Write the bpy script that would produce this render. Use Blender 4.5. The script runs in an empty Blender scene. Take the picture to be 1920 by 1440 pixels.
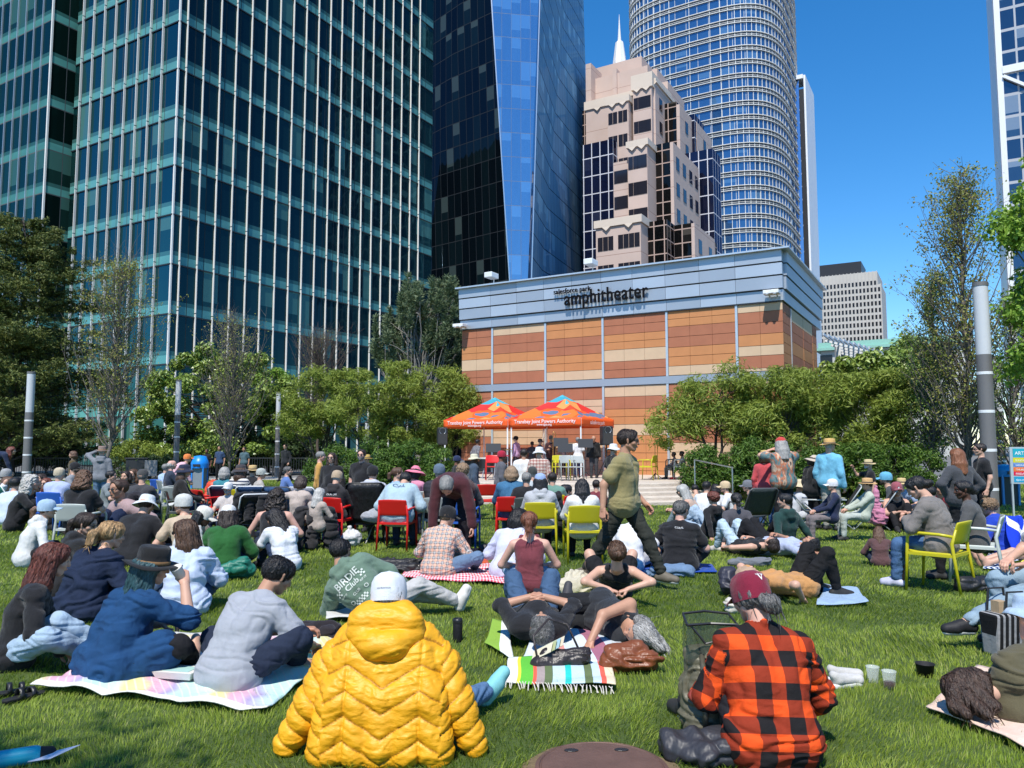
import bpy, math, random
import numpy as np
from mathutils import Vector, Matrix
from mathutils.bvhtree import BVHTree

# ------------------------------------------------------------------ camera, sky, sun, exposure
SC = bpy.context.scene
COL = SC.collection
rad = math.radians
F, CX, CY = 1442.0, 960.0, 720.0           # focal length of the photograph in its own pixels
PITCH, CAMH = rad(4.68), 1.63
cd = bpy.data.cameras.new('camera'); cam = bpy.data.objects.new('camera', cd); COL.objects.link(cam)
cd.sensor_width = 36; cd.lens = 36*F/1920; cd.clip_start = .1; cd.clip_end = 6000
cam.location = (0, 0, CAMH); cam.rotation_euler = (rad(90)+PITCH, 0, 0)
SC.camera = cam
SUN_EL = 58
SUN_AZ = 196                                # clockwise from +Y
sdir = Vector((math.sin(rad(SUN_AZ))*math.cos(rad(SUN_EL)), math.cos(rad(SUN_AZ))*math.cos(rad(SUN_EL)), math.sin(rad(SUN_EL))))
W = bpy.data.worlds.new('World'); SC.world = W; W.use_nodes = True
wn, wl = W.node_tree.nodes, W.node_tree.links
sky = wn.new('ShaderNodeTexSky'); sky.sky_type = 'NISHITA'; sky.sun_disc = False
sky.sun_elevation = rad(SUN_EL); sky.sun_rotation = rad(SUN_AZ)
sky.air_density = 1.0; sky.dust_density = 0.0; sky.ozone_density = 5.0; sky.altitude = 0
bg = wn['Background']; bg.inputs[1].default_value = .145
hsv = wn.new('ShaderNodeHueSaturation'); hsv.inputs['Saturation'].default_value = 1.3
wl.new(sky.outputs[0], hsv.inputs['Color']); wl.new(hsv.outputs[0], bg.inputs[0])
sd = bpy.data.lights.new('sun', 'SUN'); sd.energy = 4.2; sd.angle = rad(.53); sd.color = (1, .955, .88)
so = bpy.data.objects.new('sun', sd); COL.objects.link(so); so.rotation_euler = sdir.to_track_quat('Z', 'Y').to_euler()
so.location = (-8, -20, 40)
vs = SC.view_settings; vs.view_transform = 'Standard'; vs.look = 'None'; vs.gamma = 1; vs.use_curve_mapping = False
vs.exposure = 0.45
try:
    SC.cycles.max_bounces = 6; SC.cycles.diffuse_bounces = 3; SC.cycles.glossy_bounces = 3
    SC.cycles.transparent_max_bounces = 8; SC.cycles.transmission_bounces = 4
    SC.cycles.use_denoising = True; SC.cycles.caustics_reflective = False; SC.cycles.caustics_refractive = False
except Exception: pass

# ------------------------------------------------------------------ pixel rays -> places on the ground / at a depth
cP, sP = math.cos(PITCH), math.sin(PITCH)
def ray(px, py):
    u, v = (px-CX)/F, (CY-py)/F
    return np.array([u, cP-v*sP, sP+v*cP])
def gp(px, py, z=0.):
    d = ray(px, py); t = (z-CAMH)/d[2]
    return np.array([d[0]*t, d[1]*t, z])
def at(px, py, Y):
    d = ray(px, py); t = Y/d[1]
    return np.array([d[0]*t, Y, CAMH+d[2]*t])
def ypx(Y, z):                              # picture row of height z at depth Y
    a = math.atan2(z-CAMH, Y)-PITCH
    return CY-F*math.tan(a)
# the street grid: AV runs away to the left, BV runs away to the right
BA = rad(30.4)
AV = np.array([-math.cos(BA), math.sin(BA), 0.]); BV = np.array([math.sin(BA), math.cos(BA), 0.])
ZV = np.array([0, 0, 1.])

# ------------------------------------------------------------------ objects
def tag(o, label=None, cat=None, group=None, kind=None):
    if label: o['label'] = label
    if cat: o['category'] = cat
    if group: o['group'] = group
    if kind: o['kind'] = kind
    return o
def empty(name, loc=(0, 0, 0), rz=0., label=None, cat=None, group=None):
    o = bpy.data.objects.new(name, None); COL.objects.link(o)
    o.location = loc; o.rotation_euler = (0, 0, rz); o.empty_display_size = .1
    return tag(o, label, cat, group)
def fast(name, V, quads=None, tris=None, smooth=True):
    V = np.asarray(V, np.float32).reshape(-1, 3); me = bpy.data.meshes.new(name)
    me.vertices.add(len(V)); me.vertices.foreach_set('co', V.ravel())
    idx, st, n = [], [], 0
    if quads is not None and len(quads):
        q = np.asarray(quads, np.int32).reshape(-1, 4); idx.append(q.ravel()); st.append(np.arange(len(q))*4); n = len(q)*4
    if tris is not None and len(tris):
        t = np.asarray(tris, np.int32).reshape(-1, 3); idx.append(t.ravel()); st.append(n+np.arange(len(t))*3)
    idx = np.concatenate(idx); st = np.concatenate(st).astype(np.int32)
    me.loops.add(len(idx)); me.loops.foreach_set('vertex_index', idx)
    me.polygons.add(len(st)); me.polygons.foreach_set('loop_start', st)
    me.polygons.foreach_set('use_smooth', np.full(len(st), smooth))
    me.update(calc_edges=True)
    return me
def link(name, me, mat=None, parent=None, color=None):
    o = bpy.data.objects.new(name, me); COL.objects.link(o)
    if mat is not None:
        for m in (mat if isinstance(mat, (list, tuple)) else [mat]): me.materials.append(m)
    if parent is not None: o.parent = parent
    if color is not None: o.color = (*color[:3], 1)
    return o
class MB:
    """collects boxes, bars, tubes, lathes into one mesh"""
    def __init__(s): s.v = []; s.q = []; s.t = []; s.n = 0; s.qm = []; s.tm = []; s.m = 0
    def add(s, V, q=(), t=()):
        V = np.asarray(V, float).reshape(-1, 3); s.v.append(V)
        for f in q: s.q.append([i+s.n for i in f]); s.qm.append(s.m)
        for f in t: s.t.append([i+s.n for i in f]); s.tm.append(s.m)
        s.n += len(V); return s
    def hexa(s, c):                       # 8 corners, bottom ring then top ring
        return s.add(c, [(3, 2, 1, 0), (4, 5, 6, 7), (0, 1, 5, 4), (1, 2, 6, 5), (2, 3, 7, 6), (3, 0, 4, 7)])
    def box(s, a, b):
        x0, y0, z0 = a; x1, y1, z1 = b
        return s.hexa([(x0, y0, z0), (x1, y0, z0), (x1, y1, z0), (x0, y1, z0), (x0, y0, z1), (x1, y0, z1), (x1, y1, z1), (x0, y1, z1)])
    def obox(s, o, u, v, w):              # oriented box from corner o with edge vectors
        o, u, v, w = (np.asarray(k, float) for k in (o, u, v, w))
        return s.hexa([o, o+u, o+u+v, o+v, o+w, o+u+w, o+u+v+w, o+v+w])
    def bar(s, a, b, w, h=None):
        a, b = np.asarray(a, float), np.asarray(b, float); h = h or w; d = b-a; L = np.linalg.norm(d); d = d/L
        up = ZV if abs(d[2]) < .95 else np.array([0, 1., 0]); r = np.cross(d, up); r /= np.linalg.norm(r); up = np.cross(r, d)
        return s.obox(a-r*w/2-up*h/2, r*w, up*h, d*L)
    def tube(s, pts, r, n=8, cap=True):
        pts = np.asarray(pts, float); m = len(pts); r = np.broadcast_to(np.asarray(r, float), (m,))
        T = np.gradient(pts, axis=0); T /= np.linalg.norm(T, axis=1)[:, None]+1e-9
        up = ZV if abs(T[0][2]) < .9 else np.array([0, 1., 0]); V = []
        for i in range(m):
            u = np.cross(T[i], up); u /= np.linalg.norm(u)+1e-9; w = np.cross(u, T[i]); up = w
            a = np.arange(n)*2*math.pi/n
            V.append(pts[i]+r[i]*(np.cos(a)[:, None]*u+np.sin(a)[:, None]*w))
        V = np.concatenate(V); q = []
        for i in range(m-1):
            for k in range(n):
                q.append((i*n+k, i*n+(k+1) % n, (i+1)*n+(k+1) % n, (i+1)*n+k))
        t = []
        if cap:
            V = np.concatenate([V, pts[:1], pts[-1:]]); c0, c1 = m*n, m*n+1
            for k in range(n): t.append((c0, (k+1) % n, k)); t.append((c1, (m-1)*n+k, (m-1)*n+(k+1) % n))
        return s.add(V, q, t)
    def lathe(s, prof, c=(0, 0, 0), n=24, sx=1, sy=1, M=None):
        m = len(prof); a = np.arange(n)*2*math.pi/n
        V = np.concatenate([np.stack([np.cos(a)*r*sx, np.sin(a)*r*sy, np.full(n, z)], 1) for r, z in prof])
        if M is not None: V = V@np.asarray(M)[:3, :3].T+np.asarray(M)[:3, 3]
        V = V+np.asarray(c, float)
        return s.add(V, [(i*n+k, i*n+(k+1) % n, (i+1)*n+(k+1) % n, (i+1)*n+k) for i in range(m-1) for k in range(n)])
    def grid(s, P):                       # P: rows x cols x 3
        P = np.asarray(P, float); a, b = P.shape[:2]
        return s.add(P.reshape(-1, 3), [(i*b+j, i*b+j+1, (i+1)*b+j+1, (i+1)*b+j) for i in range(a-1) for j in range(b-1)])
    def build(s, name, mat=None, parent=None, color=None, smooth=False):
        me = fast(name, np.concatenate(s.v), s.q, s.t, smooth)
        if any(s.qm) or any(s.tm): me.polygons.foreach_set('material_index', np.array(s.qm+s.tm, np.int32))
        return link(name, me, mat, parent, color)
def bevel(o, w=.01, seg=2):
    m = o.modifiers.new('bevel', 'BEVEL'); m.width = w; m.segments = seg; m.limit_method = 'ANGLE'; return o
def dup(root, loc=None, rz=None, label=None, group=None, color=None):
    r = root.copy(); COL.objects.link(r)
    if loc is not None: r.location = loc
    if rz is not None: r.rotation_euler = (0, 0, rz)
    if label: r['label'] = label
    if group: r['group'] = group
    for ch in list(root.children):
        c = ch.copy(); COL.objects.link(c); c.parent = r
        if color is not None: c.color = (*color, 1)
        for g in list(ch.children):
            d = g.copy(); COL.objects.link(d); d.parent = c
    return r

# ------------------------------------------------------------------ noise
_R = np.random.RandomState(7).rand(64, 64, 64).astype(np.float32)
def vnoise(p):
    p = np.asarray(p, np.float32); i = np.floor(p).astype(int); f = p-i; f = f*f*(3-2*f); i &= 63; j = (i+1) & 63
    x0, y0, z0 = i[..., 0], i[..., 1], i[..., 2]; x1, y1, z1 = j[..., 0], j[..., 1], j[..., 2]
    fx, fy, fz = f[..., 0], f[..., 1], f[..., 2]
    a = _R[x0, y0, z0]*(1-fx)+_R[x1, y0, z0]*fx; b = _R[x0, y1, z0]*(1-fx)+_R[x1, y1, z0]*fx
    c = _R[x0, y0, z1]*(1-fx)+_R[x1, y0, z1]*fx; d = _R[x0, y1, z1]*(1-fx)+_R[x1, y1, z1]*fx
    return (a*(1-fy)+b*fy)*(1-fz)+(c*(1-fy)+d*fy)*fz

# ------------------------------------------------------------------ materials
class NT:
    def __init__(s, name, rough=.6, **kw):
        s.m = bpy.data.materials.new(name); s.m.use_nodes = True; s.n = s.m.node_tree.nodes; s.l = s.m.node_tree.links
        s.b = s.n['Principled BSDF']; s.b.inputs['Roughness'].default_value = rough; s.out = s.n['Material Output']
        for k, v in kw.items(): s.b.inputs[k].default_value = v
    def new(s, t, **kw):
        n = s.n.new('ShaderNode'+t)
        for k, v in kw.items():
            if k.startswith('i_'):
                k = k[2:]; k = int(k) if k.isdigit() else k
                n.inputs[k].default_value = v
            else: setattr(n, k, v)
        return n
    def put(s, sock, v):
        if hasattr(v, 'is_linked') or hasattr(v, 'links'): s.l.new(v, sock)
        elif isinstance(v, (tuple, list)) and len(v) == 3 and sock.type == 'RGBA': sock.default_value = (*v, 1)
        else: sock.default_value = v
    def math(s, op, a, b=0., c=None, clamp=False):
        n = s.new('Math', operation=op, use_clamp=clamp); s.put(n.inputs[0], a); s.put(n.inputs[1], b)
        if c is not None: s.put(n.inputs[2], c)
        return n.outputs[0]
    def mix(s, f, a, b, mode='MIX'):
        n = s.new('Mix', data_type='RGBA', blend_type=mode); s.put(n.inputs[0], f); s.put(n.inputs[6], a); s.put(n.inputs[7], b)
        return n.outputs[2]
    def coord(s, kind='Object'): return s.new('TexCoord').outputs[kind]
    def attr(s, name): return s.new('Attribute', attribute_name=name)
    def sep(s, v): n = s.new('SeparateXYZ'); s.l.new(v, n.inputs[0]); return n.outputs
    def comb(s, x=0., y=0., z=0.):
        n = s.new('CombineXYZ'); s.put(n.inputs[0], x); s.put(n.inputs[1], y); s.put(n.inputs[2], z); return n.outputs[0]
    def noise(s, v=None, scale=5., detail=3., rough=.55, out=0):
        n = s.new('TexNoise'); n.inputs['Scale'].default_value = scale; n.inputs['Detail'].default_value = detail; n.inputs['Roughness'].default_value = rough
        if v is not None: s.l.new(v, n.inputs['Vector'])
        return n.outputs[out]
    def white(s, v): n = s.new('TexWhiteNoise', noise_dimensions='3D'); s.l.new(v, n.inputs['Vector']); return n.outputs
    def ramp(s, f, pts, interp='LINEAR'):
        n = s.new('ValToRGB'); r = n.color_ramp; r.interpolation = interp; s.l.new(f, n.inputs[0])
        while len(r.elements) < len(pts): r.elements.new(.5)
        for e, (p, c) in zip(r.elements, pts): e.position = p; e.color = (*c, 1)
        return n.outputs[0]
    def scale(s, v, k):
        n = s.new('Mapping'); n.inputs['Scale'].default_value = k; s.l.new(v, n.inputs['Vector']); return n.outputs[0]
    def bump(s, h, strength=.3, dist=.02, normal=None):
        n = s.new('Bump'); n.inputs['Strength'].default_value = strength; n.inputs['Distance'].default_value = dist
        s.l.new(h, n.inputs['Height'])
        if normal is not None: s.l.new(normal, n.inputs['Normal'])
        s.l.new(n.outputs[0], s.b.inputs['Normal']); return n.outputs[0]
    def color(s, v): s.put(s.b.inputs['Base Color'], v); return s
def plain(name, col, rough=.6, var=.12, scale=3., metal=0., bump=0., bscale=60.):
    t = NT(name, rough, Metallic=metal); n = t.noise(t.coord(), scale, 4)
    a = tuple(c*(1-var) for c in col); b = tuple(min(1, c*(1+var)) for c in col)
    t.color(t.mix(n, a, b))
    if bump: t.bump(t.noise(t.coord(), bscale, 3), bump, .01)
    return t.m
def objcol(name, rough=.7, bump=.25, bscale=18., weave=True, sheen=.0, var=.18, spec=.25):
    """cloth / plastic whose colour is the object's own colour"""
    t = NT(name, rough); t.b.inputs['Specular IOR Level'].default_value = spec
    c = t.new('ObjectInfo').outputs['Color']; co = t.coord()
    n = t.noise(co, 7, 3); f = t.math('MULTIPLY_ADD', n, var*2, 1-var)
    hv = t.new('HueSaturation'); t.l.new(c, hv.inputs['Color']); t.l.new(f, hv.inputs['Value']); t.color(hv.outputs[0])
    if bump:
        w = t.noise(t.scale(co, (1, 1, .55)), bscale, 2, .5)
        if weave: w = t.math('ADD', w, t.math('MULTIPLY', t.noise(co, 260, 1), .25))
        t.bump(w, bump, .03)
    if sheen: t.b.inputs['Sheen Weight'].default_value = sheen
    return t.m
M = {}
M['cloth'] = objcol('cloth', .85, .55, 16, sheen=.15)
M['denim'] = objcol('denim', .9, .6, 20, var=.35)
M['plastic'] = objcol('plastic', .38, 0, var=.05, spec=.5)
M['matte'] = objcol('matte', .6, .12, 30, False, var=.12)
M['leather'] = objcol('leather', .42, .45, 22, False, var=.25, spec=.5)
M['nylon'] = objcol('nylon', .5, .7, 14, False, var=.15, spec=.45)
M['straw'] = objcol('straw', .8, .5, 120, True, var=.2)
M['metal'] = plain('painted_metal', (.62, .64, .66), .35, .06, 2., .6)
M['steel'] = plain('steel', (.55, .56, .57), .3, .05, 2., .9)
M['dark'] = plain('dark_plastic', (.02, .02, .022), .45, .1)
M['white'] = plain('white_paint', (.75, .76, .76), .45, .05)
# ------------------------------------------------------------------ ground
def pave(name, col, scale):
    t = NT(name, .85); co = t.coord(); n = t.noise(co, scale, 5); t.color(t.mix(n, tuple(c*.75 for c in col), tuple(c*1.15 for c in col)))
    t.bump(t.noise(co, scale*14, 3), .2, .01); return t.m
def sheet(name, pts, z, mat, kind='structure', label=None):
    me = bpy.data.meshes.new(name); me.from_pydata([(x, y, z) for x, y in pts], [], [tuple(range(len(pts)))]); me.update()
    o = link(name, me, mat); o['kind'] = kind; return o
t = NT('soil_under_grass', .95); co = t.coord()
n1 = t.noise(co, .55, 4); n2 = t.noise(co, 6, 4)
t.color(t.mix(t.math('MULTIPLY', n1, n2), (.03, .055, .010), (.15, .22, .035)))
t.bump(t.noise(co, 45, 4), .8, .03); lawn_m = t.m
sheet('ground', [(-3000, -3000), (3000, -3000), (3000, 3000), (-3000, 3000)], -.06, pave('city_paving', (.16, .155, .15), .6))
sheet('lawn', [(-45, -14), (45, -14), (45, 38.5), (-45, 38.5)], 0, lawn_m)
sheet('path', [(-45, 38.5), (45, 38.5), (45, 43), (-45, 43)], -.008, pave('pale_concrete', (.42, .4, .36), 1.5))

def make_grass():
    rs = np.random.RandomState(3)
    zones = [(2.4, 5.6, 4800, .031, .0036), (5.6, 8.5, 2800, .031, .005), (8.5, 13, 1250, .032, .008), (13, 20, 450, .034, .014), (20, 38, 120, .04, .028)]
    Vs, Qs, Ts, n0 = [], [], [], 0
    for y0, y1, dens, hh, ww in zones:
        k = .80; w1 = k*y1+1.9; N = int((y1-y0)*2*w1*dens)
        y = rs.uniform(y0, y1, N); x = rs.uniform(-w1, w1, N); keep = np.abs(x) < k*y+1.9; x, y = x[keep], y[keep]
        keep = (x-.45)**2/.385**2+(y-3.99)**2/.385**2 > 1.0          # bare ring round the iron cover
        x, y = x[keep], y[keep]; N = len(x)
        p = np.stack([x, y, np.zeros(N)], 1)
        c = vnoise(p*np.array([1.1, 1.1, 1])+5); c2 = vnoise(p*4.+9); c3 = vnoise(p*np.array([.35, .35, 1])+2)
        lodge = (vnoise(p*.9+20)-.5)*5+(c2-.5)*3.5+rs.normal(0, .8, N)     # combed direction
        h = hh*(.55+.75*c2+.25*c3)*rs.uniform(.6, 1.25, N); tall = rs.rand(N) < .02; h[tall] *= 1.7
        lean = h*(.45+.7*c)*rs.uniform(.5, 1.25, N); w = ww*rs.uniform(.7, 1.25, N)
        dx, dy = np.cos(lodge), np.sin(lodge); a = rs.uniform(0, 6.28, N); sx, sy = np.cos(a)*w/2, np.sin(a)*w/2
        B = p; m = p+np.stack([dx*lean*.35, dy*lean*.35, h*.62], 1); tp = p+np.stack([dx*lean, dy*lean, h], 1)
        S = np.stack([sx, sy, np.zeros(N)], 1)
        V = np.stack([B-S, B+S, m-S*.8, m+S*.8, tp], 1).reshape(-1, 3); i = np.arange(N)*5+n0
        Qs.append(np.stack([i, i+1, i+3, i+2], 1)); Ts.append(np.stack([i+2, i+3, i+4], 1)); Vs.append(V); n0 += N*5
    t = NT('grass_blade', .5); co = t.coord(); r = t.new('NewGeometry').outputs['Random Per Island']
    big = t.noise(co, .8, 3); mid = t.noise(co, 3.5, 3)
    c = t.ramp(r, [(0, (.125, .21, .014)), (.45, (.225, .345, .025)), (.78, (.32, .45, .045)), (.93, (.42, .47, .11)), (1, (.54, .48, .23))])
    c = t.mix(t.math('MULTIPLY', mid, .55), c, (.08, .15, .012)); c = t.mix(t.math('MULTIPLY', big, .55), c, (.36, .40, .06))
    t.color(c); t.b.inputs['Specular IOR Level'].default_value = .3
    tr = t.new('BsdfTranslucent'); t.l.new(c, tr.inputs[0]); mx = t.new('MixShader'); mx.inputs[0].default_value = .3
    t.l.new(t.b.outputs[0], mx.inputs[1]); t.l.new(tr.outputs[0], mx.inputs[2]); t.l.new(mx.outputs[0], t.out.inputs[0])
    o = link('grass', fast('grass', np.concatenate(Vs), np.concatenate(Qs), np.concatenate(Ts)), t.m); o['kind'] = 'stuff'
make_grass()

# ------------------------------------------------------------------ planes of the street grid, curtain walls
def onplane(px, py, O, d):
    r = ray(px, py); A = np.array([[r[0], -d[0]], [r[1], -d[1]]]); tt, s = np.linalg.solve(A, O[:2]); return s, CAMH+r[2]*tt
def curtain(name, quad, uv, mat, parent):
    me = bpy.data.meshes.new(name); me.from_pydata([tuple(p) for p in quad], [], [(0, 1, 2, 3)]); l = me.uv_layers.new(name='uv')
    for i in range(4): l.data[i].uv = uv[i]
    me.update(); return link(name, me, mat, parent)
def facade(name, O, d, s0, s1, z0, z1, mat, parent):
    a, b = O+d*s0, O+d*s1; q = [(*a[:2], z0), (*b[:2], z0), (*b[:2], z1), (*a[:2], z1)]
    return curtain(name, q, [(s0, z0), (s1, z0), (s1, z1), (s0, z1)], mat, parent)
def glassmat(name, bay, floor, dark, mid, blind, band=None, bandh=.22, refl=.2, tint=(.8, .9, 1), line=(.02, .02, .02), lw=.03, hl=.03, pb=.2, z0=0., lit=None, tilt=.012, frk=.5):
    t = NT(name, .25); t.b.inputs['Specular IOR Level'].default_value = 0; uv = t.sep(t.coord('UV')); u = t.math('DIVIDE', uv[0], bay); v = t.math('DIVIDE', t.math('SUBTRACT', uv[1], z0), floor)
    iu, iv = t.math('FLOOR', u), t.math('FLOOR', v); fu, fv = t.math('FRACT', u), t.math('FRACT', v)
    wn = t.white(t.comb(iu, iv, 3.3)); r, rc = wn[0], t.sep(wn[1])
    c = t.mix(t.math('POWER', r, 2.5), dark, mid)
    # things seen inside: slow vertical streaks
    st = t.noise(t.scale(t.coord('UV'), (2.3/bay, .6/floor, 1)), 1.5, 2); c = t.mix(t.math('MULTIPLY', st, .5), c, tuple(x*.5 for x in dark))
    ex = t.math('GREATER_THAN', rc[0], 1-pb); top = t.math('GREATER_THAN', fv, t.math('MULTIPLY_ADD', rc[1], .6, .2))
    c = t.mix(t.math('MULTIPLY', ex, top), c, blind)
    if band:
        e = t.math('SUBTRACT', 1., t.math('DIVIDE', fv, bandh), clamp=True)                    # translucent spandrel glass, lighter along the slab edge
        g = t.math('MULTIPLY', t.math('LESS_THAN', fv, bandh), t.math('MULTIPLY_ADD', t.noise(t.scale(t.coord('UV'), (.25, .8, 1)), 1., 2), .6, .6))
        edge = t.math('LESS_THAN', t.math('ABSOLUTE', t.math('SUBTRACT', fv, bandh*.38)), bandh*.3)
        c = t.mix(g, c, t.mix(edge, tuple(x*.42 for x in band), band))
    ln = t.math('MAXIMUM', t.math('LESS_THAN', fv, hl/floor), t.math('LESS_THAN', fu, lw/bay)); c = t.mix(ln, c, line); t.color(c)
    g = t.new('BsdfGlossy'); g.inputs['Roughness'].default_value = .03; t.put(g.inputs['Color'], tint)
    nb = t.new('Bump'); nb.inputs['Strength'].default_value = 1; nb.inputs['Distance'].default_value = tilt*bay
    h = t.math('ADD', t.math('MULTIPLY', t.math('MULTIPLY', fu, t.math('SUBTRACT', rc[0], .5)), 2.), t.math('MULTIPLY', t.noise(t.scale(t.coord('UV'), (.5/bay, .35/floor, 1)), 1, 2), 3.))
    t.l.new(h, nb.inputs['Height']); t.l.new(nb.outputs[0], g.inputs['Normal'])
    fr = t.new('Fresnel'); fr.inputs[0].default_value = 1.5
    fac = t.math('MULTIPLY', t.math('SUBTRACT', 1., ln), t.math('MULTIPLY_ADD', fr.outputs[0], frk, refl), clamp=True)
    mx = t.new('MixShader'); t.l.new(fac, mx.inputs[0]); t.l.new(t.b.outputs[0], mx.inputs[1]); t.l.new(g.outputs[0], mx.inputs[2]); t.l.new(mx.outputs[0], t.out.inputs[0])
    return t.m

def bodybox(name, O, a, b, z0, z1, mat, parent, inset=.25):
    """solid body of a building behind its facades: AV extent a, BV extent b"""
    m = MB(); m.obox(np.array([*O[:2], z0])+AV*inset+BV*inset, AV*(a-2*inset), BV*(b-2*inset), ZV*(z1-z0)); return m.build(name, mat, parent)

# ------------------------------------------------------------------ green glass tower with pale fins
def green_tower():
    FL = 4.15
    O = at(308, 838, 62.); O[2] = 0; ZT = 62.
    root = empty('office_tower', O, 0, 'dark green glass office tower with pale vertical fins, behind the conifer', 'tower')
    OL = np.zeros(3)
    gR = glassmat('blue_green_glass', 1.55, FL, (.003, .013, .017), (.012, .05, .052), (.05, .14, .13), (.10, .30, .285), .27, .07, (.10, .28, .34), (.03, .04, .045), .07, .07, .16)
    gL = glassmat('teal_glass', 1.55, FL, (.003, .016, .015), (.02, .075, .065), (.1, .24, .2), (.22, .6, .52), .27, .05, (.07, .22, .24), (.06, .07, .07), .07, .09, .2)
    s_end = onplane(806, 838, O, BV)[0]; a_end = onplane(108, 838, O, AV)[0]
    bodybox('tower_core', OL, a_end, s_end, -.05, ZT-.2, M['dark'], root)
    facade('glass_wall', OL, BV, 0, s_end, -.05, ZT, gR, root); facade('glass_wall', OL, AV, 0, a_end, -.05, ZT, gL, root)
    fm = plain('pale_fin_metal', (.78, .75, .68), .45, .05, 1.); fm2 = plain('grey_joint', (.08, .08, .08), .6)
    def fin(s, d, nrm, w=.065, dep=.17):
        m = MB(); z = .4
        while z < ZT:
            z1 = min(z+FL-.09, ZT); m.m = 0
            m.obox(d*(s-w/2)+nrm*.02+ZV*z, d*w, nrm*dep, ZV*(z1-z)); m.m = 1
            m.obox(d*(s-w*.36)+nrm*.02+ZV*z1, d*w*.72, nrm*dep*.8, ZV*.09); z += FL
        m.build('fin', [fm, fm2], root)
    sa, sb = onplane(352, 10, O, BV)[0], onplane(787, 10, O, BV)[0]
    for i in range(20): fin(sa+(sb-sa)*i/19, BV, -AV)
    sa, sb = onplane(311, 5, O, AV)[0], onplane(161, 5, O, AV)[0]
    for i in range(8): fin(sa+(sb-sa)*i/7, AV, -BV, .06, .2)
    m = MB(); m.obox(-BV*.06-AV*.06, AV*.14, BV*.14, ZV*ZT); m.build('corner_post', fm, root)
    zz = .0; k = 0
    while zz < ZT:
        m = MB(); m.obox(-BV*.09+ZV*(zz-.05), AV*a_end, BV*.06, ZV*.1); m.obox(-AV*.09+ZV*(zz-.05)+BV*.01, BV*s_end, AV*.06, ZV*.1)
        m.build('floor_rail', M['dark'], root); zz += FL
    # set-back wing on the left
    O2 = at(58, 838, 69.)-np.array([*O[:2], 0]); O2[2] = 0
    wing = MB(); wing.obox(O2+AV*.2+BV*.2-ZV*.05, AV*44.6, BV*30, ZV*(ZT-.3)); wing.build('wing_core', M['dark'], root)
    gW = glassmat('dim_teal_glass', 1.5, FL, (.003, .012, .010), (.015, .055, .045), (.06, .16, .13), (.13, .40, .34), .27, .0, (.05, .17, .16), (.1, .11, .11), .07, .1, .2)
    facade('wing_glass_wall', O2, AV, 0, 45, -.05, ZT, gW, root); facade('wing_glass_wall', O2, BV, 0, 24, -.05, ZT, gW, root)
    for i in range(1, 22): 
        m = MB(); m.obox(O2+AV*(i*1.5-.03)-BV*.15, AV*.06, BV*.15, ZV*ZT); m.build('mullion', M['metal'], root)
    m = MB(); m.obox(O2-BV*.06-AV*.06, AV*.16, BV*.16, ZV*ZT); m.build('corner_post', fm, root)
green_tower()

# ------------------------------------------------------------------ faceted blue tower
def facet_tower():
    FL = 3.75; Y0 = 112.; root = empty('faceted_tower', at(980, 838, Y0)*np.array([1, 1, 0]), 0, 'sky blue faceted glass tower with a dark left side, beside the pink stone tower', 'tower')
    o = np.array(root.location)
    def P(pb, pt, Y): a, b = at(pb, 838, Y), at(pt, -300, Y); a[2] = 0.; t = (1.63)/(b[2]-1.63); return a-o, b-o
    L = P(815-60, 815-60, 128); E1 = P(977, 902, 112); E2 = P(986.5, 1021, 113.5); R = P(1119, 1085, 150)
    dk = glassmat('painted_reflection_glass', 1.45, FL, (.002, .004, .006), (.006, .016, .02), (.04, .06, .06), None, .2, .02, (.2, .35, .5), (.03, .035, .04), .07, .1, .14)  # near-black colour stands in for the green tower's dark reflection
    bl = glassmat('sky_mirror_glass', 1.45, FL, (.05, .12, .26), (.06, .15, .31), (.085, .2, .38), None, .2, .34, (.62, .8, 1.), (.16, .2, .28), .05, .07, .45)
    rt = glassmat('painted_sky_glass', 1.6, FL, (.14, .34, .54), (.17, .39, .6), (.2, .44, .64), None, .2, .07, (.5, .78, 1.), (.02, .05, .09), .05, .16, .25, frk=.0)  # reflected sky is painted into the base blue; real gloss is weak
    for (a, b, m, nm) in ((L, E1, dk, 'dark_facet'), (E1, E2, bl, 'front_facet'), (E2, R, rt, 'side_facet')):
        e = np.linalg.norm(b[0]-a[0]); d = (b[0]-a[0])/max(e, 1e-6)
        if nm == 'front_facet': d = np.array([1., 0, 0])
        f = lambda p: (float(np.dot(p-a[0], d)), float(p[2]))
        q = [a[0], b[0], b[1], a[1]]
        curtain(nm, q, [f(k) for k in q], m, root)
    zt = E1[1][2]
    m = MB(); back = np.array([6., 42., 0]); bt = back+np.array([-4, -2, zt]); Lb = L[0]+np.array([8, 30, 0]); Lt = L[1]+np.array([8, 30, 0])
    m.add([R[0], back, bt, R[1]], [(0, 1, 2, 3)]); m.add([back, Lb, Lt, bt], [(0, 1, 2, 3)]); m.add([Lb, L[0], L[1], Lt], [(0, 1, 2, 3)])
    m.add([L[1], E1[1], E2[1], R[1], bt, Lt], [(0, 1, 2, 3)], [(0, 3, 4), (0, 4, 5)]); m.build('tower_core', M['dark'], root)
    for a in (E1, E2):
        m = MB(); m.bar(a[0]+np.array([0, -.05, 0]), a[1]+np.array([0, -.05, 0]), .16); m.build('edge_mullion', M['steel'], root)
facet_tower()

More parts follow.
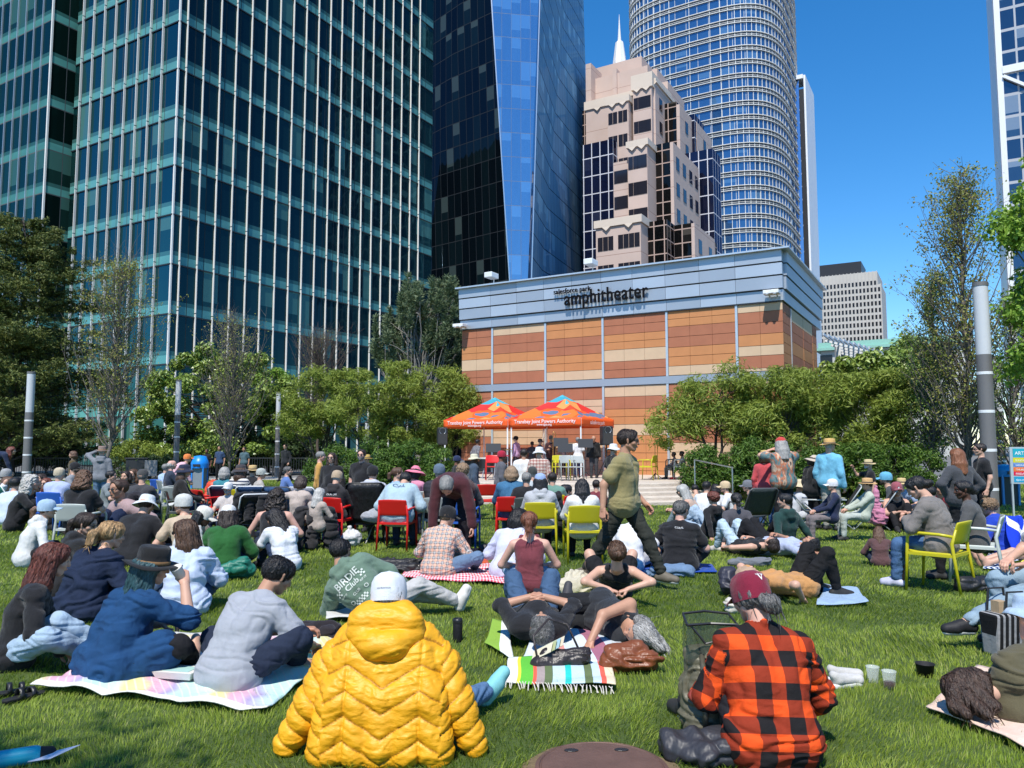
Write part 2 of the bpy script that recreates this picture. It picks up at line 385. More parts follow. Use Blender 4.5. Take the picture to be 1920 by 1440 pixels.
# ------------------------------------------------------------------ pink stone tower
def pink_tower():
    D = 112.; O = at(1200, 838, D); O[2] = 0
    root = empty('stone_tower', O, 0, 'stepped pink stone tower with dark glass bays and a white spire', 'tower')
    st = NT('pink_granite', .75); co = st.coord(); n = st.noise(co, .35, 4); c = st.mix(n, (.50, .375, .315), (.60, .465, .40))
    g = st.sep(co); jn = st.math('LESS_THAN', st.math('FRACT', st.math('DIVIDE', g[2], 4.35)), .02); c = st.mix(jn, c, (.33, .2, .16)); st.color(c); st = st.m
    cap = plain('pale_cornice', (.66, .56, .46), .7, .06, .5)
    dg = glassmat('black_bay_glass', 1.62, 2.17, (.004, .004, .004), (.02, .018, .016), (.07, .06, .05), None, .2, .05, (.35, .3, .28), (.44, .32, .27), .17, .17, .12)
    bg_ = glassmat('indigo_bay_glass', 1.6, 3.3, (.006, .008, .022), (.012, .016, .04), (.02, .025, .05), None, .2, .07, (.3, .32, .5), (.62, .62, .66), .17, .17, .1)
    wm = NT('window_glass', .08, **{'Base Color': (.02, .02, .028, 1), 'Specular IOR Level': .5}).m
    cnt = [0]; rest = MB()
    def vol(px0, px1, py, b, dep, mat, right=None, capz=0., dz=None, wins=None, rwins=None, nm='stone_bay'):
        Ob = BV*b+O; s0, _ = onplane(px0, py, Ob, AV); s1, z1 = onplane(px1, py, Ob, AV); lo = BV*b
        if mat is st:
            m = MB(); m.obox(lo+AV*s1-ZV*.05, AV*(s0-s1), BV*dep, ZV*(z1+.05)); m.build(nm, st, root)
        else:
            m = MB(); m.obox(lo+AV*(s1+.15)+BV*.15-ZV*.05, AV*(s0-s1-.3), BV*(dep-.3), ZV*(z1-.1)); m.build('bay_core', M['dark'], root)
            facade('glass_bay', lo, AV, s1, s0, -.05, z1, mat, root); facade('glass_bay', lo+AV*s1, BV, 0, dep, -.05, z1, mat, root)
        if capz:
            m = MB(); m.obox(lo+AV*(s1-.25)-BV*.25+ZV*(z1-capz), AV*(s0-s1+.5), BV*(dep+.4), ZV*(capz+.25))
            for k in range(2):                                   # pointed coping teeth
                c = lo+AV*(s1+(s0-s1)*(.25+.5*k))-BV*.3+ZV*(z1-capz); m.add([c-AV*.7, c+AV*.7, c-ZV*.65-BV*.05, c+BV*.3], [], [(0, 1, 2), (0, 2, 3), (1, 3, 2)])
            m.build('cornice', cap, root)
        def win(o_, d, nrm, w, h, zw):
            m = MB() if cnt[0] < 96 else rest
            m.obox(o_+nrm*.02+ZV*zw, d*w, nrm*.05, ZV*h)
            if m is not rest: m.build('window', wm, root)
            cnt[0] += 1
        if wins:
            for f in wins:
                z = z1-3.6-capz
                while z > 22: win(lo+AV*(s1+(s0-s1)*(1-f)-.4), AV, -BV, .8, 2.1, z); z -= 4.35
        if rwins:
            for f in rwins:
                z = z1-4.2-capz
                while z > 22: win(lo+AV*s1+BV*(dep*f-.8), BV, -AV, 1.6, 2.2, z); z -= 4.35
    # low front block, from the left to the right
    vol(1117, 1201, 405, 0, 8, st, capz=.9, wins=(.1, .22, .34, .56, .68, .8, .92))
    vol(1201, 1250, 411, 3.0, 10, dg); vol(1252, 1296, 418, 6.5, 14, dg)
    vol(1296, 1302, 418, 6.3, 11, st, capz=.0, rwins=(.25, .75))
    # middle block
    vol(1150, 1178, 300, 9, 10, st, wins=(.2, .5, .8)); vol(1177, 1213, 262, 8, 12, st, capz=.8, wins=(.14, .4, .62, .86))
    vol(1213, 1256, 266, 12, 12, dg); vol(1256, 1262, 266, 11.8, 14, st, rwins=(.15, .4, .65, .88))
    # upper shaft
    vol(1139, 1178, 180, 18, 12, st, capz=.9, wins=(.14, .36, .62, .84)); vol(1178, 1189, 178, 21, 9, dg); vol(1186, 1221, 137, 19, 10, st, capz=2.4, wins=(.16, .4, .62, .84))
    vol(1221, 1228, 150, 20, 14, st, rwins=(.2, .45, .7), capz=.4); vol(1236, 1268, 190, 25, 10, dg); vol(1268, 1274, 195, 24.8, 13, st, rwins=(.3, .8)); vol(1286, 1302, 213, 32, 6, bg_); vol(1300, 1306, 228, 33, 10, st, rwins=(.5,))
    # glass wings
    vol(1092, 1133, 198, 24, 12, dg); vol(1092, 1149, 260, 16, 10, bg_); vol(1283, 1336, 278, 27, 5, bg_)
    # crown
    vol(1098, 1190, 172, 23, 16, st, capz=1.4); vol(1104, 1214, 122, 26, 14, st); vol(1112, 1203, 105, 30, 9, st); vol(1196, 1232, 128, 30, 10, st); vol(1215, 1252, 152, 31, 10, st)
    vol(1098, 1108, 118, 24, 5, st); vol(1148, 1156, 128, 25.6, 4, st)
    rest.build('window', wm, root)['kind'] = 'stuff'
    c = at(1162, 118, 147); c0 = c-O; zt = at(1162, 27, 147)[2]; zb = at(1162, 80, 147)[2]
    m = MB(); m.lathe([(1.5, c0[2]-6), (1.35, c0[2]), (.8, zb), (.5, zb+.2), (.36, zb+.4), (.2, (zb+zt)/2), (.03, zt)], (c0[0], c0[1], 0), 8); m.build('spire', M['white'], root)
pink_tower()

# ------------------------------------------------------------------ rounded tower with white sunshade rings
def round_tower():
    D = 190.; wA, wB, rc = 21.5, 24., 8.5
    C = at(1446, 838, D); C[2] = 0; C = C+AV*wA+BV*wB-AV*(rc*.36)      # middle of the plan
    root = empty('rounded_tower', C, 0, 'tall rounded tower ringed by white sunshades over blue glass, behind the pink stone tower', 'tower')
    def prof(off, n=72, e=3.6):
        a = np.arange(n)*2*math.pi/n; ca, sa = np.cos(a), np.sin(a)
        return (np.sign(ca)*np.abs(ca)**(2/e)*(wA+off))[:, None]*AV+(np.sign(sa)*np.abs(sa)**(2/e)*(wB+off))[:, None]*BV
    ZT = 135.; FL = 3.75
    g = glassmat('tower_blue_glass', 3.05, FL, (.025, .08, .19), (.035, .11, .24), (.07, .16, .28), None, .2, .16, (.5, .72, 1), (.5, .52, .52), .14, .02, .15, tilt=.002)
    p = prof(0); n = len(p); s = np.concatenate([[0], np.cumsum(np.linalg.norm(np.roll(p, -1, 0)-p, axis=1))])
    me = bpy.data.meshes.new('glass_wall'); V = [tuple(k) for k in p]+[(*k[:2], ZT) for k in p]
    me.from_pydata(V, [], [((i+1) % n, i, i+n, (i+1) % n+n) for i in range(n)]); l = me.uv_layers.new(name='uv')
    for i in range(n):
        for k, uv in enumerate([(s[i+1], 0), (s[i], 0), (s[i], ZT), (s[i+1], ZT)]): l.data[i*4+k].uv = uv
    me.update(); link('glass_wall', me, g, root)
    wm = plain('white_sunshade', (.8, .79, .74), .5, .04); dk = M['dark']
    def ring(z, o0, o1, h, nm='sunshade', mat=wm):
        a, b = prof(o0), prof(o1); R = np.stack([np.stack([a, b, b, a, a], 0)], 0)[0].copy()
        R[2:4, :, 2] += h; R = np.concatenate([R, R[:, :1]], 1); R[..., 2] += z; return R
    z = 34.
    while z < 134:
        for dz, o, h in ((.0, .34, .14), (.6, .15, .07), (1.15, .36, .14)):
            m = MB(); m.grid(ring(z+dz, .02, o, h)); m.build('sunshade', wm, root)
        z += FL
    m = MB()
    z = 34.
    while z < 134: m.grid(ring(z+.22, .03, .06, 1.1)); z += FL
    m.build('spandrel', plain('dark_spandrel', (.05, .07, .1), .5), root)
    for i in range(0, n):
        q = p[i]; q2 = prof(.16)[i]; e = p[(i+1) % n]-p[i-1]; e = e/np.linalg.norm(e)
        if np.dot(q2[:2]-q[:2], -C[:2]) < -5: continue
        m = MB(); m.obox(q-e*.055+ZV*30, e*.11, q2-q, ZV*105); m.build('mullion', wm, root)
    m = MB(); m.add([(*k[:2], ZT-.1) for k in p], [], [(0, i, i+1) for i in range(1, n-1)]); m.build('roof', M['dark'], root)
round_tower()

# ------------------------------------------------------------------ other towers behind
def small_towers():
    # slim tower with a white edge
    O = at(1530, 838, 215.); O[2] = 0; sw_ = onplane(1536, 540, O, BV)[0]; root = empty('slim_tower', O, 0, 'slim glass tower with a bright white edge, half hidden by the rounded tower', 'tower')
    zt = at(1517, 140, 215)[2]
    g = glassmat('slim_glass', 2.2, 3.8, (.008, .02, .035), (.02, .05, .08), (.05, .1, .13), None, .2, .1, (.45, .65, .9), (.5, .53, .55), .2, .5, .3)
    bodybox('tower_core', np.zeros(3), 40, sw_, -.05, zt-4, M['dark'], root); facade('glass_wall', np.zeros(3), AV, 1.5, 40, -.05, zt, g, root)
    m = MB(); m.obox(-AV*.3-ZV*.05, AV*.5, BV*sw_, ZV*zt); m.obox(AV*.3-BV*.3+ZV*(zt-1), AV*12, BV*6, ZV*1.2); m.build('white_edge', plain('white_panel', (.78, .8, .82), .5, .04, .3), root)
    m = MB(); m.add([AV*1.5-BV*.4+ZV*zt*.05, AV*4-BV*2.2+ZV*zt*.05, AV*4-BV*2.2+ZV*(zt-9), AV*1.5-BV*.4+ZV*(zt-1.4)], [(3, 2, 1, 0)]); m.build('chamfer_glass', NT('chamfer_mirror', .06, Metallic=.8, **{'Base Color': (.25, .4, .6, 1)}).m, root)
    # concrete tower
    D = 420.; O = at(1664, 838, D); O[2] = 0; root = empty('concrete_tower', O, 0, 'pale concrete tower of narrow slot windows with a black rooftop box', 'tower')
    cm = plain('pale_concrete_rib', (.5, .47, .42), .8, .08, .2); wm = NT('slot_glass', .2, **{'Base Color': (.012, .012, .014, 1)}).m
    s0 = onplane(1520, 838, O, AV)[0]; z1 = onplane(1664, 531, O, AV)[1]; sm = onplane(1645, 520, O, AV)[0]; z2 = onplane(1645, 508, O, AV)[1]
    m = MB(); m.obox(-ZV*.05, AV*sm, BV*30, ZV*z1); m.build('shaft', cm, root); m = MB(); m.obox(AV*sm-ZV*.05, AV*(s0-sm), BV*32, ZV*z2); m.build('shaft', cm, root)
    m = MB(); s3 = onplane(1614, 500, O, AV)[0]; m.obox(AV*s3+BV*2+ZV*(z2-.02), AV*(s0-s3), BV*24, ZV*(onplane(1614, 492, O, AV)[1]-z2+1.2)); m.build('rooftop_box', M['dark'], root)
    nb = 0; rest = MB(); zf = z1-4.
    step = 1.9; rows = 15
    ns = int(s0/step)
    for r in range(rows+1):
        z = zf+3.85-3.85*r
        for k in range(ns):
            s = .55+k*step
            if r == 0 and s < sm+.6: continue
            m = MB() if nb < 100 and r < 9 else rest
            m.obox(AV*s-BV*.12+ZV*z, AV*1.0, BV*.2, ZV*2.3)
            if m is not rest: m.build('window', wm, root)
            nb += 1
    if rest.n: rest.build('window', wm, root)['kind'] = 'stuff'
    for k in range(ns+1):
        m = MB(); m.obox(AV*(k*step-.1)-BV*.3-ZV*.05, AV*.4, BV*.3, ZV*((z1 if k*step < sm else z2)+.3)); m.build('rib', cm, root)
    # green roofed block
    O = at(1722, 838, 140.); O[2] = 0; root = empty('low_block', O, 0, 'low block with a pale green metal roof beside the concrete tower', 'building')
    zz = at(1722, 640, 140)[2]; m = MB(); m.obox(-ZV*.05-AV*8, AV*24, BV*12, ZV*(zz-.8)); m.build('wall', plain('pale_render', (.5, .5, .46), .8), root)
    m = MB(); m.obox(ZV*(zz-.8)-BV*.8-AV*9, AV*26, BV*14, ZV*.5); m.obox(ZV*(zz-.3)-AV*8.5, AV*25, BV*12, ZV*1.1); m.build('roof', plain('verdigris_roof', (.26, .5, .42), .6), root)
    for k in range(7):
        m = MB(); m.obox(AV*(k*3-4)-BV*.05+ZV*(zz-3.3), AV*2.2, BV*.1, ZV*1.7); m.build('window', wm, root)
    # tower at the right edge
    O = at(1905, 838, 130.); O[2] = 0; root = empty('white_grid_tower', O, 0, 'glass tower with a white grid at the top right corner', 'tower')
    g = glassmat('grid_glass', 3., 3.9, (.01, .02, .035), (.03, .06, .09), (.2, .25, .28), None, .2, .15, (.5, .65, .85), (.42, .44, .47), .3, .5, .35)
    ZT = 112; b = MB(); b.obox(BV*.3+(-AV)*.3-ZV*.05, -AV*30, BV*22, ZV*(ZT-1)); b.build('tower_core', M['dark'], root)
    facade('glass_wall', np.zeros(3), -AV, 0, 30, -.05, ZT, g, root)
    c = np.zeros(3); m = MB(); m.obox(-BV*.3-AV*.1-ZV*.05, -AV*.9, BV*24, ZV*ZT); m.build('white_edge', M['white'], root)
    for k in range(1):
        z = 66; m = MB(); m.bar(-AV*1-BV*.35+ZV*z, -AV*14-BV*.35+ZV*(z-10), .6, .5); m.build('brace', M['white'], root)
        m = MB(); m.obox(-AV*.9-BV*.45+ZV*(z+.5), -AV*16, BV*.35, ZV*1.3); m.build('belt', M['white'], root)
small_towers()

# ------------------------------------------------------------------ amphitheater pavilion
STZ = .55
def pavilion():
    O = at(1472, 838, 27.5); O[2] = 0
    root = empty('pavilion', O, 0, 'amphitheater pavilion clad in striped terracotta under a blue grey metal fascia', 'building')
    Z5 = lambda x, y: (840+x/2.6667, 440+y/2.6667)
    cols = [plain('cream_tile', (.60, .43, .275), .8, .12, 2.3, 0, .15, 40), plain('orange_tile', (.53, .225, .085), .8, .13, 2.3, 0, .15, 40), plain('rust_tile', (.39, .145, .075), .8, .16, 2.3, 0, .15, 40)]
    fas = []
    for k, c in enumerate(((.40, .45, .51), (.36, .405, .46), (.45, .505, .57))):
        t = NT('fascia_metal', .42, Metallic=.35); t.b.inputs['Specular IOR Level'].default_value = .5
        n = t.noise(t.coord(), .5, 3); t.color(t.mix(n, tuple(x*.9 for x in c), tuple(x*1.1 for x in c))); fas.append(t.m)
    zc = onplane(*Z5(1685, 330), O, AV)[1]; zt = onplane(*Z5(1680, 75), O, AV)[1]; L = onplane(*Z5(68, 400), O, AV)[0]
    mz1 = onplane(*Z5(1100, 708), O, AV)[1]; mz0 = onplane(*Z5(1100, 745), O, AV)[1]; Bn = onplane(1528, 600, O, BV)[0]
    body = MB(); body.obox(AV*.12+BV*.12-ZV*.05, AV*(L-.24), BV*(Bn-.2), ZV*(zt-.1)); body.build('backing_wall', M['dark'], root)
    xs = [onplane(*Z5(x, 560), O, AV)[0] for x in (1687, 1447, 1097, 777, 490, 225, 68)]
    # stripes per bay, from the top: (colour, bottom edge in the enlarged view)
    C_, O_, D_ = 0, 1, 2
    up = [[(C_, 385), (D_, 497), (O_, 555), (C_, 605), (D_, 668), (C_, 690)], [(O_, 450), (D_, 555), (O_, 650), (C_, 700)], [(D_, 493), (O_, 570), (C_, 630), (D_, 716)],
          [(O_, 515), (D_, 602), (O_, 682), (C_, 735)], [(C_, 497), (D_, 590), (O_, 635), (C_, 685), (D_, 745)], [(D_, 560), (O_, 625), (C_, 680), (D_, 752)]]
    lo = [[(C_, 760), (O_, 860), (D_, 930), (O_, 1010), (C_, 1130)], [(D_, 800), (O_, 880), (C_, 960), (D_, 1040), (C_, 1130)], [(C_, 808), (D_, 870), (O_, 948), (C_, 1003), (O_, 1085), (D_, 1130)],
          [(D_, 828), (C_, 895), (O_, 960), (D_, 1040), (C_, 1130)], [(O_, 862), (D_, 920), (O_, 980), (C_, 1050), (D_, 1130)], [(D_, 850), (O_, 920), (C_, 1010), (D_, 1130)]]
    xc = [1566, 1272, 937, 633, 357, 147]; nt = [2, 3, 3, 3, 3, 2]
    def tiles(o_, d, nrm, s0, s1, ztop, bands, n, name='cladding'):
        m = MB(); z = ztop
        for c, zb in bands:
            rows = max(1, round((z-zb)/.34)); hh = (z-zb)/rows; m.m = c
            for r in range(rows):
                for k in range(n):
                    a = s0+(s1-s0)*k/n; b = s0+(s1-s0)*(k+1)/n
                    m.obox(o_+d*(a+.005)+ZV*(zb+hh*r+.008)+nrm*.001, d*(b-a-.01), nrm*.045, ZV*(hh-.016))
            z = zb
        m.build(name, cols, root)
    zz = np.zeros(3)
    for i in range(6):
        a, b = xs[i]+.05, xs[i+1]-.05
        f = lambda y: onplane(*Z5(xc[i], y), O, AV)[1]
        tiles(zz, AV, -BV, a, b, zc-.02, [(c, max(f(y), mz1+.02)) for c, y in up[i] if f(up[i][max(0, up[i].index((c, y))-1)][1]) > mz1 or up[i].index((c, y)) == 0], nt[i])
        tiles(zz, AV, -BV, a, b, mz0-.02, [(c, max(f(y), .0) if j < 4 else .02) for j, (c, y) in enumerate(lo[i])], nt[i])
    # right hand return
    ys = [0, Bn*.2, Bn*.55, Bn*.85, Bn]; rs = random.Random(5)
    for i in range(4):
        z = zc-.02; bands = []; c = rs.choice((0, 2))
        while z > .3: z2 = max(.05, z-rs.choice((.5, .75, 1.1))); bands.append((c, z2)); z = z2; c = rs.choice([k for k in (0, 1, 2, 2, 1) if k != c])
        tiles(zz, BV, -AV, ys[i]+.04, ys[i+1]-.04, zc-.02, bands, 1)
    for s in xs[1:6]:
        m = MB(); m.obox(AV*(s-.045)-BV*.075-ZV*.05, AV*.09, BV*.08, ZV*(zc+.03)); m.build('joint_post', M['metal'], root)
    m = MB(); m.obox(AV*.0-BV*.09+ZV*mz0, AV*L, BV*.1, ZV*(mz1-mz0)); m.build('belt', fas[1], root)
    m = MB(); m.obox(-AV*.075+BV*(ys[1]-.03)-ZV*.05, BV*.06, AV*.08, ZV*zc); m.build('joint_post', M['metal'], root)
    # fascia: three wide boards stepping out, seams between
    nb = 4; zs = np.linspace(zc, zt, nb+1); zs[1] = zc+(zt-zc)*.235; seam = [onplane(*Z5(x, 300), O, AV)[0] for x in (1680, 1445, 1265, 1095, 932, 777, 630, 490, 355, 225, 68)]
    for j in range(nb):
        out = .16+.028*j if j else .1
        for i in range(len(seam)-1):
            m = MB(); m.obox(AV*(seam[i]+.006)-BV*out+ZV*(zs[j]+.02), AV*(seam[i+1]-seam[i]-.012), BV*(out+.1), ZV*(zs[j+1]-zs[j]-.05)); m.build('fascia_board', fas[(i*2+j) % 3], root)
        m = MB(); m.obox(-AV*out+BV*(.1)+ZV*(zs[j]+.02), BV*(Bn+.8), AV*(out+.1), ZV*(zs[j+1]-zs[j]-.05)); m.build('fascia_board', fas[0], root)
        m = MB(); m.obox(AV*.105-BV*.105+ZV*(zs[j]-.03), AV*(L-.2), BV*.2, ZV*.05); m.build('shadow_gap', M['dark'], root)
    m = MB(); m.obox(-AV*.4-BV*.4+ZV*(zt-.03), AV*(L+.5), BV*(Bn+1.4), ZV*.06); m.build('coping', M['metal'], root)
    lm_ = NT('black_letter', .7, **{'Base Color': (.006, .006, .007, 1), 'Specular IOR Level': .1}).m
    # lettering on stand-off pins
    def word(txt, x0, x1, y, h, dx):
        cu = bpy.data.curves.new('lettering', 'FONT'); cu.body = txt; cu.extrude = .03; cu.space_character = 1.06; cu.offset = .004 if ' ' in txt else .011; cu.size = 1
        tmp = bpy.data.objects.new('lettering', cu); COL.objects.link(tmp); dg = bpy.context.evaluated_depsgraph_get()
        me = bpy.data.meshes.new_from_object(tmp.evaluated_get(dg)); bpy.data.objects.remove(tmp)
        co = np.zeros(len(me.vertices)*3); me.vertices.foreach_get('co', co); co = co.reshape(-1, 3)
        s0, z0 = onplane(*Z5(x0, y), O, AV); s1, _ = onplane(*Z5(x1, y), O, AV)
        w = co[:, 0].max()-co[:, 0].min(); sc = (s0-s1)/w
        Pn = np.array([AV*(s0-(c[0]-co[:, 0].min())*sc)+ZV*(z0+c[1]*sc*h)-BV*(.33+c[2]) for c in co]); me.vertices.foreach_set('co', Pn.ravel()); me.update()
        link('lettering', me, lm_, root)
    word('salesforce park', 547, 730, 306, 1.15, 0); word('amphitheater', 600, 1016, 360, 1.28, 0)
    # spotlights on the fascia
    for x, y in ((1612, 300), (1650, 296), (98, 460), (74, 462)):
        s, z = onplane(*Z5(x, y), O, AV); m = MB(); m.obox(AV*(s-.14)-BV*.62+ZV*(z-.07), AV*.28, BV*.42, ZV*.14); m.bar(AV*s-BV*.3+ZV*z, AV*s-BV*.1+ZV*(z-.1), .06)
        m.lathe([(0, 0), (.06, .01), (.075, .1), (0, .11)], AV*s-BV*.6+ZV*(z-.12), 10); bevel(m.build('spotlight', M['white'], root), .03)
    for px, py in ((917, 527), (1104, 512)):
        s, z = onplane(px, py, O, AV); top = zt; m = MB(); m.bar(AV*s+BV*.4+ZV*(top-.1), AV*s+BV*.4+ZV*(top+.45), .05); m.obox(AV*(s-.2)-BV*.1+ZV*(top+.4), AV*.4, BV*.6, ZV*.24); bevel(m.build('floodlight', M['white'], root), .05)
    # louvre canopy on the far side
    B0 = Bn+.3; cw = MB()
    for k in range(15):
        a = -AV*(.25+k*.2)+BV*(B0+.05*k)+ZV*(zc-.3-.075*k)
        cw.obox(a, -AV*.06, BV*9.5, ZV*.12)
    cw.build('louvre_canopy', plain('canopy_steel', (.55, .6, .66), .5, .05), root)
    for k in range(6):
        m = MB(); m.bar(-AV*.3+BV*(B0+.3+k*1.8)+ZV*(zc-.5), -AV*3.3+BV*(B0+1+k*1.8)+ZV*(zc-1.5), .1); m.build('canopy_beam', M['white'], root)
    for k in (0, 1):
        m = MB(); m.bar(-AV*(.6+k*1.2)+BV*(B0+2)-ZV*.05, -AV*(.6+k*1.2)+BV*(B0+2)+ZV*(zc-.6-.4*k), .2); m.build('canopy_post', M['white'], root)
    return O
PAV = pavilion()

def stage():
    c = np.array([2.2, 29.2]); n = 64; a = np.arange(n)*2*math.pi/n; e = 2.8
    def ringp(rx, ry): return np.stack([c[0]+np.sign(np.cos(a))*np.abs(np.cos(a))**(2/e)*rx, c[1]+np.sign(np.sin(a))*np.abs(np.sin(a))**(2/e)*ry], 1)
    st = NT('step_stone', .85); co = st.coord(); st.color(st.mix(st.noise(co, 2.2, 6), (.42, .35, .28), (.66, .58, .48))); st.bump(st.noise(co, 22, 5), .6, .04)
    root = empty('stage', (0, 0, 0), 0, 'low curved stone stage with rough steps in front of the pavilion', 'stage')
    fl = pave('stage_paving', (.36, .33, .29), 1.2)
    for k in range(5):
        z1 = STZ*(k+1)/5; r0 = ringp(5.5-.27*k, 7.6-.34*k); m = MB(); q = [np.concatenate([r0, np.full((n, 1), z)], 1) for z in (-.02, z1-.03, z1)]
        q[1] = q[1]; V = np.stack([np.concatenate([x, x[:1]]) for x in q]); V[2, :, :2] += (c-V[2, :, :2])*.004; m.grid(V)
        m.add(V[2, :-1], [], [(0, i, i+1) for i in range(1, n-1)]); m.build('stone_step' if k < 4 else 'platform', st.m if k < 4 else [st.m, fl], root, smooth=False)
        if k == 4:
            me = root.children[-1].data
            for p in me.polygons: p.material_index = 1 if p.normal.z > .9 else 0
stage()
# ------------------------------------------------------------------ trees and shrubs
def leafmat(name, cols, trans=.25, rough=.5, spec=.35, big=.35):
    t = NT(name, rough); r = t.new('NewGeometry').outputs['Random Per Island']; t.b.inputs['Specular IOR Level'].default_value = spec
    n = len(cols); c = t.ramp(r, [(i/(n-1), k) for i, k in enumerate(cols)])
    nn = t.noise(t.coord(), big, 3); c = t.mix(t.math('MULTIPLY', nn, .5), c, tuple(x*1.6 for x in cols[n//2])); t.color(c)
    tr = t.new('BsdfTranslucent'); t.l.new(c, tr.inputs[0]); mx = t.new('MixShader'); mx.inputs[0].default_value = trans
    t.l.new(t.b.outputs[0], mx.inputs[1]); t.l.new(tr.outputs[0], mx.inputs[2]); t.l.new(mx.outputs[0], t.out.inputs[0]); return t.m
def bark(name, c):
    t = NT(name, .9); co = t.coord(); t.color(t.mix(t.noise(t.scale(co, (1, 1, .2)), 9, 4), tuple(x*.5 for x in c), tuple(x*1.3 for x in c))); t.bump(t.noise(t.scale(co, (1, 1, .2)), 22, 3), .6, .02); return t.m
BK = {'grey': bark('grey_bark', (.16, .14, .12)), 'brown': bark('brown_bark', (.11, .08, .06)), 'dark': bark('dark_bark', (.06, .05, .04)), 'pale': bark('pale_bark', (.3, .28, .25))}
LM = {'cedar': leafmat('cedar_needle', [(.025, .045, .012), (.055, .08, .018), (.12, .145, .03), (.20, .21, .06)], .15, .6),
      'feather': leafmat('feathery_leaf', [(.09, .135, .02), (.165, .22, .032), (.25, .31, .05), (.35, .40, .09)], .38),
      'broad': leafmat('glossy_leaf', [(.04, .085, .014), (.10, .17, .025), (.21, .29, .05), (.36, .42, .12)], .2, .35, .5),
      'bright': leafmat('bright_leaf', [(.06, .13, .015), (.13, .24, .025), (.22, .36, .045), (.3, .42, .08)], .35),
      'sparse': leafmat('young_leaf', [(.08, .12, .02), (.17, .21, .035), (.30, .31, .07), (.24, .15, .06)], .3),
      'pine': leafmat('pine_needle', [(.05, .08, .035), (.08, .12, .05), (.13, .17, .085), (.2, .24, .14)], .1, .6),
      'hedge': leafmat('hedge_leaf', [(.02, .055, .008), (.045, .10, .012), (.085, .155, .02), (.16, .24, .035)], .25),
      'darkhedge': leafmat('dark_shrub_leaf', [(.015, .03, .008), (.03, .055, .014), (.06, .1, .025), (.12, .16, .06)], .15)}
def leaves(rs, C, n, size, asp=.45, up=.4, droop=0., flat=0.):
    """n quads (bent leaf blades) scattered at centres C (k x 3) with spreads C[:,3]"""
    k = rs.randint(0, len(C), n); s = C[k, 3:4]
    d = rs.normal(0, 1, (n, 3)); d /= np.linalg.norm(d, axis=1)[:, None]; p = C[k, :3]+d*s*rs.rand(n, 1)**.45*np.array([1, 1, 1-flat])
    nr = d*.8+rs.normal(0, .6, (n, 3))+np.array([0, 0, up]); nr /= np.linalg.norm(nr, axis=1)[:, None]
    a = np.cross(nr, rs.normal(0, 1, (n, 3))); a[:, 2] -= droop; a -= nr*np.sum(a*nr, 1)[:, None]; a /= np.linalg.norm(a, axis=1)[:, None]+1e-9; b = np.cross(nr, a)
    L = size*rs.uniform(.55, 1.3, (n, 1)); w = L*asp*.5
    V = np.stack([p-a*L*.5, p-b*w+nr*w*.3, p+a*L*.5, p+b*w+nr*w*.3], 1).reshape(-1, 3); i = np.arange(n)*4
    return V, np.stack([i, i+1, i+2, i+3], 1)
def curve(a, b, bow, rs, n=6, sag=0.):
    a, b = np.asarray(a, float), np.asarray(b, float); L = np.linalg.norm(b-a); t = np.linspace(0, 1, n)[:, None]
    P = a+(b-a)*t; off = rs.normal(0, 1, 3)*L*bow; P = P+off*(t*(1-t))*2+np.array([0, 0, 1.])*sag*L*(t*(1-t))
    return P+np.concatenate([np.zeros((1, 3)), rs.normal(0, L*.012, (n-1, 3))])
def ell(px, py, rx, ry, Y, depth=None):
    """an ellipsoid of foliage: middle and radii as seen at distance Y, turned into metres"""
    c = at(px, py, Y); return (c, rx/F*Y, (depth if depth else rx/F*Y), ry/F*Y)
def fill(rs, ells, n, shell=.55, gap=.0, gs=1.):
    C = []; vol = np.array([e[1]*e[2]*e[3] for e in ells])**.66; vol /= vol.sum()
    while len(C) < n:
        e = ells[rs.choice(len(ells), p=vol)]; d = rs.normal(0, 1, 3); d /= np.linalg.norm(d); r = rs.rand()**(1/3*(1-shell)+.02)
        p = e[0]+d*r*np.array(e[1:4]); inside = sum(np.sum(((p-q[0])/np.array(q[1:4]))**2) < .5 for q in ells)
        if inside and rs.rand() < shell: continue
        if gap and vnoise((p*gs)[None])[0] < gap: continue
        if p[2] < .05: continue
        C.append(p)
    return np.array(C)
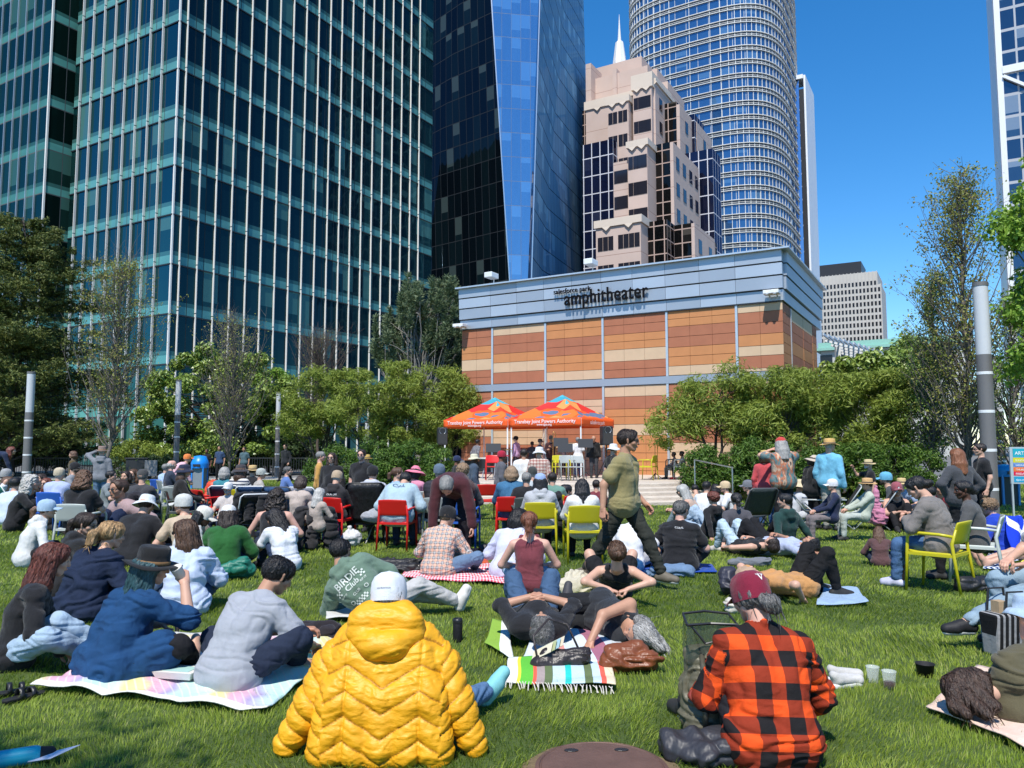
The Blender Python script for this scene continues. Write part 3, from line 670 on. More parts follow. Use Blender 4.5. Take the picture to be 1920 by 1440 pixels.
def tree(name, label, cat, base, ells, lm, nl, ls, seed, ncl=70, rc=.45, stems=1, spread=.3, r0=.12, bk='grey', asp=.45, up=.4, droop=0., gap=0., gs=1., shell=.55, group=None, fork=.35, twig=1., flat=.2, bow=.12, crown='crown'):
    rs = np.random.RandomState(seed); base = np.asarray(base, float)
    root = empty(name, base, 0, label, cat, group)
    C = fill(rs, ells, ncl, shell, gap, gs); zt = C[:, 2].max(); zb = C[:, 2].min(); H = zt-base[2]
    m = MB(); tips = []
    for k in range(stems):
        if stems == 1: b0 = base; top = np.array([*(C[:, :2].mean(0)*.6+base[:2]*.4), base[2]+H*.9])
        else:
            th = k*6.283/stems+rs.rand(); b0 = base+np.array([math.cos(th), math.sin(th), 0])*.12; q = C[rs.randint(len(C))]; top = q*.75+np.array([*base[:2], zt*.8])*.25
        P = curve(b0-np.array([0, 0, .05]), top, bow, rs, 8); rr = np.linspace(r0, r0*.12, 8); m.tube(P-base, rr, 7); tips.append((P, rr))
    for c in C[:int(len(C)*twig)]:
        best = None
        for P, rr in tips[:stems]:
            j = rs.randint(max(1, int(8*fork)), 8); a = P[j]
            if a[2] > c[2]+.2*H: a = P[max(1, j-3)]
            dd = np.linalg.norm(a-c)
            if best is None or dd < best[0]: best = (dd, a, rr[j])
        dd, a, r1 = best; m.tube(curve(a, c, .12, rs, 5, .12)-base, np.linspace(min(r1*.6, .012+dd*.012), .006, 5), 5, False)
    m.build('trunk', BK[bk], root, smooth=True)
    Cs = np.concatenate([C, rs.uniform(.6, 1.35, (len(C), 1))*rc], 1)
    V, Q = leaves(rs, Cs, nl, ls, asp, up, droop, flat)
    link(crown, fast(crown, V-base, Q, None, False), LM[lm], root); return root
def twigtree(name, label, base, top, w, seed, n=130, nl=900, lm='sparse', ls=.09, bk='grey', group=None, r0=.09, open_=.5, low=.22, leafz=(0., 1.)):
    """upright, mostly bare tree: steep thin branches that fork, few young leaves"""
    rs = np.random.RandomState(seed); base = np.asarray(base, float); H = top[2]-base[2]; root = empty(name, base, 0, label, 'tree', group); m = MB(); tip = []
    main = curve((0, 0, -.05), (top-base)*np.array([1, 1, 1.]), .02, rs, 10); m.tube(main, np.linspace(r0, .01, 10), 7)
    for i in range(n):
        f = low+(1-low)*rs.rand()**1.1*.93; z = f*H; j = f*9; i0 = int(j); a = main[i0]+(main[min(i0+1, 9)]-main[i0])*(j-i0)
        th = rs.rand()*6.283; prof_ = math.sin(min(1, (1-f)/(1-low)*1.02)*math.pi*.62)+.12; R = w*prof_*rs.uniform(.35, 1.)
        L = min(H-z, R*rs.uniform(1.4, 2.6)); e = a+np.array([math.cos(th)*R, math.sin(th)*R, L])
        P = curve(a, e, .08, rs, 6, -.12); m.tube(P, np.linspace(.012+.02*(1-f), .004, 6), 5, False)
        for k in range(4):
            q = P[rs.randint(2, 6)]; d = rs.normal(0, 1, 3)*np.array([1, 1, .4])+np.array([0, 0, 1.1]); d /= np.linalg.norm(d); e2 = q+d*rs.uniform(.25, .7)*w*.7
            m.tube(curve(q, e2, .06, rs, 3), (.006, .005, .003), 4, False)
            if leafz[0] <= e2[2]/H <= leafz[1]: tip.append([*e2, .22]); tip.append([*((q+e2)/2), .2])
    m.build('trunk', BK[bk], root, smooth=True)
    V, Q = leaves(rs, np.array(tip), nl, ls, .6, .3); link('crown', fast('crown', V, Q, None, False), LM[lm], root); return root

def G(px, Y): return at(px, 838, Y)*np.array([1, 1, 0])
# dark layered conifer at the far left
def cedar(label, base, H, R, seed, nw=22):
    rs = np.random.RandomState(seed); root = empty('conifer', base, 0, label, 'tree'); m = MB(); Vs = []; Qs = []; n0 = 0
    m.tube(curve((0, 0, -.05), (.2, 0, H), .01, rs, 10), np.linspace(.3, .03, 10), 9)
    for i in range(nw):
        f = .05+.93*i/(nw-1); nb = rs.randint(6, 9)
        for k in range(nb):
            th = rs.rand()*6.283; z = np.clip(f+rs.uniform(-.05, .05), .03, .98)*H; L = R*((1-f)**.6*.92+.14)*rs.uniform(.45, 1.2); d = np.array([math.cos(th), math.sin(th), 0])
            P = np.array([d*L*t+np.array([.2*f, 0, z+L*(.42*t-.24*t*t)*1.0]) for t in np.linspace(0, 1, 6)])+rs.normal(0, .03, (6, 3)); m.tube(P, np.linspace(.05*(1-f)+.015, .006, 6), 5, False)
            n = int(60+230*L/R); t = rs.uniform(.18, 1, n); c = np.stack([np.interp(t, np.linspace(0, 1, 6), P[:, j]) for j in range(3)], 1)
            side = np.cross(d, ZV); wd = (.12+.3*L*np.sin(np.clip(t*1.05, 0, 1)*math.pi)**.8*.75)*rs.uniform(-1, 1, n)
            c = c+side*wd[:, None]+d*np.abs(wd)[:, None]*.5; c[:, 2] += rs.normal(0, .11, n)-np.abs(wd)*.12
            V, Q = leaves(rs, np.concatenate([c, np.full((n, 1), .12)], 1), n*4, .2, .3, .9, .25, .5); Vs.append(V); Qs.append(Q+n0); n0 += len(V)
    m.build('trunk', BK['dark'], root, smooth=True); link('crown', fast('crown', np.concatenate(Vs), np.concatenate(Qs), None, False), LM['cedar'], root)
cedar('tall dark conifer with layered branches at the left edge', G(20, 43), 14.6, 6.6, 1, 30)
cedar('smaller dark conifer crowding behind the tall layered one', G(-40, 47), 11.0, 5.2, 2, 18)
twigtree('bare_tree', 'tall nearly bare tree with brown twigs right of the dark conifer', G(212, 36), at(222, 488, 36), 2.2, 11, 190, 6000, 'sparse', .11, 'grey', None, .1, low=.14)
tree('round_tree', 'dense round broadleaf tree with pale glossy leaves behind the lamp post', 'tree', G(400, 47), [ell(430, 672, 55, 58, 46), ell(375, 740, 85, 75, 46), ell(470, 735, 70, 75, 46), ell(340, 800, 70, 60, 45), ell(440, 810, 90, 60, 46), ell(505, 790, 45, 60, 46), ell(320, 720, 40, 40, 46)], 'broad', 26000, .26, 12, 120, .62, r0=.2, bk='dark', asp=.55, shell=.85)
tree('round_tree', 'bright green leafy tree pressed against the right of the dense round tree', 'tree', G(505, 48), [ell(500, 715, 38, 45, 48), ell(520, 770, 30, 55, 48)], 'bright', 8000, .2, 13, 40, .45, r0=.12, bk='dark', asp=.6)
twigtree('bare_tree', 'slender bare tree in front of the dense round tree', G(432, 38), at(436, 590, 38), 1.75, 14, 170, 2600, 'sparse', .09, 'grey', None, .08, low=.1)
twigtree('bare_tree', 'brown bare twiggy crown behind the feathery trees', G(600, 46), at(602, 622, 46), 1.9, 15, 200, 500, 'sparse', .08, 'brown', None, .1, low=.35)
# pine with tufts
def pine():
    Y = 40.; base = G(785, Y); rs = np.random.RandomState(21); root = empty('pine_tree', base, 0, 'open grey green pine with upright tufts beside the pavilion', 'tree'); m = MB()
    E = [ell(790, 590, 48, 55, Y), ell(835, 600, 30, 60, Y), ell(770, 640, 62, 55, Y), ell(725, 650, 26, 50, Y), ell(835, 655, 38, 50, Y), ell(775, 565, 22, 35, Y), ell(850, 570, 12, 32, Y)]
    C = fill(rs, E, 210, .35); main = curve((0, 0, -.05), at(790, 560, Y)-base, .03, rs, 9); m.tube(main, np.linspace(.16, .03, 9), 8); Vs = []; Qs = []; n0 = 0
    for c in C:
        c = c-base; j = rs.randint(3, 8); m.tube(curve(main[j] if main[j][2] < c[2]+.4 else main[3], c, .1, rs, 5, -.15), np.linspace(.04, .012, 5), 5, False)
        n = 150; t = rs.rand(n, 1); p = c+np.array([0, 0, 1.])*t*rs.uniform(.5, .9)+rs.normal(0, .03, (n, 3)); d = rs.normal(0, 1, (n, 3)); d[:, 2] = np.abs(d[:, 2])*.5+.5*t[:, 0]; d /= np.linalg.norm(d, axis=1)[:, None]
        e = p+d*rs.uniform(.16, .3, (n, 1)); s = np.cross(d, rs.normal(0, 1, (n, 3))); s /= np.linalg.norm(s, axis=1)[:, None]; s *= .02
        V = np.stack([p-s, p+s, e+s*.6, e-s*.6], 1).reshape(-1, 3); i = np.arange(n)*4+n0; Vs.append(V); Qs.append(np.stack([i, i+1, i+2, i+3], 1)); n0 += 4*n
    m.build('trunk', BK['pale'], root, smooth=True); link('crown', fast('crown', np.concatenate(Vs), np.concatenate(Qs), None, False), LM['pine'], root)
pine()
# wide feathery multi-stemmed trees, left and right of the stage
FE = dict(lm='feather', ls=.2, asp=.2, stems=4, r0=.07, bk='dark', up=.5, droop=.35, gap=.36, gs=1.5, shell=.5)
def feather(label, px, Y, E, nl, seed, **k):
    kw = dict(FE); kw.update(k); return tree('feathery_tree', label, 'tree', G(px, Y), [ell(*e, Y, (depth if (depth := e[2]/F*Y*.8) else 1)) for e in E], nl=nl, seed=seed, ncl=k.pop('ncl', 130) if 'ncl' in k else 130, rc=.42, group='feathery trees by the stage', **{a: b for a, b in kw.items() if a != 'ncl'})
feather('low feathery tree nearest the dense round tree', 600, 36, [(600, 745, 62, 52), (570, 785, 45, 40), (650, 740, 45, 50)], 23250, 31)
feather('wide feathery tree below the pine', 720, 34, [(720, 735, 75, 50), (680, 780, 70, 42), (770, 790, 70, 40), (760, 730, 55, 50)], 31000, 32)
feather('feathery tree beside the left tent', 850, 34.5, [(815, 735, 58, 48), (860, 745, 45, 40), (880, 790, 45, 45), (820, 800, 50, 40)], 23250, 33)
feather('open feathery tree right of the stage, nearest the pavilion wall', 1345, 25.5, [(1330, 745, 75, 45), (1265, 790, 55, 48), (1390, 740, 60, 55), (1345, 800, 85, 45)], 15500, 34, ncl=110, gap=.46)
feather('feathery tree in front of the pavilion corner', 1470, 25, [(1460, 745, 80, 55), (1520, 750, 70, 55), (1430, 800, 70, 45), (1510, 805, 70, 45)], 31000, 35)
feather('feathery tree between the pavilion corner and the upright tree', 1630, 24.5, [(1600, 750, 75, 55), (1670, 760, 75, 60), (1610, 805, 70, 45), (1700, 805, 60, 50)], 31000, 36)
tree('broadleaf_tree', 'dark broadleaf tree in front of the concrete tower', 'tree', G(1650, 32), [ell(1640, 690, 75, 28, 32), ell(1710, 680, 55, 45, 32), ell(1580, 705, 40, 22, 32)], 'broad', 12000, .24, 41, 70, .5, r0=.15, bk='dark', asp=.5, stems=2)
twigtree('upright_tree', 'tall upright tree with sparse young leaves beside the big lamp post', G(1795, 21.5), at(1803, 312, 21.5), 1.35, 42, 240, 11000, 'sparse', .085, 'grey', None, .1, low=.12)
twigtree('upright_tree', 'shorter upright tree with leafy base left of the tall upright tree', G(1745, 23), at(1752, 500, 23), .85, 43, 150, 6500, 'broad', .08, 'grey', None, .07, low=.12)
tree('leafy_tree', 'bright green leafy tree cut by the right edge of the picture', 'tree', G(1985, 17.5), [ell(1955, 380, 75, 90, 17.5), ell(1950, 520, 70, 90, 17.5), ell(1930, 640, 60, 70, 17.5), ell(1985, 460, 110, 150, 17.5)], 'bright', 16000, .13, 44, 110, .4, r0=.1, bk='grey', asp=.6, stems=2, gap=.3, gs=1.6)
twigtree('upright_tree', 'thin upright tree at the right edge behind the sign', G(1900, 23), at(1903, 560, 23), 1.1, 45, 140, 6000, 'broad', .08, 'grey', None, .07, low=.12)
# shrubs and hedges
def shrub(name, label, px, Y, E, lm, nl, ls, seed, group=None, ncl=50, rc=.3, asp=.5):
    return tree(name, label, 'shrub', G(px, Y), [ell(*e, Y) for e in E], lm, nl, ls, seed, ncl, rc, stems=3, r0=.03, bk='dark', asp=asp, shell=.6, group=group, crown='foliage')
shrub('shrub', 'yellow green rounded shrub behind the fence near the hatted man', 255, 42, [(255, 845, 38, 16), (225, 855, 22, 14), (285, 850, 22, 14)], 'feather', 7000, .13, 51)
shrub('shrub', 'dark shrub with pale blossom below the yellow green shrub', 250, 40.5, [(230, 880, 34, 16), (275, 875, 30, 18), (300, 868, 22, 14)], 'darkhedge', 6000, .13, 52)
HG = 'hedge shrubs along the stage'
for px, Y, E, lab, sd in [(640, 29, [(640, 872, 38, 34), (605, 882, 30, 26), (660, 885, 40, 25)], 'green hedge shrub behind the standing woman in black', 61), (715, 27, [(705, 868, 46, 40), (742, 868, 34, 36), (715, 890, 55, 26)], 'green hedge shrub behind the standing man in black', 62),
        (790, 26.5, [(780, 868, 42, 42), (818, 872, 32, 38), (795, 895, 50, 25)], 'green hedge shrub beside the left tent post', 63), (1330, 23.8, [(1325, 880, 42, 44), (1372, 872, 40, 42), (1345, 900, 55, 26)], 'dark green hedge shrub beside the stage steps', 64),
        (1420, 23.4, [(1415, 872, 42, 42), (1455, 874, 40, 40), (1435, 898, 55, 28)], 'dark green hedge shrub behind the man in the red cap', 65), (1510, 23, [(1505, 878, 42, 40), (1540, 876, 38, 40), (1520, 900, 55, 26)], 'dark green hedge shrub behind the wide pale hat', 68), (1590, 22.6, [(1580, 876, 46, 40), (1622, 876, 40, 40), (1600, 900, 60, 26)], 'green hedge shrub behind the man in the sky blue shirt', 66), (1690, 22, [(1665, 882, 44, 42), (1715, 882, 42, 40), (1690, 902, 60, 28)], 'green hedge shrub beside the woman with a hand on her hip', 67)]:
    shrub('hedge_shrub', lab, px, Y, E, 'hedge', 16000, .11, sd, HG, 95, .27, .38)
for i, (px, lab) in enumerate([(575, 'dark shrub behind the railing near the dark suited walker'), (90, 'dark shrub behind the railing at the far left'), (370, 'dark shrub behind the railing near the blue bin'), (460, 'dark shrub behind the railing left of the thin lamp post'), (520, 'dark shrub behind the railing right of the thin lamp post'), (320, 'dark shrub behind the railing below the dense round tree')]):
    shrub('dark_shrub', lab, px, 47.5, [(px, 838, 52, 36), (px+35, 850, 32, 26), (px-35, 850, 32, 26)], 'darkhedge', 11000, .17, 71+i, 'dark shrubs behind the railing', 70, .4)
tree('round_tree', 'leafy tree beside the camera that shades the bottom left grass', 'tree', (-4.6, -1.6, 0), [((-3.95, -.95, 7.0), 1.25, 1.0, .8), ((-5.2, -.9, 6.8), 1.3, 1.2, 1.)], 'broad', 5200, .14, 91, 60, .4, r0=.11, bk='grey', asp=.55, gap=.3)
# ------------------------------------------------------------------ smooth solid shapes from rounded limbs
def sdf_grid(prims, res, k=.03, sub=()):
    A = np.array([p[0] for p in prims], np.float32); B = np.array([p[1] for p in prims], np.float32); R = np.array([max(p[2], p[3]) for p in prims], np.float32)[:, None]
    lo = np.minimum(A-R, B-R).min(0)-2.5*res; hi = np.maximum(A+R, B+R).max(0)+2.5*res; n = np.ceil((hi-lo)/res).astype(int)+1
    ax = [(lo[i]+res*np.arange(n[i])).astype(np.float32) for i in range(3)]; d = np.full(n, 5., np.float32)
    def part(p, kk):
        a, b = np.asarray(p[0], np.float32), np.asarray(p[1], np.float32); m = max(p[2], p[3])+kk+2*res
        i0 = np.clip(np.floor((np.minimum(a, b)-m-lo)/res).astype(int), 0, n); i1 = np.clip(np.ceil((np.maximum(a, b)+m-lo)/res).astype(int)+1, 0, n)
        if np.any(i1 <= i0): return None, None
        X, Y, Z = ax[0][i0[0]:i1[0], None, None]-a[0], ax[1][None, i0[1]:i1[1], None]-a[1], ax[2][None, None, i0[2]:i1[2]]-a[2]
        e = b-a; L = float(e@e)
        t = np.clip((X*e[0]+Y*e[1]+Z*e[2])/L, 0, 1) if L > 1e-9 else np.zeros(1, np.float32)
        return (slice(i0[0], i1[0]), slice(i0[1], i1[1]), slice(i0[2], i1[2])), np.sqrt((X-t*e[0])**2+(Y-t*e[1])**2+(Z-t*e[2])**2)-(p[2]+(p[3]-p[2])*t)
    for p in prims:
        kk = p[4] if len(p) > 4 else k; s, q = part(p, kk)
        if s is None: continue
        b = d[s]; h = np.clip(.5+.5*(b-q)/kk, 0, 1); d[s] = b*(1-h)+q*h-kk*h*(1-h)
    for p in sub:
        kk = p[4] if len(p) > 4 else k*.5; s, q = part(p, kk)
        if s is None: continue
        b, q = d[s], -q; h = np.clip(.5-.5*(b-q)/kk, 0, 1); d[s] = b*(1-h)+q*h+kk*h*(1-h)
    return d, lo, ax
def nets(d, lo, res):
    s = d < 0; n = d.shape; c = []; v = []
    off = [(i, j, k) for i in (0, 1) for j in (0, 1) for k in (0, 1)]
    cnt = np.zeros((n[0]-1, n[1]-1, n[2]-1), np.int8)
    for i, j, k in off: cnt += s[i:n[0]-1+i, j:n[1]-1+j, k:n[2]-1+k]
    act = (cnt > 0) & (cnt < 8); I = np.argwhere(act); N = len(I)
    val = np.stack([d[I[:, 0]+i, I[:, 1]+j, I[:, 2]+k] for i, j, k in off], 1)
    P = np.zeros((N, 3), np.float32); W_ = np.zeros((N, 1), np.float32); O = np.array(off, np.float32)
    for a in range(8):
        for b in range(a+1, 8):
            if abs(O[a]-O[b]).sum() != 1: continue
            va, vb = val[:, a], val[:, b]; m = (va < 0) != (vb < 0); t = (va/(va-vb+1e-12))[:, None]
            P += np.where(m[:, None], O[a]+(O[b]-O[a])*t, 0); W_ += m[:, None]
    V = lo+res*(I+P/W_); vid = np.full(act.shape, -1, np.int32); vid[act] = np.arange(N); Q = []
    for x in range(3):
        y, z = (x+1) % 3, (x+2) % 3
        s0 = [slice(None)]*3; s1 = [slice(None)]*3; s0[x] = slice(0, -1); s1[x] = slice(1, None)
        for q in (s0, s1): q[y] = slice(1, -1); q[z] = slice(1, -1)
        a, b = s[tuple(s0)], s[tuple(s1)]; e = np.argwhere(a != b)
        if not len(e): continue
        e[:, y] += 1; e[:, z] += 1; f = []
        for dy, dz in ((-1, -1), (0, -1), (0, 0), (-1, 0)):
            w = e.copy(); w[:, y] += dy; w[:, z] += dz; f.append(vid[w[:, 0], w[:, 1], w[:, 2]])
        f = np.stack(f, 1); ins = s[e[:, 0], e[:, 1], e[:, 2]]; f[~ins] = f[~ins][:, ::-1]; Q.append(f)
    return V, np.concatenate(Q)
def gradn(d, lo, res, V):
    g = (V-lo)/res; i = np.clip(np.round(g).astype(int), 1, np.array(d.shape)-2); x, y, z = i.T
    N = np.stack([d[x+1, y, z]-d[x-1, y, z], d[x, y+1, z]-d[x, y-1, z], d[x, y, z+1]-d[x, y, z-1]], 1); return N/(np.linalg.norm(N, axis=1)[:, None]+1e-9)
def folds(p, amp, seed=0., f=7., st=(.62, .62, 1.45)):
    q = p*f*np.array(st)+seed; w = vnoise(q*.6+31)[:, None]*1.6; n = vnoise(q+w); n2 = vnoise(q*2.3+11)
    e = np.abs(2*n-1); e2 = np.abs(2*n2-1); return amp*(.55*np.exp(-(e/.22)**2)-.75*np.exp(-((e-.34)/.13)**2)+.3*(vnoise(p*7+seed+3)-.5)+.3*np.exp(-(e2/.25)**2))
def solid(prims, res, k=.03, sub=(), amp=0., seed=0., f=7., st=(.62, .62, 1.45), disp=None, cut=None):
    d, lo, ax = sdf_grid(prims, res, k, sub)
    if cut is not None:
        X, Y, Z = np.meshgrid(*ax, indexing='ij', sparse=True); d = cut(X, Y, Z, d)
    V, Q = nets(d, lo, res)
    if amp or disp:
        N = gradn(d, lo, res, V)
        if amp: V = V+N*folds(V, amp, seed, f, st)[:, None]
        if disp: V = V+N*disp(V, N)[:, None]
    return V.astype(np.float32), Q
def blob(name, prims, res, mat, parent=None, color=None, **kw):
    V, Q = solid(prims, res, **kw); return link(name, fast(name, V, Q), mat, parent, color)

# ------------------------------------------------------------------ skin, hair
def attrmat(name, rough, attr, **kw):
    t = NT(name, rough); a = t.attr(attr); n = t.noise(t.coord(), 14, 3); hv = t.new('HueSaturation'); t.l.new(a.outputs['Color'], hv.inputs['Color'])
    t.l.new(t.math('MULTIPLY_ADD', n, .24, .88), hv.inputs['Value']); t.color(hv.outputs[0])
    for k, v in kw.items(): t.b.inputs[k].default_value = v
    return t.m
M['skin'] = attrmat('skin', .5, 'Col'); M['skin'].node_tree.nodes['Principled BSDF'].inputs['Specular IOR Level'].default_value = .35
def hairmat():
    t = NT('hair', .45); c = t.new('ObjectInfo').outputs['Color']; co = t.coord(); n = t.noise(t.scale(co, (1, 1, .09)), 130, 3, .6); n2 = t.noise(t.scale(co, (1, 1, .2)), 26, 2)
    f = t.math('MULTIPLY', t.math('MULTIPLY_ADD', t.math('ADD', n, t.math('MULTIPLY', n2, .7)), 1.5, -.25), t.math('MULTIPLY_ADD', t.new('NewGeometry').outputs['Random Per Island'], .9, .6)); hv = t.new('HueSaturation'); t.l.new(c, hv.inputs['Color']); t.l.new(f, hv.inputs['Value']); t.color(hv.outputs[0])
    t.bump(t.math('ADD', n, n2), .7, .012); t.b.inputs['Specular IOR Level'].default_value = .5; return t.m
M['hair'] = hairmat()
SK = {'fair': (.56, .33, .235), 'tan': (.44, .235, .15), 'olive': (.36, .19, .12), 'brown': (.19, .085, .05), 'dark': (.085, .04, .026), 'pink': (.6, .34, .26)}
HC = {'black': (.012, .010, .010), 'dark': (.028, .017, .012), 'brown': (.075, .038, .020), 'red': (.17, .06, .03), 'auburn': (.11, .03, .018), 'blond': (.36, .22, .10), 'ash': (.2, .13, .075), 'grey': (.3, .29, .27), 'white': (.55, .54, .5), 'salt': (.12, .115, .11), 'teal': (.03, .11, .11)}

# ------------------------------------------------------------------ head and hand shapes (made once, used at several resolutions)
CRAN = [((0, -.032, .032), (0, .022, .036), .078, .074)]
def head_parts():
    P = CRAN+[((0, .036, .0), (0, .05, -.055), .056, .042), ((0, .062, -.088), (0, .062, -.088), .024, .024), ((0, .098, .014), (0, .111, -.02), .010, .0145, .016), ((0, -.022, -.04), (0, -.03, -.15), .054, .056)]
    for s in (-1, 1):
        P += [((s*.046, .0, -.045), (s*.018, .062, -.082), .028, .02), ((s*.045, .056, -.018), (s*.03, .07, -.03), .028, .024), ((s*.016, .09, .03), (s*.046, .074, .03), .013, .012, .015), ((s*.081, -.006, .016), (s*.077, .0, -.022), .014, .010, .008), ((s*.004, .1, -.053), (s*.018, .094, -.055), .009, .006, .01)]
    S = [((s*.031, .109, .008), (s*.035, .108, .008), .017, .016, .012) for s in (-1, 1)]
    return P, S
_HT = {}
def head_mesh(lod):
    if lod not in _HT:
        P, S = head_parts(); V, Q = solid(P, lod, .018, S); E = []
        V2, Q2 = solid([((s*.031, .0815, .008), (s*.031, .0815, .008), .0128, .0128) for s in (-1, 1)], min(lod, .006), .002); n = len(V)
        V = np.concatenate([V, V2]); Q = np.concatenate([Q, Q2+n]); _HT[lod] = (V, Q, n)
    return _HT[lod]
def head_colors(V, n, skin, brow, lip=.8):
    C = np.tile(np.array(skin, np.float32), (len(V), 1)); s = np.array(skin)
    def near(p, r): return np.clip(1.4-np.sqrt((((V-np.array(p))/np.array(r))**2).sum(1)), 0, 1)[:, None]
    C = C*(1-near((0, .1, -.055), (.026, .03, .012))*lip)+near((0, .1, -.055), (.026, .03, .012))*lip*np.array([s[0]*.75, s[1]*.42, s[2]*.42])
    for k in (-1, 1):
        w = near((k*.034, .088, .032), (.022, .03, .006))*.8; C = C*(1-w)+w*np.array(brow)*.9
        w = near((k*.05, .062, -.03), (.022, .03, .018))*.22; C = C*(1-w)+w*np.array([s[0]*1.05, s[1]*.68, s[2]*.64])
    e = V[n:]; c = np.full((len(e), 3), .26); dk = np.sqrt((np.abs(e[:, 0])-.031)**2+(e[:, 2]-.008)**2) < .0085; c[dk] = (.02, .015, .012); C[n:] = c
    return C
_HD = {}
def hand_mesh(curl, lod):
    """right hand: wrist at the origin, fingers along +Y, palm facing -Z, thumb on -X"""
    key = (curl, lod)
    if key not in _HD:
        P = [((0, -.03, 0), (0, .015, 0), .025, .024)]; rt = .0085
        for x, y, L in ((-.027, .088, .072), (-.009, .093, .08), (.009, .09, .075), (.026, .082, .06)):
            P.append(((x*.75, .0, 0), (x, y, 0), .016, .0125)); p = np.array([x, y, 0.]); a = 0.
            for j, (f, r) in enumerate(((.45, .0098), (.32, .0088), (.23, .0078))):
                a += rad((12, 18, 14)[j] if curl == 0 else (62, 78, 45)[j] if curl == 2 else (34, 42, 26)[j]); q = p+np.array([x*.12*(curl == 0), math.cos(a)*L*f, -math.sin(a)*L*f]); P.append((p, q, r, r*.92, .004)); p = q
        c = (0, .35, .8)[curl]; t0 = np.array([-.022, .022, -.006]); t1 = np.array([-.05+.012*c, .052, -.016-.02*c]); t2 = t1+np.array([-.014+.035*c, .028, -.012-.01*c]); t3 = t2+np.array([-.004+.022*c, .022, -.004])
        P += [(t0, t1, .017, .0125), (t1, t2, .0115, .0098, .004), (t2, t3, .0098, .0082, .004)]
        _HD[key] = solid(P, lod, .009)
    return _HD[key]

# ------------------------------------------------------------------ skeleton and poses; a person faces +Y, left is -X, sizes for 1.75 m
def V3(*a): return np.array(a, float)
def unit(v): v = np.asarray(v, float); return v/(np.linalg.norm(v)+1e-9)
def rotv(v, ax, a): ax = unit(ax); c, s = math.cos(a), math.sin(a); return v*c+np.cross(ax, v)*s+ax*(ax@v)*(1-c)
def ik(a, c, l1, l2, pole):
    a, c = np.asarray(a, float), np.asarray(c, float); v = c-a; D = np.linalg.norm(v); D2 = min(D, (l1+l2)*.998); u = v/(D+1e-9); c = a+u*D2
    x = (l1*l1-l2*l2+D2*D2)/(2*D2); h = math.sqrt(max(0, l1*l1-x*x)); p = np.asarray(pole, float); p = p-u*(p@u); return a+u*x+unit(p)*h, c
def mk(**k): return k
POSES = {
 'stand': mk(P=.95, lh=(-.26, .03, .84), rh=(.26, .03, .84), lp=(-.4, -1, 0), rp=(.4, -1, 0), lf=(-.1, 0, .08), rf=(.1, .04, .08), lk=(0, 1, 0), rk=(0, 1, 0)),
 'walk': mk(P=.93, pitch=3, lh=(-.27, .16, .86), rh=(.27, -.14, .86), lp=(-.4, -1, 0), rp=(.4, -1, 0), lf=(-.09, -.34, .13), rf=(.09, .36, .09), lk=(0, 1, 0), rk=(0, 1, 0)),
 'chair': mk(P=.55, pitch=-6, slouch=14, lh=(-.12, .33, .66), rh=(.12, .33, .66), lp=(-.8, -.5, -.3), rp=(.8, -.5, -.3), lf=(-.13, .43, .08), rf=(.13, .45, .08), lk=(0, .3, 1), rk=(0, .3, 1)),
 'cross': mk(P=.13, pitch=12, slouch=20, lh=(-.14, .33, .25), rh=(.14, .33, .25), lp=(-.8, -.5, -.2), rp=(.8, -.5, -.2), lf=(.14, .28, .09), rf=(-.14, .38, .09), lk=(-1, .35, .35), rk=(1, .35, .35)),
 'knees': mk(P=.13, pitch=8, slouch=22, lh=(-.03, .5, .34), rh=(.05, .48, .36), lp=(-.8, -.3, -.5), rp=(.8, -.3, -.5), lf=(-.13, .50, .08), rf=(.13, .52, .08), lk=(-.1, .2, 1), rk=(.1, .2, 1)),
 'legs': mk(P=.13, pitch=2, slouch=18, lh=(-.16, .25, .24), rh=(.16, .25, .24), lp=(-.8, -.5, -.2), rp=(.8, -.5, -.2), lf=(-.12, .84, .09), rf=(.12, .84, .09), lk=(0, .1, 1), rk=(0, .1, 1)),
 'leanback': mk(P=.13, pitch=-26, slouch=12, lh=(-.32, -.42, .04), rh=(.32, -.42, .04), lp=(-.6, -1, .3), rp=(.6, -1, .3), lf=(-.12, .82, .09), rf=(.13, .62, .09), lk=(-.1, .1, 1), rk=(.1, .1, 1)),
 'lie': mk(P=.12, pitch=-86, slouch=4, hb=1, lh=(-.06, -.18, .30), rh=(.06, -.18, .30), lp=(-1, -.2, -.3), rp=(1, -.2, -.3), lf=(-.13, .44, .08), rf=(.13, .46, .08), lk=(-.15, .2, 1), rk=(.15, .2, 1)),
 'side': mk(P=.17, pitch=-90, slouch=0, twist=90, hb=1, lh=(-.35, -.6, .05), rh=(-.3, -.3, .12), lp=(-.3, .3, .5), rp=(.2, .2, 1), lf=(-.15, .55, .07), rf=(-.12, .52, .19), lk=(-1, .2, -.05), rk=(-1, .2, .05)),
 'bend': mk(P=.9, pitch=62, slouch=28, lh=(-.2, .58, .42), rh=(.2, .58, .42), lp=(-.8, 0, .6), rp=(.8, 0, .6), lf=(-.16, .08, .08), rf=(.16, .0, .08), lk=(0, 1, 0), rk=(0, 1, 0)),
}
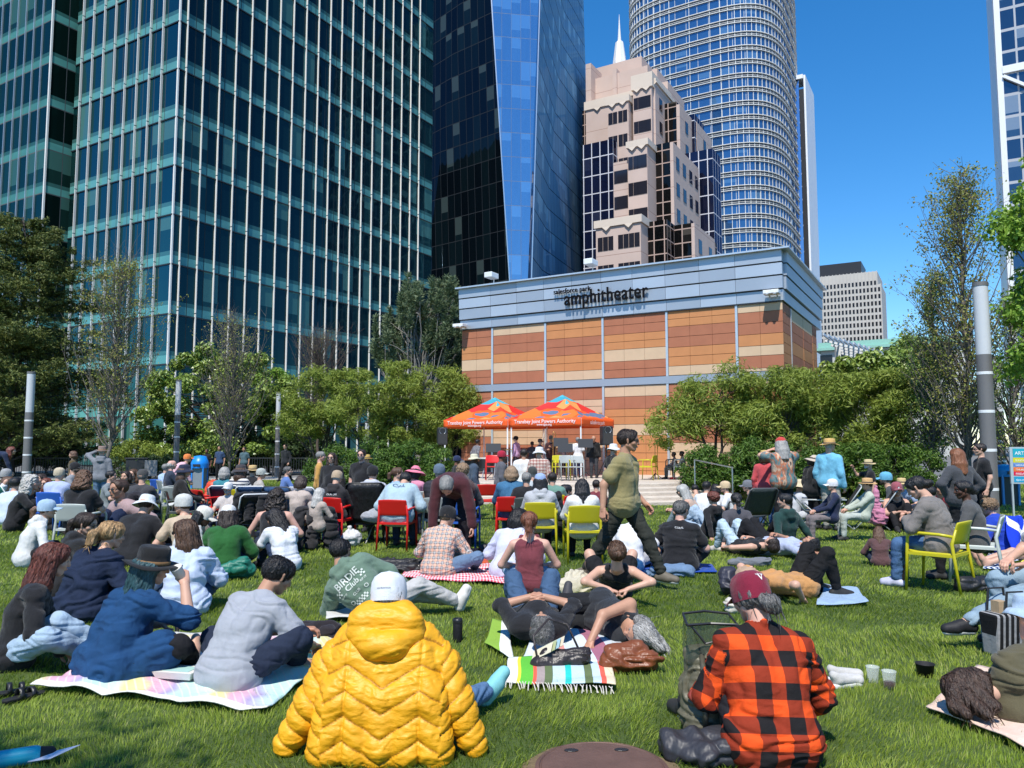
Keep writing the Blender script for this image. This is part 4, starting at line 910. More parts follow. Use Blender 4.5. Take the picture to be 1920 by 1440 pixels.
def skeleton(o):
    g = o.get; J = {}; P = V3(g('px', 0), g('py_', 0), o['P']); X, Y, Z = V3(1, 0, 0), V3(0, 1, 0), V3(0, 0, 1)
    def frame(pitch):
        U = V3(0, math.sin(rad(pitch)), math.cos(rad(pitch))); Fw = V3(0, math.cos(rad(pitch)), -math.sin(rad(pitch))); Rr = X.copy()
        tw, rl = rad(g('twist', 0)), rad(g('roll', 0)); U, Rr = rotv(U, Fw, rl), rotv(Rr, Fw, rl); Fw, Rr = rotv(Fw, U, tw), rotv(Rr, U, tw); return Rr, Fw, U
    p1 = g('pitch', 0); R1, F1, U1 = frame(p1); R2, F2, U2 = frame(p1+g('slouch', 0))
    if g('hip', None) is not None: Rh = unit(rotv(X, Z, rad(g('hip')))); 
    else: Rh = R1
    Mi = P+U1*.24; N = Mi+U2*.25; J.update(P=P, Mi=Mi, N=N, R1=R1, F1=F1, U1=U1, R2=R2, F2=F2, U2=U2, Rh=Rh)
    sw = .18*g('sw', 1)
    for s, n in ((-1, 'l'), (1, 'r')):
        sh = N-U2*(.082-g('shrug', 0))+R2*s*sw+F2*g('sf', 0); J[n+'s'] = sh; J[n+'e'], J[n+'w'] = ik(sh, g(n+'h'), .285, .255, g(n+'p'))
        hp = P+Rh*s*.09-U1*.02; J[n+'hip'] = hp; J[n+'k'], J[n+'a'] = ik(hp, g(n+'f'), .43, .42, g(n+'k'))
    # head frame
    hy, hp, hr = rad(g('hy', 0)), rad(g('hp', 0)), rad(g('hr', 0))
    if g('hb', 0): bU, bF, bR = U2, F2, R2
    else: bU, bF, bR = Z, Y, X
    hF, hR, hU = rotv(bF, bU, hy), rotv(bR, bU, hy), bU
    hF, hU = rotv(hF, hR, -hp), rotv(hU, hR, -hp); hR, hU = rotv(hR, hF, hr), rotv(hU, hF, hr)
    nk = unit(U2*.6+hU*.4+F2*.25*(0 if g('hb', 0) else 1)); J['hc'] = N+nk*.062+hU*.105+hF*.012; J['hM'] = np.stack([hR, hF, hU], 1); J['hb'] = J['hc']-hU*.09-hF*.02
    return J
def torso_prims(J, i=0., w=1., fem=False, lowz=None, tail=0.):
    P, Mi, N, R1, R2, U1, U2, F1, F2, Rh = (J[k] for k in ('P', 'Mi', 'N', 'R1', 'R2', 'U1', 'U2', 'F1', 'F2', 'Rh')); q = []
    hw = .075*w*(1.08 if fem else 1); q.append((P-Rh*hw-U1*tail, P+Rh*hw-U1*tail, .108*w+i, .108*w+i))
    cw = .062*w*(.88 if fem else 1.05)
    for s in (-1, 1):
        q.append((P+Rh*s*.055*w+U1*.04, Mi+R1*s*cw*.92, .102*w+i, .094*w+i)); q.append((Mi+R1*s*cw*.92, N-U2*.12+R2*s*cw*1.45, .094*w+i, .093*(w*.5+.5)+i)); q.append((N-U2*.055+R2*s*.035, J['ls' if s < 0 else 'rs']-R2*s*.014, .06+i*.8, .054+i)); q.append((N-U2*.0+R2*s*.02, N-U2*.07+R2*s*.12, .045+i*.5, .046+i*.7))
    if fem:
        for s in (-1, 1): q.append((N-U2*.17+F2*.085+R2*s*.065, N-U2*.17+F2*.085+R2*s*.065, .05+i*.6, .05+i*.6))
    if w > 1.12: q.append((P+U1*.1+F1*.07*w, Mi+F1*.06*w-U1*.04, .1*w+i, .1*w+i))
    return q
def arm_prims(J, i=0., w=1., upto=2., n='lr'):
    q = []; w = .6*w+.4
    for s in n:
        a, b, c = J[s+'s'], J[s+'e'], J[s+'w']
        if upto < 1: b = a+(b-a)*upto; q.append((a, b, .052*w+i, .046*w+i*1.25)); q += [(b-unit(b-a)*.02, b, .046*w+i*1.25+.004, .046*w+i*1.25+.005, .004)] if i > .004 else []; continue
        q.append((a, b, .052*w+i, .041*w+i))
        if upto > 1:
            r_ = (.041-.013*(upto-1))*w+i*1.1; c2 = b+(c-b)*(upto-1); q.append((b, c2, .041*w+i, r_)); q += [(c2-unit(c2-b)*.03, c2, r_+.004, r_+.004, .004)] if i > .004 else []
    return q
def leg_prims(J, i=0., w=1., upto=2., n='lr'):
    q = []; w = .5*w+.5
    for s in n:
        a, b, c = J[s+'hip'], J[s+'k'], J[s+'a']
        if upto < 1: b = a+(b-a)*upto; q.append((a, b, .09*w+i, .072*w+i*1.5)); continue
        q.append((a, b, .09*w+i, .06*w+i)); 
        if upto > 1:
            c = b+(c-b)*(upto-1); m = b+(c-b)*.3; q.append((b, m, .058*w+i, .056*w+i)); q.append((m, c, .056*w+i, .04*w+i*1.35))
    return q
def foot_dir(J, s, o):
    t = o.get(s+'t')
    if t is not None: return unit(t)
    sh = J[s+'a']-J[s+'k']; k = J[s+'k']-J[s+'hip']; d = V3(k[0], k[1], 0)*1.
    if np.linalg.norm(d) < .08: d = V3(0, 1, 0)
    d = unit(d); sv = unit(sh)
    if abs(sv[2]) < .45: d = unit(V3(sv[0]*.35, sv[1]*.35, .9))
    return d
def foot_prims(J, s, o, i=0.):
    a = J[s+'a']; d = foot_dir(J, s, o); sv = unit(J[s+'a']-J[s+'k']); dn = unit(sv-d*(sv@d)); sd = np.cross(d, dn); h = a+dn*.035-d*.045; t = a+dn*.05+d*.15; return [(a-sv*.02, a+dn*.02, .036+i, .036+i), (h, a+dn*.045+d*.07-sd*.012, .034+i, .034+i), (a+d*.04+dn*.02, t, .036+i, .026+i), (a+dn*.045+d*.08+sd*.012, t, .03+i, .026+i)], h, t, dn, d
def xform(V, J, sc=1.): return (V*sc)@J['hM'].T+J['hc']
def hair_solid(style, lod, seed, J, hat=None, hx=()):
    sub = [((0, .13, -.13), (0, .125, .03), .084, .072, .012), ((-.045, .1, -.1), (-.045, .105, .0), .05, .05, .012), ((.045, .1, -.1), (.045, .105, .0), .05, .05, .012)]
    P = [((0, -.036, .036), (0, .024, .044), .092, .084)]; amp, st, f = .007, (1, 1, .14), 42.; zc = -.06
    if style in ('long', 'longer', 'bob', 'curly', 'side'):
        L = {'long': -.30, 'longer': -.38, 'bob': -.12, 'curly': -.14, 'side': -.26}[style]
        for a in (-1.5, -1.0, -.5, 0, .5, 1.0, 1.5):
            x, y = math.sin(a)*.078, -math.cos(a)*.08-.012; l = L*(1-.12*abs(a)*(seed % 2)); P += [((x, y, .02), (x*1.12, y*1.06-.006, L*.45), .04, .044), ((x*1.12, y*1.06-.006, L*.45), (x*(1.15 if style != 'curly' else 1.3), y*1.15-.012, l), .044, .026 if style != 'curly' else .05)]
        zc = -9
        if style == 'curly': amp, st, f = .02, (1, 1, 1), 26.
    elif style == 'pony': P += [((0, -.12, .02), (0, -.165, -.01), .03, .034), ((0, -.165, -.01), (.005, -.16, -.12), .034, .036), ((.005, -.16, -.12), (.01, -.125, -.24), .036, .014)]
    elif style == 'curlpony': P += [((0, -.115, -.03), (.015, -.14, -.045), .028, .034), ((.02, -.135, -.05), (.035, -.125, -.11), .04, .03)]; amp, f = .007, 40.
    elif style == 'bun': P += [((0, -.12, .045), (0, -.14, .05), .042, .04)]
    elif style == 'lowbun': P += [((0, -.12, -.02), (0, -.145, -.025), .05, .045)]
    elif style == 'fluff': P[0] = ((0, -.036, .04), (0, .02, .05), .104, .098); amp, st, f = .014, (1, 1, 1), 30.
    elif style == 'bald': P = [((0, -.05, -.005), (0, -.02, -.02), .084, .083)]; zc = -.05
    P += list(hx)
    if style == 'short': amp = .004
    if hat: P[0] = ((0, -.022, .02), (0, .022, .03), .086, .08)
    V, Q = solid(P, lod, .022, sub, amp, seed*3.1, f, st, cut=(lambda X, Y, Z, d: np.maximum(d, zc-.35*np.maximum(0, -Y-.04)-Z) if style != 'bald' else np.maximum(np.maximum(d, zc-Z), Z-.045)) if zc > -5 else None)
    return V, Q
def ribbons(V, Q, J, n, L, seed, back=.25, w=.0042, flow=None):
    bv = BVHTree.FromPolygons([tuple(v) for v in V], [tuple(map(int, q)) for q in Q]); rs = np.random.RandomState(seed); hM = J['hM']; out = []; fl0 = -hM[:, 2]-hM[:, 1]*back if flow is None else hM@np.array(flow, float)
    for i in rs.randint(0, len(V), n):
        p = V[i].astype(float); q, nn, _, _ = bv.find_nearest(Vector(p)); nn = np.array(nn); fl = unit(fl0+rs.normal(0, .22, 3)); row = []; l = L*rs.uniform(.5, 1.2)
        for k in range(5):
            t = unit(fl-nn*(fl@nn)*.9); sd = unit(np.cross(t, nn)); ww = w*(1, 1, .9, .7, .15)[k]; o_ = p+nn*(.0015+.0018*k*rs.rand()); row += [o_-sd*ww, o_+sd*ww]; p = p+t*l/4
            q, n2, _, d = bv.find_nearest(Vector(p))
            if q is not None and d < .03: p = np.array(q)+np.array(n2)*.001; nn = np.array(n2)
        out.append(row)
    P = np.array(out).reshape(-1, 3).astype(np.float32); b = np.arange(n)[:, None]*10; qs = np.concatenate([np.concatenate([b+2*k, b+2*k+1, b+2*k+3, b+2*k+2], 1) for k in range(4)]); return np.concatenate([V, P]), np.concatenate([Q, qs+len(V)])
def hat_mesh(kind, seed=0):
    m = MB(); rs = random.Random(seed)
    if kind in ('cap', 'capback'):
        prof = [(.100, -.012), (.104, .03), (.098, .085), (.082, .115), (.05, .135), (.012, .142), (.0, .146)]; m.lathe(prof, (0, -.006, 0), 20, .92, 1.1)
        P = []; sgn = 1 if kind == 'cap' else -1
        for j in range(5):
            f = j/4; P.append([(math.sin(t)*(.082-.012*f), sgn*(.075+.095*f*math.cos(t*.8)+.02*math.cos(t)), .036-.016*f-.028*(t/1.2)**2*.9) for t in np.linspace(-1.15, 1.15, 11)])
        A = np.array(P); A2 = A.copy(); A2[..., 2] -= .006; m.grid(A); m.grid(A2[:, ::-1]); E = np.stack([A[-1], A2[-1]]); m.grid(E)
    else:
        R, cr, ch, dr, tp = {'wide': (.2, .102, .12, -.03, .06), 'bucket': (.165, .1, .115, -.05, .075), 'fedora': (.185, .104, .145, -.006, .085), 'straw': (.18, .102, .125, -.012, .085), 'floppy': (.215, .1, .12, -.06, .05), 'beanie': (.0, .102, .13, 0, .06)}[kind]
        n = 28; rows = []
        def ringr(r, z, wav=0.): a = np.arange(n+1)*2*math.pi/n; return np.stack([np.cos(a)*r*.95, np.sin(a)*r*1.06, z+wav*(np.cos(2*a+seed)*.5+np.sin(3*a+seed*2)*.35)], 1)
        if R: rows += [ringr(R, .035+dr-.003, .022), ringr(R*1.004, .035+dr, .022), ringr((R+cr)/2, .035+dr*.35+.004, .008)]
        rows += [ringr(cr*1.0, .03), ringr(cr*.97, ch*.62), ringr(tp+.012, ch*.95), ringr(tp, ch+.006), ringr(tp*.5, ch+.004 if kind == 'fedora' else ch+.012), ringr(.002, ch-.012 if kind == 'fedora' else ch+.014)]
        if R: rows = [ringr(cr*.99, .03)-np.array([0, 0, .006]), ringr((R+cr)/2, .035+dr*.35-.002, .008)]+rows
        m.grid(np.stack(rows)[:, ::-1])
    return m
def person(label, loc, yaw=0., pose='stand', s=1., res=.012, skin='fair', hair='short', hc='dark', top=(.5, .5, .5), sleeve='short', bot=(.03, .04, .07), legs='long', shoe=(.03, .03, .03), hat=None, hatc=(.5, .5, .5), glasses=False, fem=False, w=1., group='people on the lawn',
           tmat='cloth', bmat='denim', loose=.016, hood=False, hoodc=None, tamp=.0085, curl=(1, 1), lod=None, beard=None, shoes=True, skirt=None, hatmat='cloth', cat='person', collar=False, strap=False, noleg=False, hx=(), flow=None, **over):
    o = dict(POSES[pose]); o.update(over); J = skeleton(o)
    if s != 1.:
        for k in list(J):
            if k not in ('R1', 'F1', 'U1', 'R2', 'F2', 'U2', 'Rh', 'hM'): J[k] = J[k]*1.
    root = empty('person', loc, rad(yaw), label, cat, group); sd_ = sum(map(ord, label)) % 97
    sk = np.array(SK[skin] if isinstance(skin, str) else skin, np.float32); hcol = HC[hc] if isinstance(hc, str) else hc
    lod = lod or (.006 if res < .012 else .009 if res < .02 else .014); S = lambda V: (V*s).astype(np.float32)
    # the body: one mesh
    r2 = res*1.15; bp = torso_prims(J, -.004, w, fem)+arm_prims(J, 0, w)+leg_prims(J, -.004, w)+[(J['N']-J['U2']*.02, J['hb'], .056, .05)]
    fp = {}
    for n in 'lr':
        fp[n] = foot_prims(J, n, o); bp += fp[n][0]
    V, Q = solid(bp, r2, .03); C = np.tile(sk, (len(V), 1)); hv, hq, hn = head_mesh(lod)
    parts = [(V, Q, C), (xform(hv, J), hq, head_colors(hv, hn, sk, hcol))]
    for n, sg in (('l', -1), ('r', 1)):
        hV, hQ = hand_mesh(curl[0] if n == 'l' else curl[1], .0045 if res < .012 else .007 if res < .02 else .011); f = unit(J[n+'w']-J[n+'e']); pd = o.get(n+'palm', (-sg*.8, .2, -.6) if pose in ('stand', 'walk', 'bend') else (0, 0, -1)); nrm = -np.asarray(pd, float); nrm = unit(nrm-f*(nrm@f)); x = np.cross(f, nrm); hV = hV.copy()
        if sg < 0: hV[:, 0] *= -1; hQ = hQ[:, ::-1]
        parts.append((hV@np.stack([x, f, nrm], 0)+J[n+'w'], hQ, np.tile(sk*np.array([1.03, .96, .95], np.float32), (len(hV), 1))))
    nn = 0; Vs, Qs, Cs = [], [], []
    for v, q, c in parts: Vs.append(v); Qs.append(q+nn); Cs.append(c); nn += len(v)
    V = np.concatenate(Vs); me = fast('body', S(V), np.concatenate(Qs)); at_ = me.color_attributes.new('Col', 'FLOAT_COLOR', 'POINT')
    Cc = np.concatenate(Cs); at_.data.foreach_set('color', np.concatenate([Cc, np.ones((len(Cc), 1))], 1).astype(np.float32).ravel()); link('body', me, M['skin'], root)
    # clothes
    out = {'root': root, 'J': J, 's': s}
    zt = lambda J: 0
    if top is not None:
        tp = torso_prims(J, loose, w, fem, tail=.03); tp[0] = (tp[0][0], tp[0][1], tp[0][2]+.014, tp[0][3]+.014); U2 = J['U2']
        if sleeve == 'tank': tp = [p for k, p in enumerate(tp) if k not in (3, 4, 7, 8)]+[(J['N']-U2*.1+J['R2']*sg*.07, J['N']-U2*.0+J['R2']*sg*.085, .045, .034) for sg in (-1, 1)]
        up = {'none': 0, 'tank': 0, 'short': .62, 'elbow': 1.05, 'long': 1.93, 'roll': 1.4}[sleeve]
        if up: tp += arm_prims(J, loose*.9, w, up)
        if hood: N, F2, R2 = J['N'], J['F2'], J['R2']; tp += [(N-F2*.075+R2*-.07-U2*.0, N-F2*.075+R2*.07-U2*.0, .055, .055, .02), (N-F2*.1-R2*.05-U2*.07, N-F2*.1+R2*.05-U2*.07, .045, .045, .02), (N-R2*.085+F2*.01+U2*.02, N-R2*.06-F2*.06+U2*.02, .035, .045, .02), (N+R2*.085+F2*.01+U2*.02, N+R2*.06-F2*.06+U2*.02, .035, .045, .02)]
        if collar: N = J['N']; tp += [(N+J['R2']*sg*.055+J['F2']*.02+U2*.02, N-J['F2']*.055+U2*.03, .022, .024, .012) for sg in (-1, 1)]
        if skirt: tp += skirt(J)
        hc0 = J['hb']; sub = [(J['N']+U2*.05, J['hb']+J['hM'][:, 2]*.1, .058, .07, .012)] if not collar else [(J['N']+U2*.06, J['hb']+J['hM'][:, 2]*.1, .056, .07, .006)]
        V, Q = solid(tp, res, .028, sub, tamp if res < .0165 else tamp*.5, sd_*1.7)
        ob = link('jacket' if hood or collar == 2 else 'shirt' if not skirt else 'dress', fast('shirt', S(V), Q), M[tmat] if isinstance(tmat, str) else tmat, root, top); out['top'] = ob; out['topV'] = (V, Q)
    if bot is not None and not noleg:
        up = {'long': 1.9, 'short': .72, 'crop': 1.55}[legs]; bp = [(J['P']-J['Rh']*.075*w, J['P']+J['Rh']*.075*w, .104*w, .104*w)]+leg_prims(J, .012, w, up); bp.append((J['P'], J['P']+J['U1']*.06, .1*w-.004, .1*w-.008))
        V, Q = solid(bp, res, .03, (), .009, sd_*2.3+5, 8.); out['bot'] = link('trousers' if legs != 'short' else 'shorts', fast('trousers', S(V), Q), M[bmat] if isinstance(bmat, str) else bmat, root, bot)
    if shoes:
        for n in 'lr':
            q, h, t, dn, d = foot_prims(J, n, o, .009); V, Q = solid(q, min(res, .016), .02); so = link('shoe', fast('shoe', S(V), Q), M['matte'], root, shoe)
            if res < .013:
                V, Q = solid([(h+dn*.028, t+dn*.018, .03, .03), (h+dn*.028+d*.1, t+dn*.018, .036, .03)], res, .01); link('sole', fast('sole', S(V), Q), M['matte'], so, (.7, .69, .66))
    if hair and hair != 'none':
        V, Q = hair_solid(hair, lod if hair not in ('curly', 'fluff') else min(lod, .009), sd_, J, hat, hx); V = xform(V, J)
        if res < .0147 and hair not in ('bald', 'curly'): V, Q = ribbons(V, Q, J, 1500 if res < .0125 else 700, {'short': .035, 'bun': .06, 'lowbun': .06, 'fluff': .035}.get(hair, .12), sd_, .6 if hair in ('short', 'bun', 'lowbun') else .25, w=.003 if hair == 'short' else .0042, flow=flow)
        link('hair', fast('hair', S(V), Q), M['hair'], root, hcol)
    if beard:
        V, Q = solid([((-.05, .03, -.06), (0, .075, -.085), .025, .03), ((.05, .03, -.06), (0, .075, -.085), .025, .03), ((-.03, .09, -.045), (.03, .09, -.045), .016, .016)], lod, .015, [((0, .12, -.056), (0, .12, -.056), .016, .016)], .004, 2., 40., (1, 1, .3)); link('beard', fast('beard', S(xform(V, J)), Q), M['hair'], root, HC[beard])
    if hat:
        m = hat_mesh(hat, sd_); V = np.concatenate(m.v); ho = link('cap' if hat.startswith('cap') else 'hat', fast('hat', S(xform(V, J, 1.03)), m.q), M[hatmat], root, hatc); md = None; out['hat'] = ho
        if hat in ('fedora', 'straw'):
            b = MB(); b.lathe([(.108, .036), (.11, .038), (.108, .058), (.104, .06)], (0, 0, 0), 24, .95, 1.06); V = np.concatenate(b.v); link('hat_band', fast('band', S(xform(V, J, 1.03)), b.q), M['matte'], ho, (.22, .12, .05) if hat == 'fedora' else (.06, .05, .05))
    if glasses:
        m = MB()
        for sg in (-1, 1):
            m.lathe([(0, .003), (.019, .002), (.022, -.001), (.0, -.004)], (sg*.033, .107, .006), 10, 1.1, .9, M=Matrix.Rotation(rad(90), 4, 'X')); m.bar((sg*.056, .1, .012), (sg*.08, .0, .016), .006)
        m.bar((-.014, .109, .01), (.014, .109, .01), .005); V = np.concatenate(m.v); link('sunglasses', fast('sunglasses', S(xform(V, J)), m.q, None, False), M['dark'], root)
    return out
def top_of(pose, hat=None, **over):
    o = dict(POSES[pose]); o.update(over); J = skeleton(o); return J['hc'][2]+max(.118, .128 if hat else 0)*abs(J['hM'][2, 2])+.09*abs(J['hM'][2, 1])*0
def spot(px, ytop, pose, D=None, s=None, base=0., **k):
    """where someone whose head top shows at (px, ytop) sits: at distance D their size follows, else D follows from size s"""
    tz = top_of(pose, k.get('hat'), **{a: b for a, b in k.items() if a in POSES['stand'] or a in ('pitch', 'slouch', 'hp', 'hr', 'twist', 'hy', 'roll', 'hb', 'px', 'py_')})
    r = ray(px, ytop); r = r/r[1]
    if D is None: D = (s*tz+base-CAMH)/r[2]
    else: s = (CAMH+r[2]*D-base)/tz
    return np.array([r[0]*D, D, base]), s
def res_at(D): return float(np.clip(.00175*D, .0075, .03))
def sitter(px, ytop, pose, label, yaw=0., D=None, s=1., base=0., dx=None, **k):
    loc, s = spot(px, ytop, pose, D, s, base, **k); o = dict(POSES[pose]); o.update({a: b for a, b in k.items()}); J = skeleton(o); h = J['hc']*s; a = rad(yaw)
    loc = loc-np.array([h[0]*math.cos(a)-h[1]*math.sin(a), h[0]*math.sin(a)+h[1]*math.cos(a), 0]); k.setdefault('res', res_at(loc[1]))
    r = person(label, loc, yaw, pose, s, **k); r['loc'] = loc; return r
# ------------------------------------------------------------------ lettering laid on a surface
def textmesh(txt, extrude=0., off=0.):
    cu = bpy.data.curves.new('lettering', 'FONT'); cu.body = txt; cu.extrude = extrude; cu.offset = off; cu.size = 1; cu.align_x = 'CENTER'; cu.resolution_u = 3
    tmp = bpy.data.objects.new('lettering', cu); COL.objects.link(tmp); dg = bpy.context.evaluated_depsgraph_get()
    me = bpy.data.meshes.new_from_object(tmp.evaluated_get(dg)); bpy.data.objects.remove(tmp)
    co = np.zeros(len(me.vertices)*3); me.vertices.foreach_get('co', co); return me, co.reshape(-1, 3)
def letter(txt, c, right, up, width, mat, parent, off=.0, name='lettering', surf=None, lift=.004, sc=1., color=None):
    """flat letters of a given width at c; with surf=(V, Q) they are laid onto that surface"""
    me, co = textmesh(txt, 0, off); w = co[:, 0].max()-co[:, 0].min(); k = width/w; c, right, up = (np.asarray(x, float) for x in (c, right, up)); n = np.cross(right, up)
    P = c+right*(co[:, :1]*k)+up*((co[:, 1:2]-.35)*k)
    if surf is not None:
        bv = BVHTree.FromPolygons([tuple(v) for v in surf[0]], [tuple(map(int, q)) for q in surf[1]])
        for i in range(len(P)):
            h = bv.ray_cast(Vector(P[i]+n*.4), Vector(-n))
            if h[0] is not None: P[i] = np.array(h[0])+n*lift
    else: P = P+n*lift
    me.vertices.foreach_set('co', (P*sc).astype(np.float32).ravel()); me.update(); return link(name, me, mat, parent, color)
# ------------------------------------------------------------------ patterns
def puvmat(name, fn, rough=.85, bump=.5):
    t = NT(name, rough); a = t.sep(t.attr('puv').outputs['Vector']); t.color(fn(t, a[0], a[1])); t.b.inputs['Specular IOR Level'].default_value = .2
    co = t.coord(); t.bump(t.math('ADD', t.noise(co, 14, 3), t.math('MULTIPLY', t.noise(co, 240, 1), .2)), bump, .02); return t.m
def stripe(t, x, per, duty, ph=0.): return t.math('LESS_THAN', t.math('FRACT', t.math('ADD', t.math('DIVIDE', x, per), ph)), duty)
def buffalo(t, u, v):
    a, b = stripe(t, u, .152, .5), stripe(t, v, .152, .5); s = t.math('ADD', a, b); c = t.mix(t.math('GREATER_THAN', s, .5), (.80, .085, .012), (.27, .032, .012)); c = t.mix(t.math('GREATER_THAN', s, 1.5), c, (.012, .011, .012))
    tw = stripe(t, t.math('ADD', u, v), .006, .5); return t.mix(t.math('MULTIPLY', tw, .12), c, (.02, .012, .01))
def gingham(t, u, v):
    P_ = .062; c = (.70, .46, .36); a, b = stripe(t, u, P_, .46), stripe(t, v, P_, .46); c = t.mix(t.math('MULTIPLY', a, .6), c, (.03, .085, .12)); c = t.mix(t.math('MULTIPLY', b, .6), c, (.03, .085, .12))
    for x in (u, v): c = t.mix(t.math('MULTIPLY', stripe(t, x, P_, .07, .3), .8), c, (.78, .3, .14)); c = t.mix(t.math('MULTIPLY', stripe(t, x, P_, .08, .78), .7), c, (.75, .72, .66))
    return c
M['buffalo'] = puvmat('buffalo_check', buffalo); M['gingham'] = puvmat('teal_plaid', gingham)
def plaid3(base, dk, lt, per): 
    def f(t, u, v):
        c = base
        for x in (u, v): c = t.mix(t.math('MULTIPLY', stripe(t, x, per, .35), .6), c, dk); c = t.mix(t.math('MULTIPLY', stripe(t, x, per, .1, .5), .6), c, lt)
        return c
    return f
M['plaidgrey'] = puvmat('grey_plaid', plaid3((.2, .18, .19), (.05, .05, .06), (.5, .48, .48), .06)); M['plaidred'] = puvmat('red_plaid', plaid3((.5, .38, .32), (.25, .06, .05), (.7, .65, .58), .075))
M['plaidbw'] = puvmat('black_white_plaid', plaid3((.5, .46, .38), (.02, .02, .02), (.65, .6, .5), .09)); M['pinkcheck'] = puvmat('pink_check', lambda t, u, v: t.mix(t.math('MULTIPLY', t.math('ADD', stripe(t, u, .03, .5), stripe(t, v, .03, .5)), .5), (.72, .6, .62), (.62, .22, .28)))
M['knitstripe'] = puvmat('striped_knit', lambda t, u, v: t.mix(stripe(t, v, .07, .45), (.6, .57, .52), (.05, .06, .09)))
M['puffer'] = puvmat('puffer_vest', lambda t, u, v: t.mix(stripe(t, v, .065, .14), (.035, .035, .045), (.008, .008, .01)))
def tiedye(t, u, v):
    n = t.noise(t.comb(t.math('MULTIPLY', u, 7.), t.math('MULTIPLY', v, 2.6), 1.), 1.6, 4); return t.ramp(n, [(.3, (.03, .035, .04)), (.42, (.12, .2, .2)), (.5, (.42, .14, .07)), (.58, (.55, .42, .3)), (.68, (.08, .05, .05))], 'EASE')
M['tiedye'] = puvmat('tie_dye', tiedye)
def puv(o, rot=0.):
    """cloth coordinates of a shirt: across and along the body on the torso, round and along each sleeve"""
    V, Q = o['topV']; J = o['J']; P, N, Rr = J['P'], J['N'], unit(J['R1']+J['R2']); U = unit(N-P); Fd = np.cross(U, Rr); uv = np.stack([(V-P)@Rr+.18*((V-P)@Fd), (V-P)@U, np.zeros(len(V))], 1)
    def dseg(a, b): t = np.clip(((V-a)@(b-a))/((b-a)@(b-a)), 0, 1); return np.linalg.norm(V-a-t[:, None]*(b-a), axis=1)
    dT = np.minimum(dseg(P-Rr*.07, N-Rr*.07), dseg(P+Rr*.07, N+Rr*.07))-.07
    for n in 'lr':
        a, b, c = J[n+'s'], J[n+'e'], J[n+'w']
        for p, q, off in ((a, b, 0), (b, c, .285)):
            x = unit(q-p); m = dseg(p, q)-.0 < dT*.82+.008; s = unit(np.cross(x, Fd)); r = np.cross(x, s); an = np.arctan2((V-p)@r, (V-p)@s); m &= ((V-p)@x > .02)|(off > 0)
            uv[m] = np.stack([an*.062, -(V-p)@x-off, np.zeros(len(V))], 1)[m]
    at_ = o['top'].data.attributes.new('puv', 'FLOAT_VECTOR', 'POINT'); at_.data.foreach_set('vector', uv.astype(np.float32).ravel())

# ------------------------------------------------------------------ cloths on the grass
def blanket(label, pts, mat, name='blanket', cat='blanket', n=(40, 28), wave=.018, lift=.055, seed=1, color=None, thick=.008, edge=.03):
    """pts: four ground corners (near left, near right, far right, far left)"""
    a, b, c, d = [np.asarray(p, float)[:2] for p in pts]; o = (a+b+c+d)/4; U = np.linspace(0, 1, n[0]); Vv = np.linspace(0, 1, n[1]); root_loc = (o[0], o[1], 0)
    G_ = np.array([[(a*(1-u)+b*u)*(1-v)+(d*(1-u)+c*u)*v for u in U] for v in Vv]); Z = np.zeros(G_.shape[:2]); P3 = np.dstack([G_, Z+seed])
    wob = (vnoise(P3*2.2)-.5)*edge*2; wob2 = (vnoise(P3*2.2+17)-.5)*edge*2; Z = lift+wave*2.2*(np.abs(2*vnoise(P3*np.array([3.2, 3.2, 1]))-1)-.35)+wave*.5*(vnoise(P3*11)-.5)
    P = np.dstack([G_[..., 0]-o[0]+wob, G_[..., 1]-o[1]+wob2, np.maximum(Z, .02)]); m = MB(); m.grid(P)
    me = fast(name, np.concatenate(m.v), m.q, None, True); l = me.uv_layers.new(name='uv'); uv = np.array([[u, v] for v in Vv for u in U], np.float32); li = np.zeros(len(me.loops), np.int32); me.loops.foreach_get('vertex_index', li); l.data.foreach_set('uv', uv[li].ravel())
    ob = link(name, me, mat, None, color); ob.location = root_loc; tag(ob, label, cat); sm = ob.modifiers.new('thickness', 'SOLIDIFY'); sm.thickness = thick; return ob
def uvmat(name, fn, rough=.9, bump=.5, bs=30):
    t = NT(name, rough); a = t.sep(t.coord('UV')); t.color(fn(t, a[0], a[1])); t.b.inputs['Specular IOR Level'].default_value = .2; co = t.coord(); t.bump(t.math('ADD', t.noise(co, bs, 3), t.math('MULTIPLY', t.noise(co, 200, 1), .3)), bump, .015); return t.m
def bands(cols): 
    def f(t, u, v): return t.ramp(u, [(p, c) for p, c in cols], 'CONSTANT')
    return f
def pastel(t, u, v):
    n = t.noise(t.coord(), 2.2, 2); w = t.math('ADD', t.math('MULTIPLY_ADD', u, 2.6, t.math('MULTIPLY', v, .9)), t.math('MULTIPLY', n, .6)); k = t.math('FRACT', w)
    c = t.ramp(k, [(0, (.45, .68, .60)), (.2, (.55, .72, .66)), (.3, (.68, .62, .26)), (.42, (.66, .6, .3)), (.5, (.68, .38, .46)), (.66, (.66, .42, .52)), (.76, (.4, .33, .52)), (.9, (.5, .66, .7)), (1, (.45, .68, .60))])
    s = t.math('LESS_THAN', t.math('FRACT', t.math('MULTIPLY', t.math('ADD', u, t.math('MULTIPLY', v, .7)), 26.)), .22); c = t.mix(t.math('MULTIPLY', s, .5), c, (.7, .68, .62)); b = t.math('MAXIMUM', t.math('LESS_THAN', v, .035), t.math('GREATER_THAN', v, .965)); return t.mix(b, c, (.72, .7, .62))
M['pastel'] = uvmat('pastel_throw', pastel)
M['redgingham'] = uvmat('red_gingham', lambda t, u, v: t.mix(t.math('MULTIPLY', t.math('ADD', stripe(t, u, .028, .5), stripe(t, v, .075, .5)), .5), (.75, .68, .68), (.55, .02, .06)))
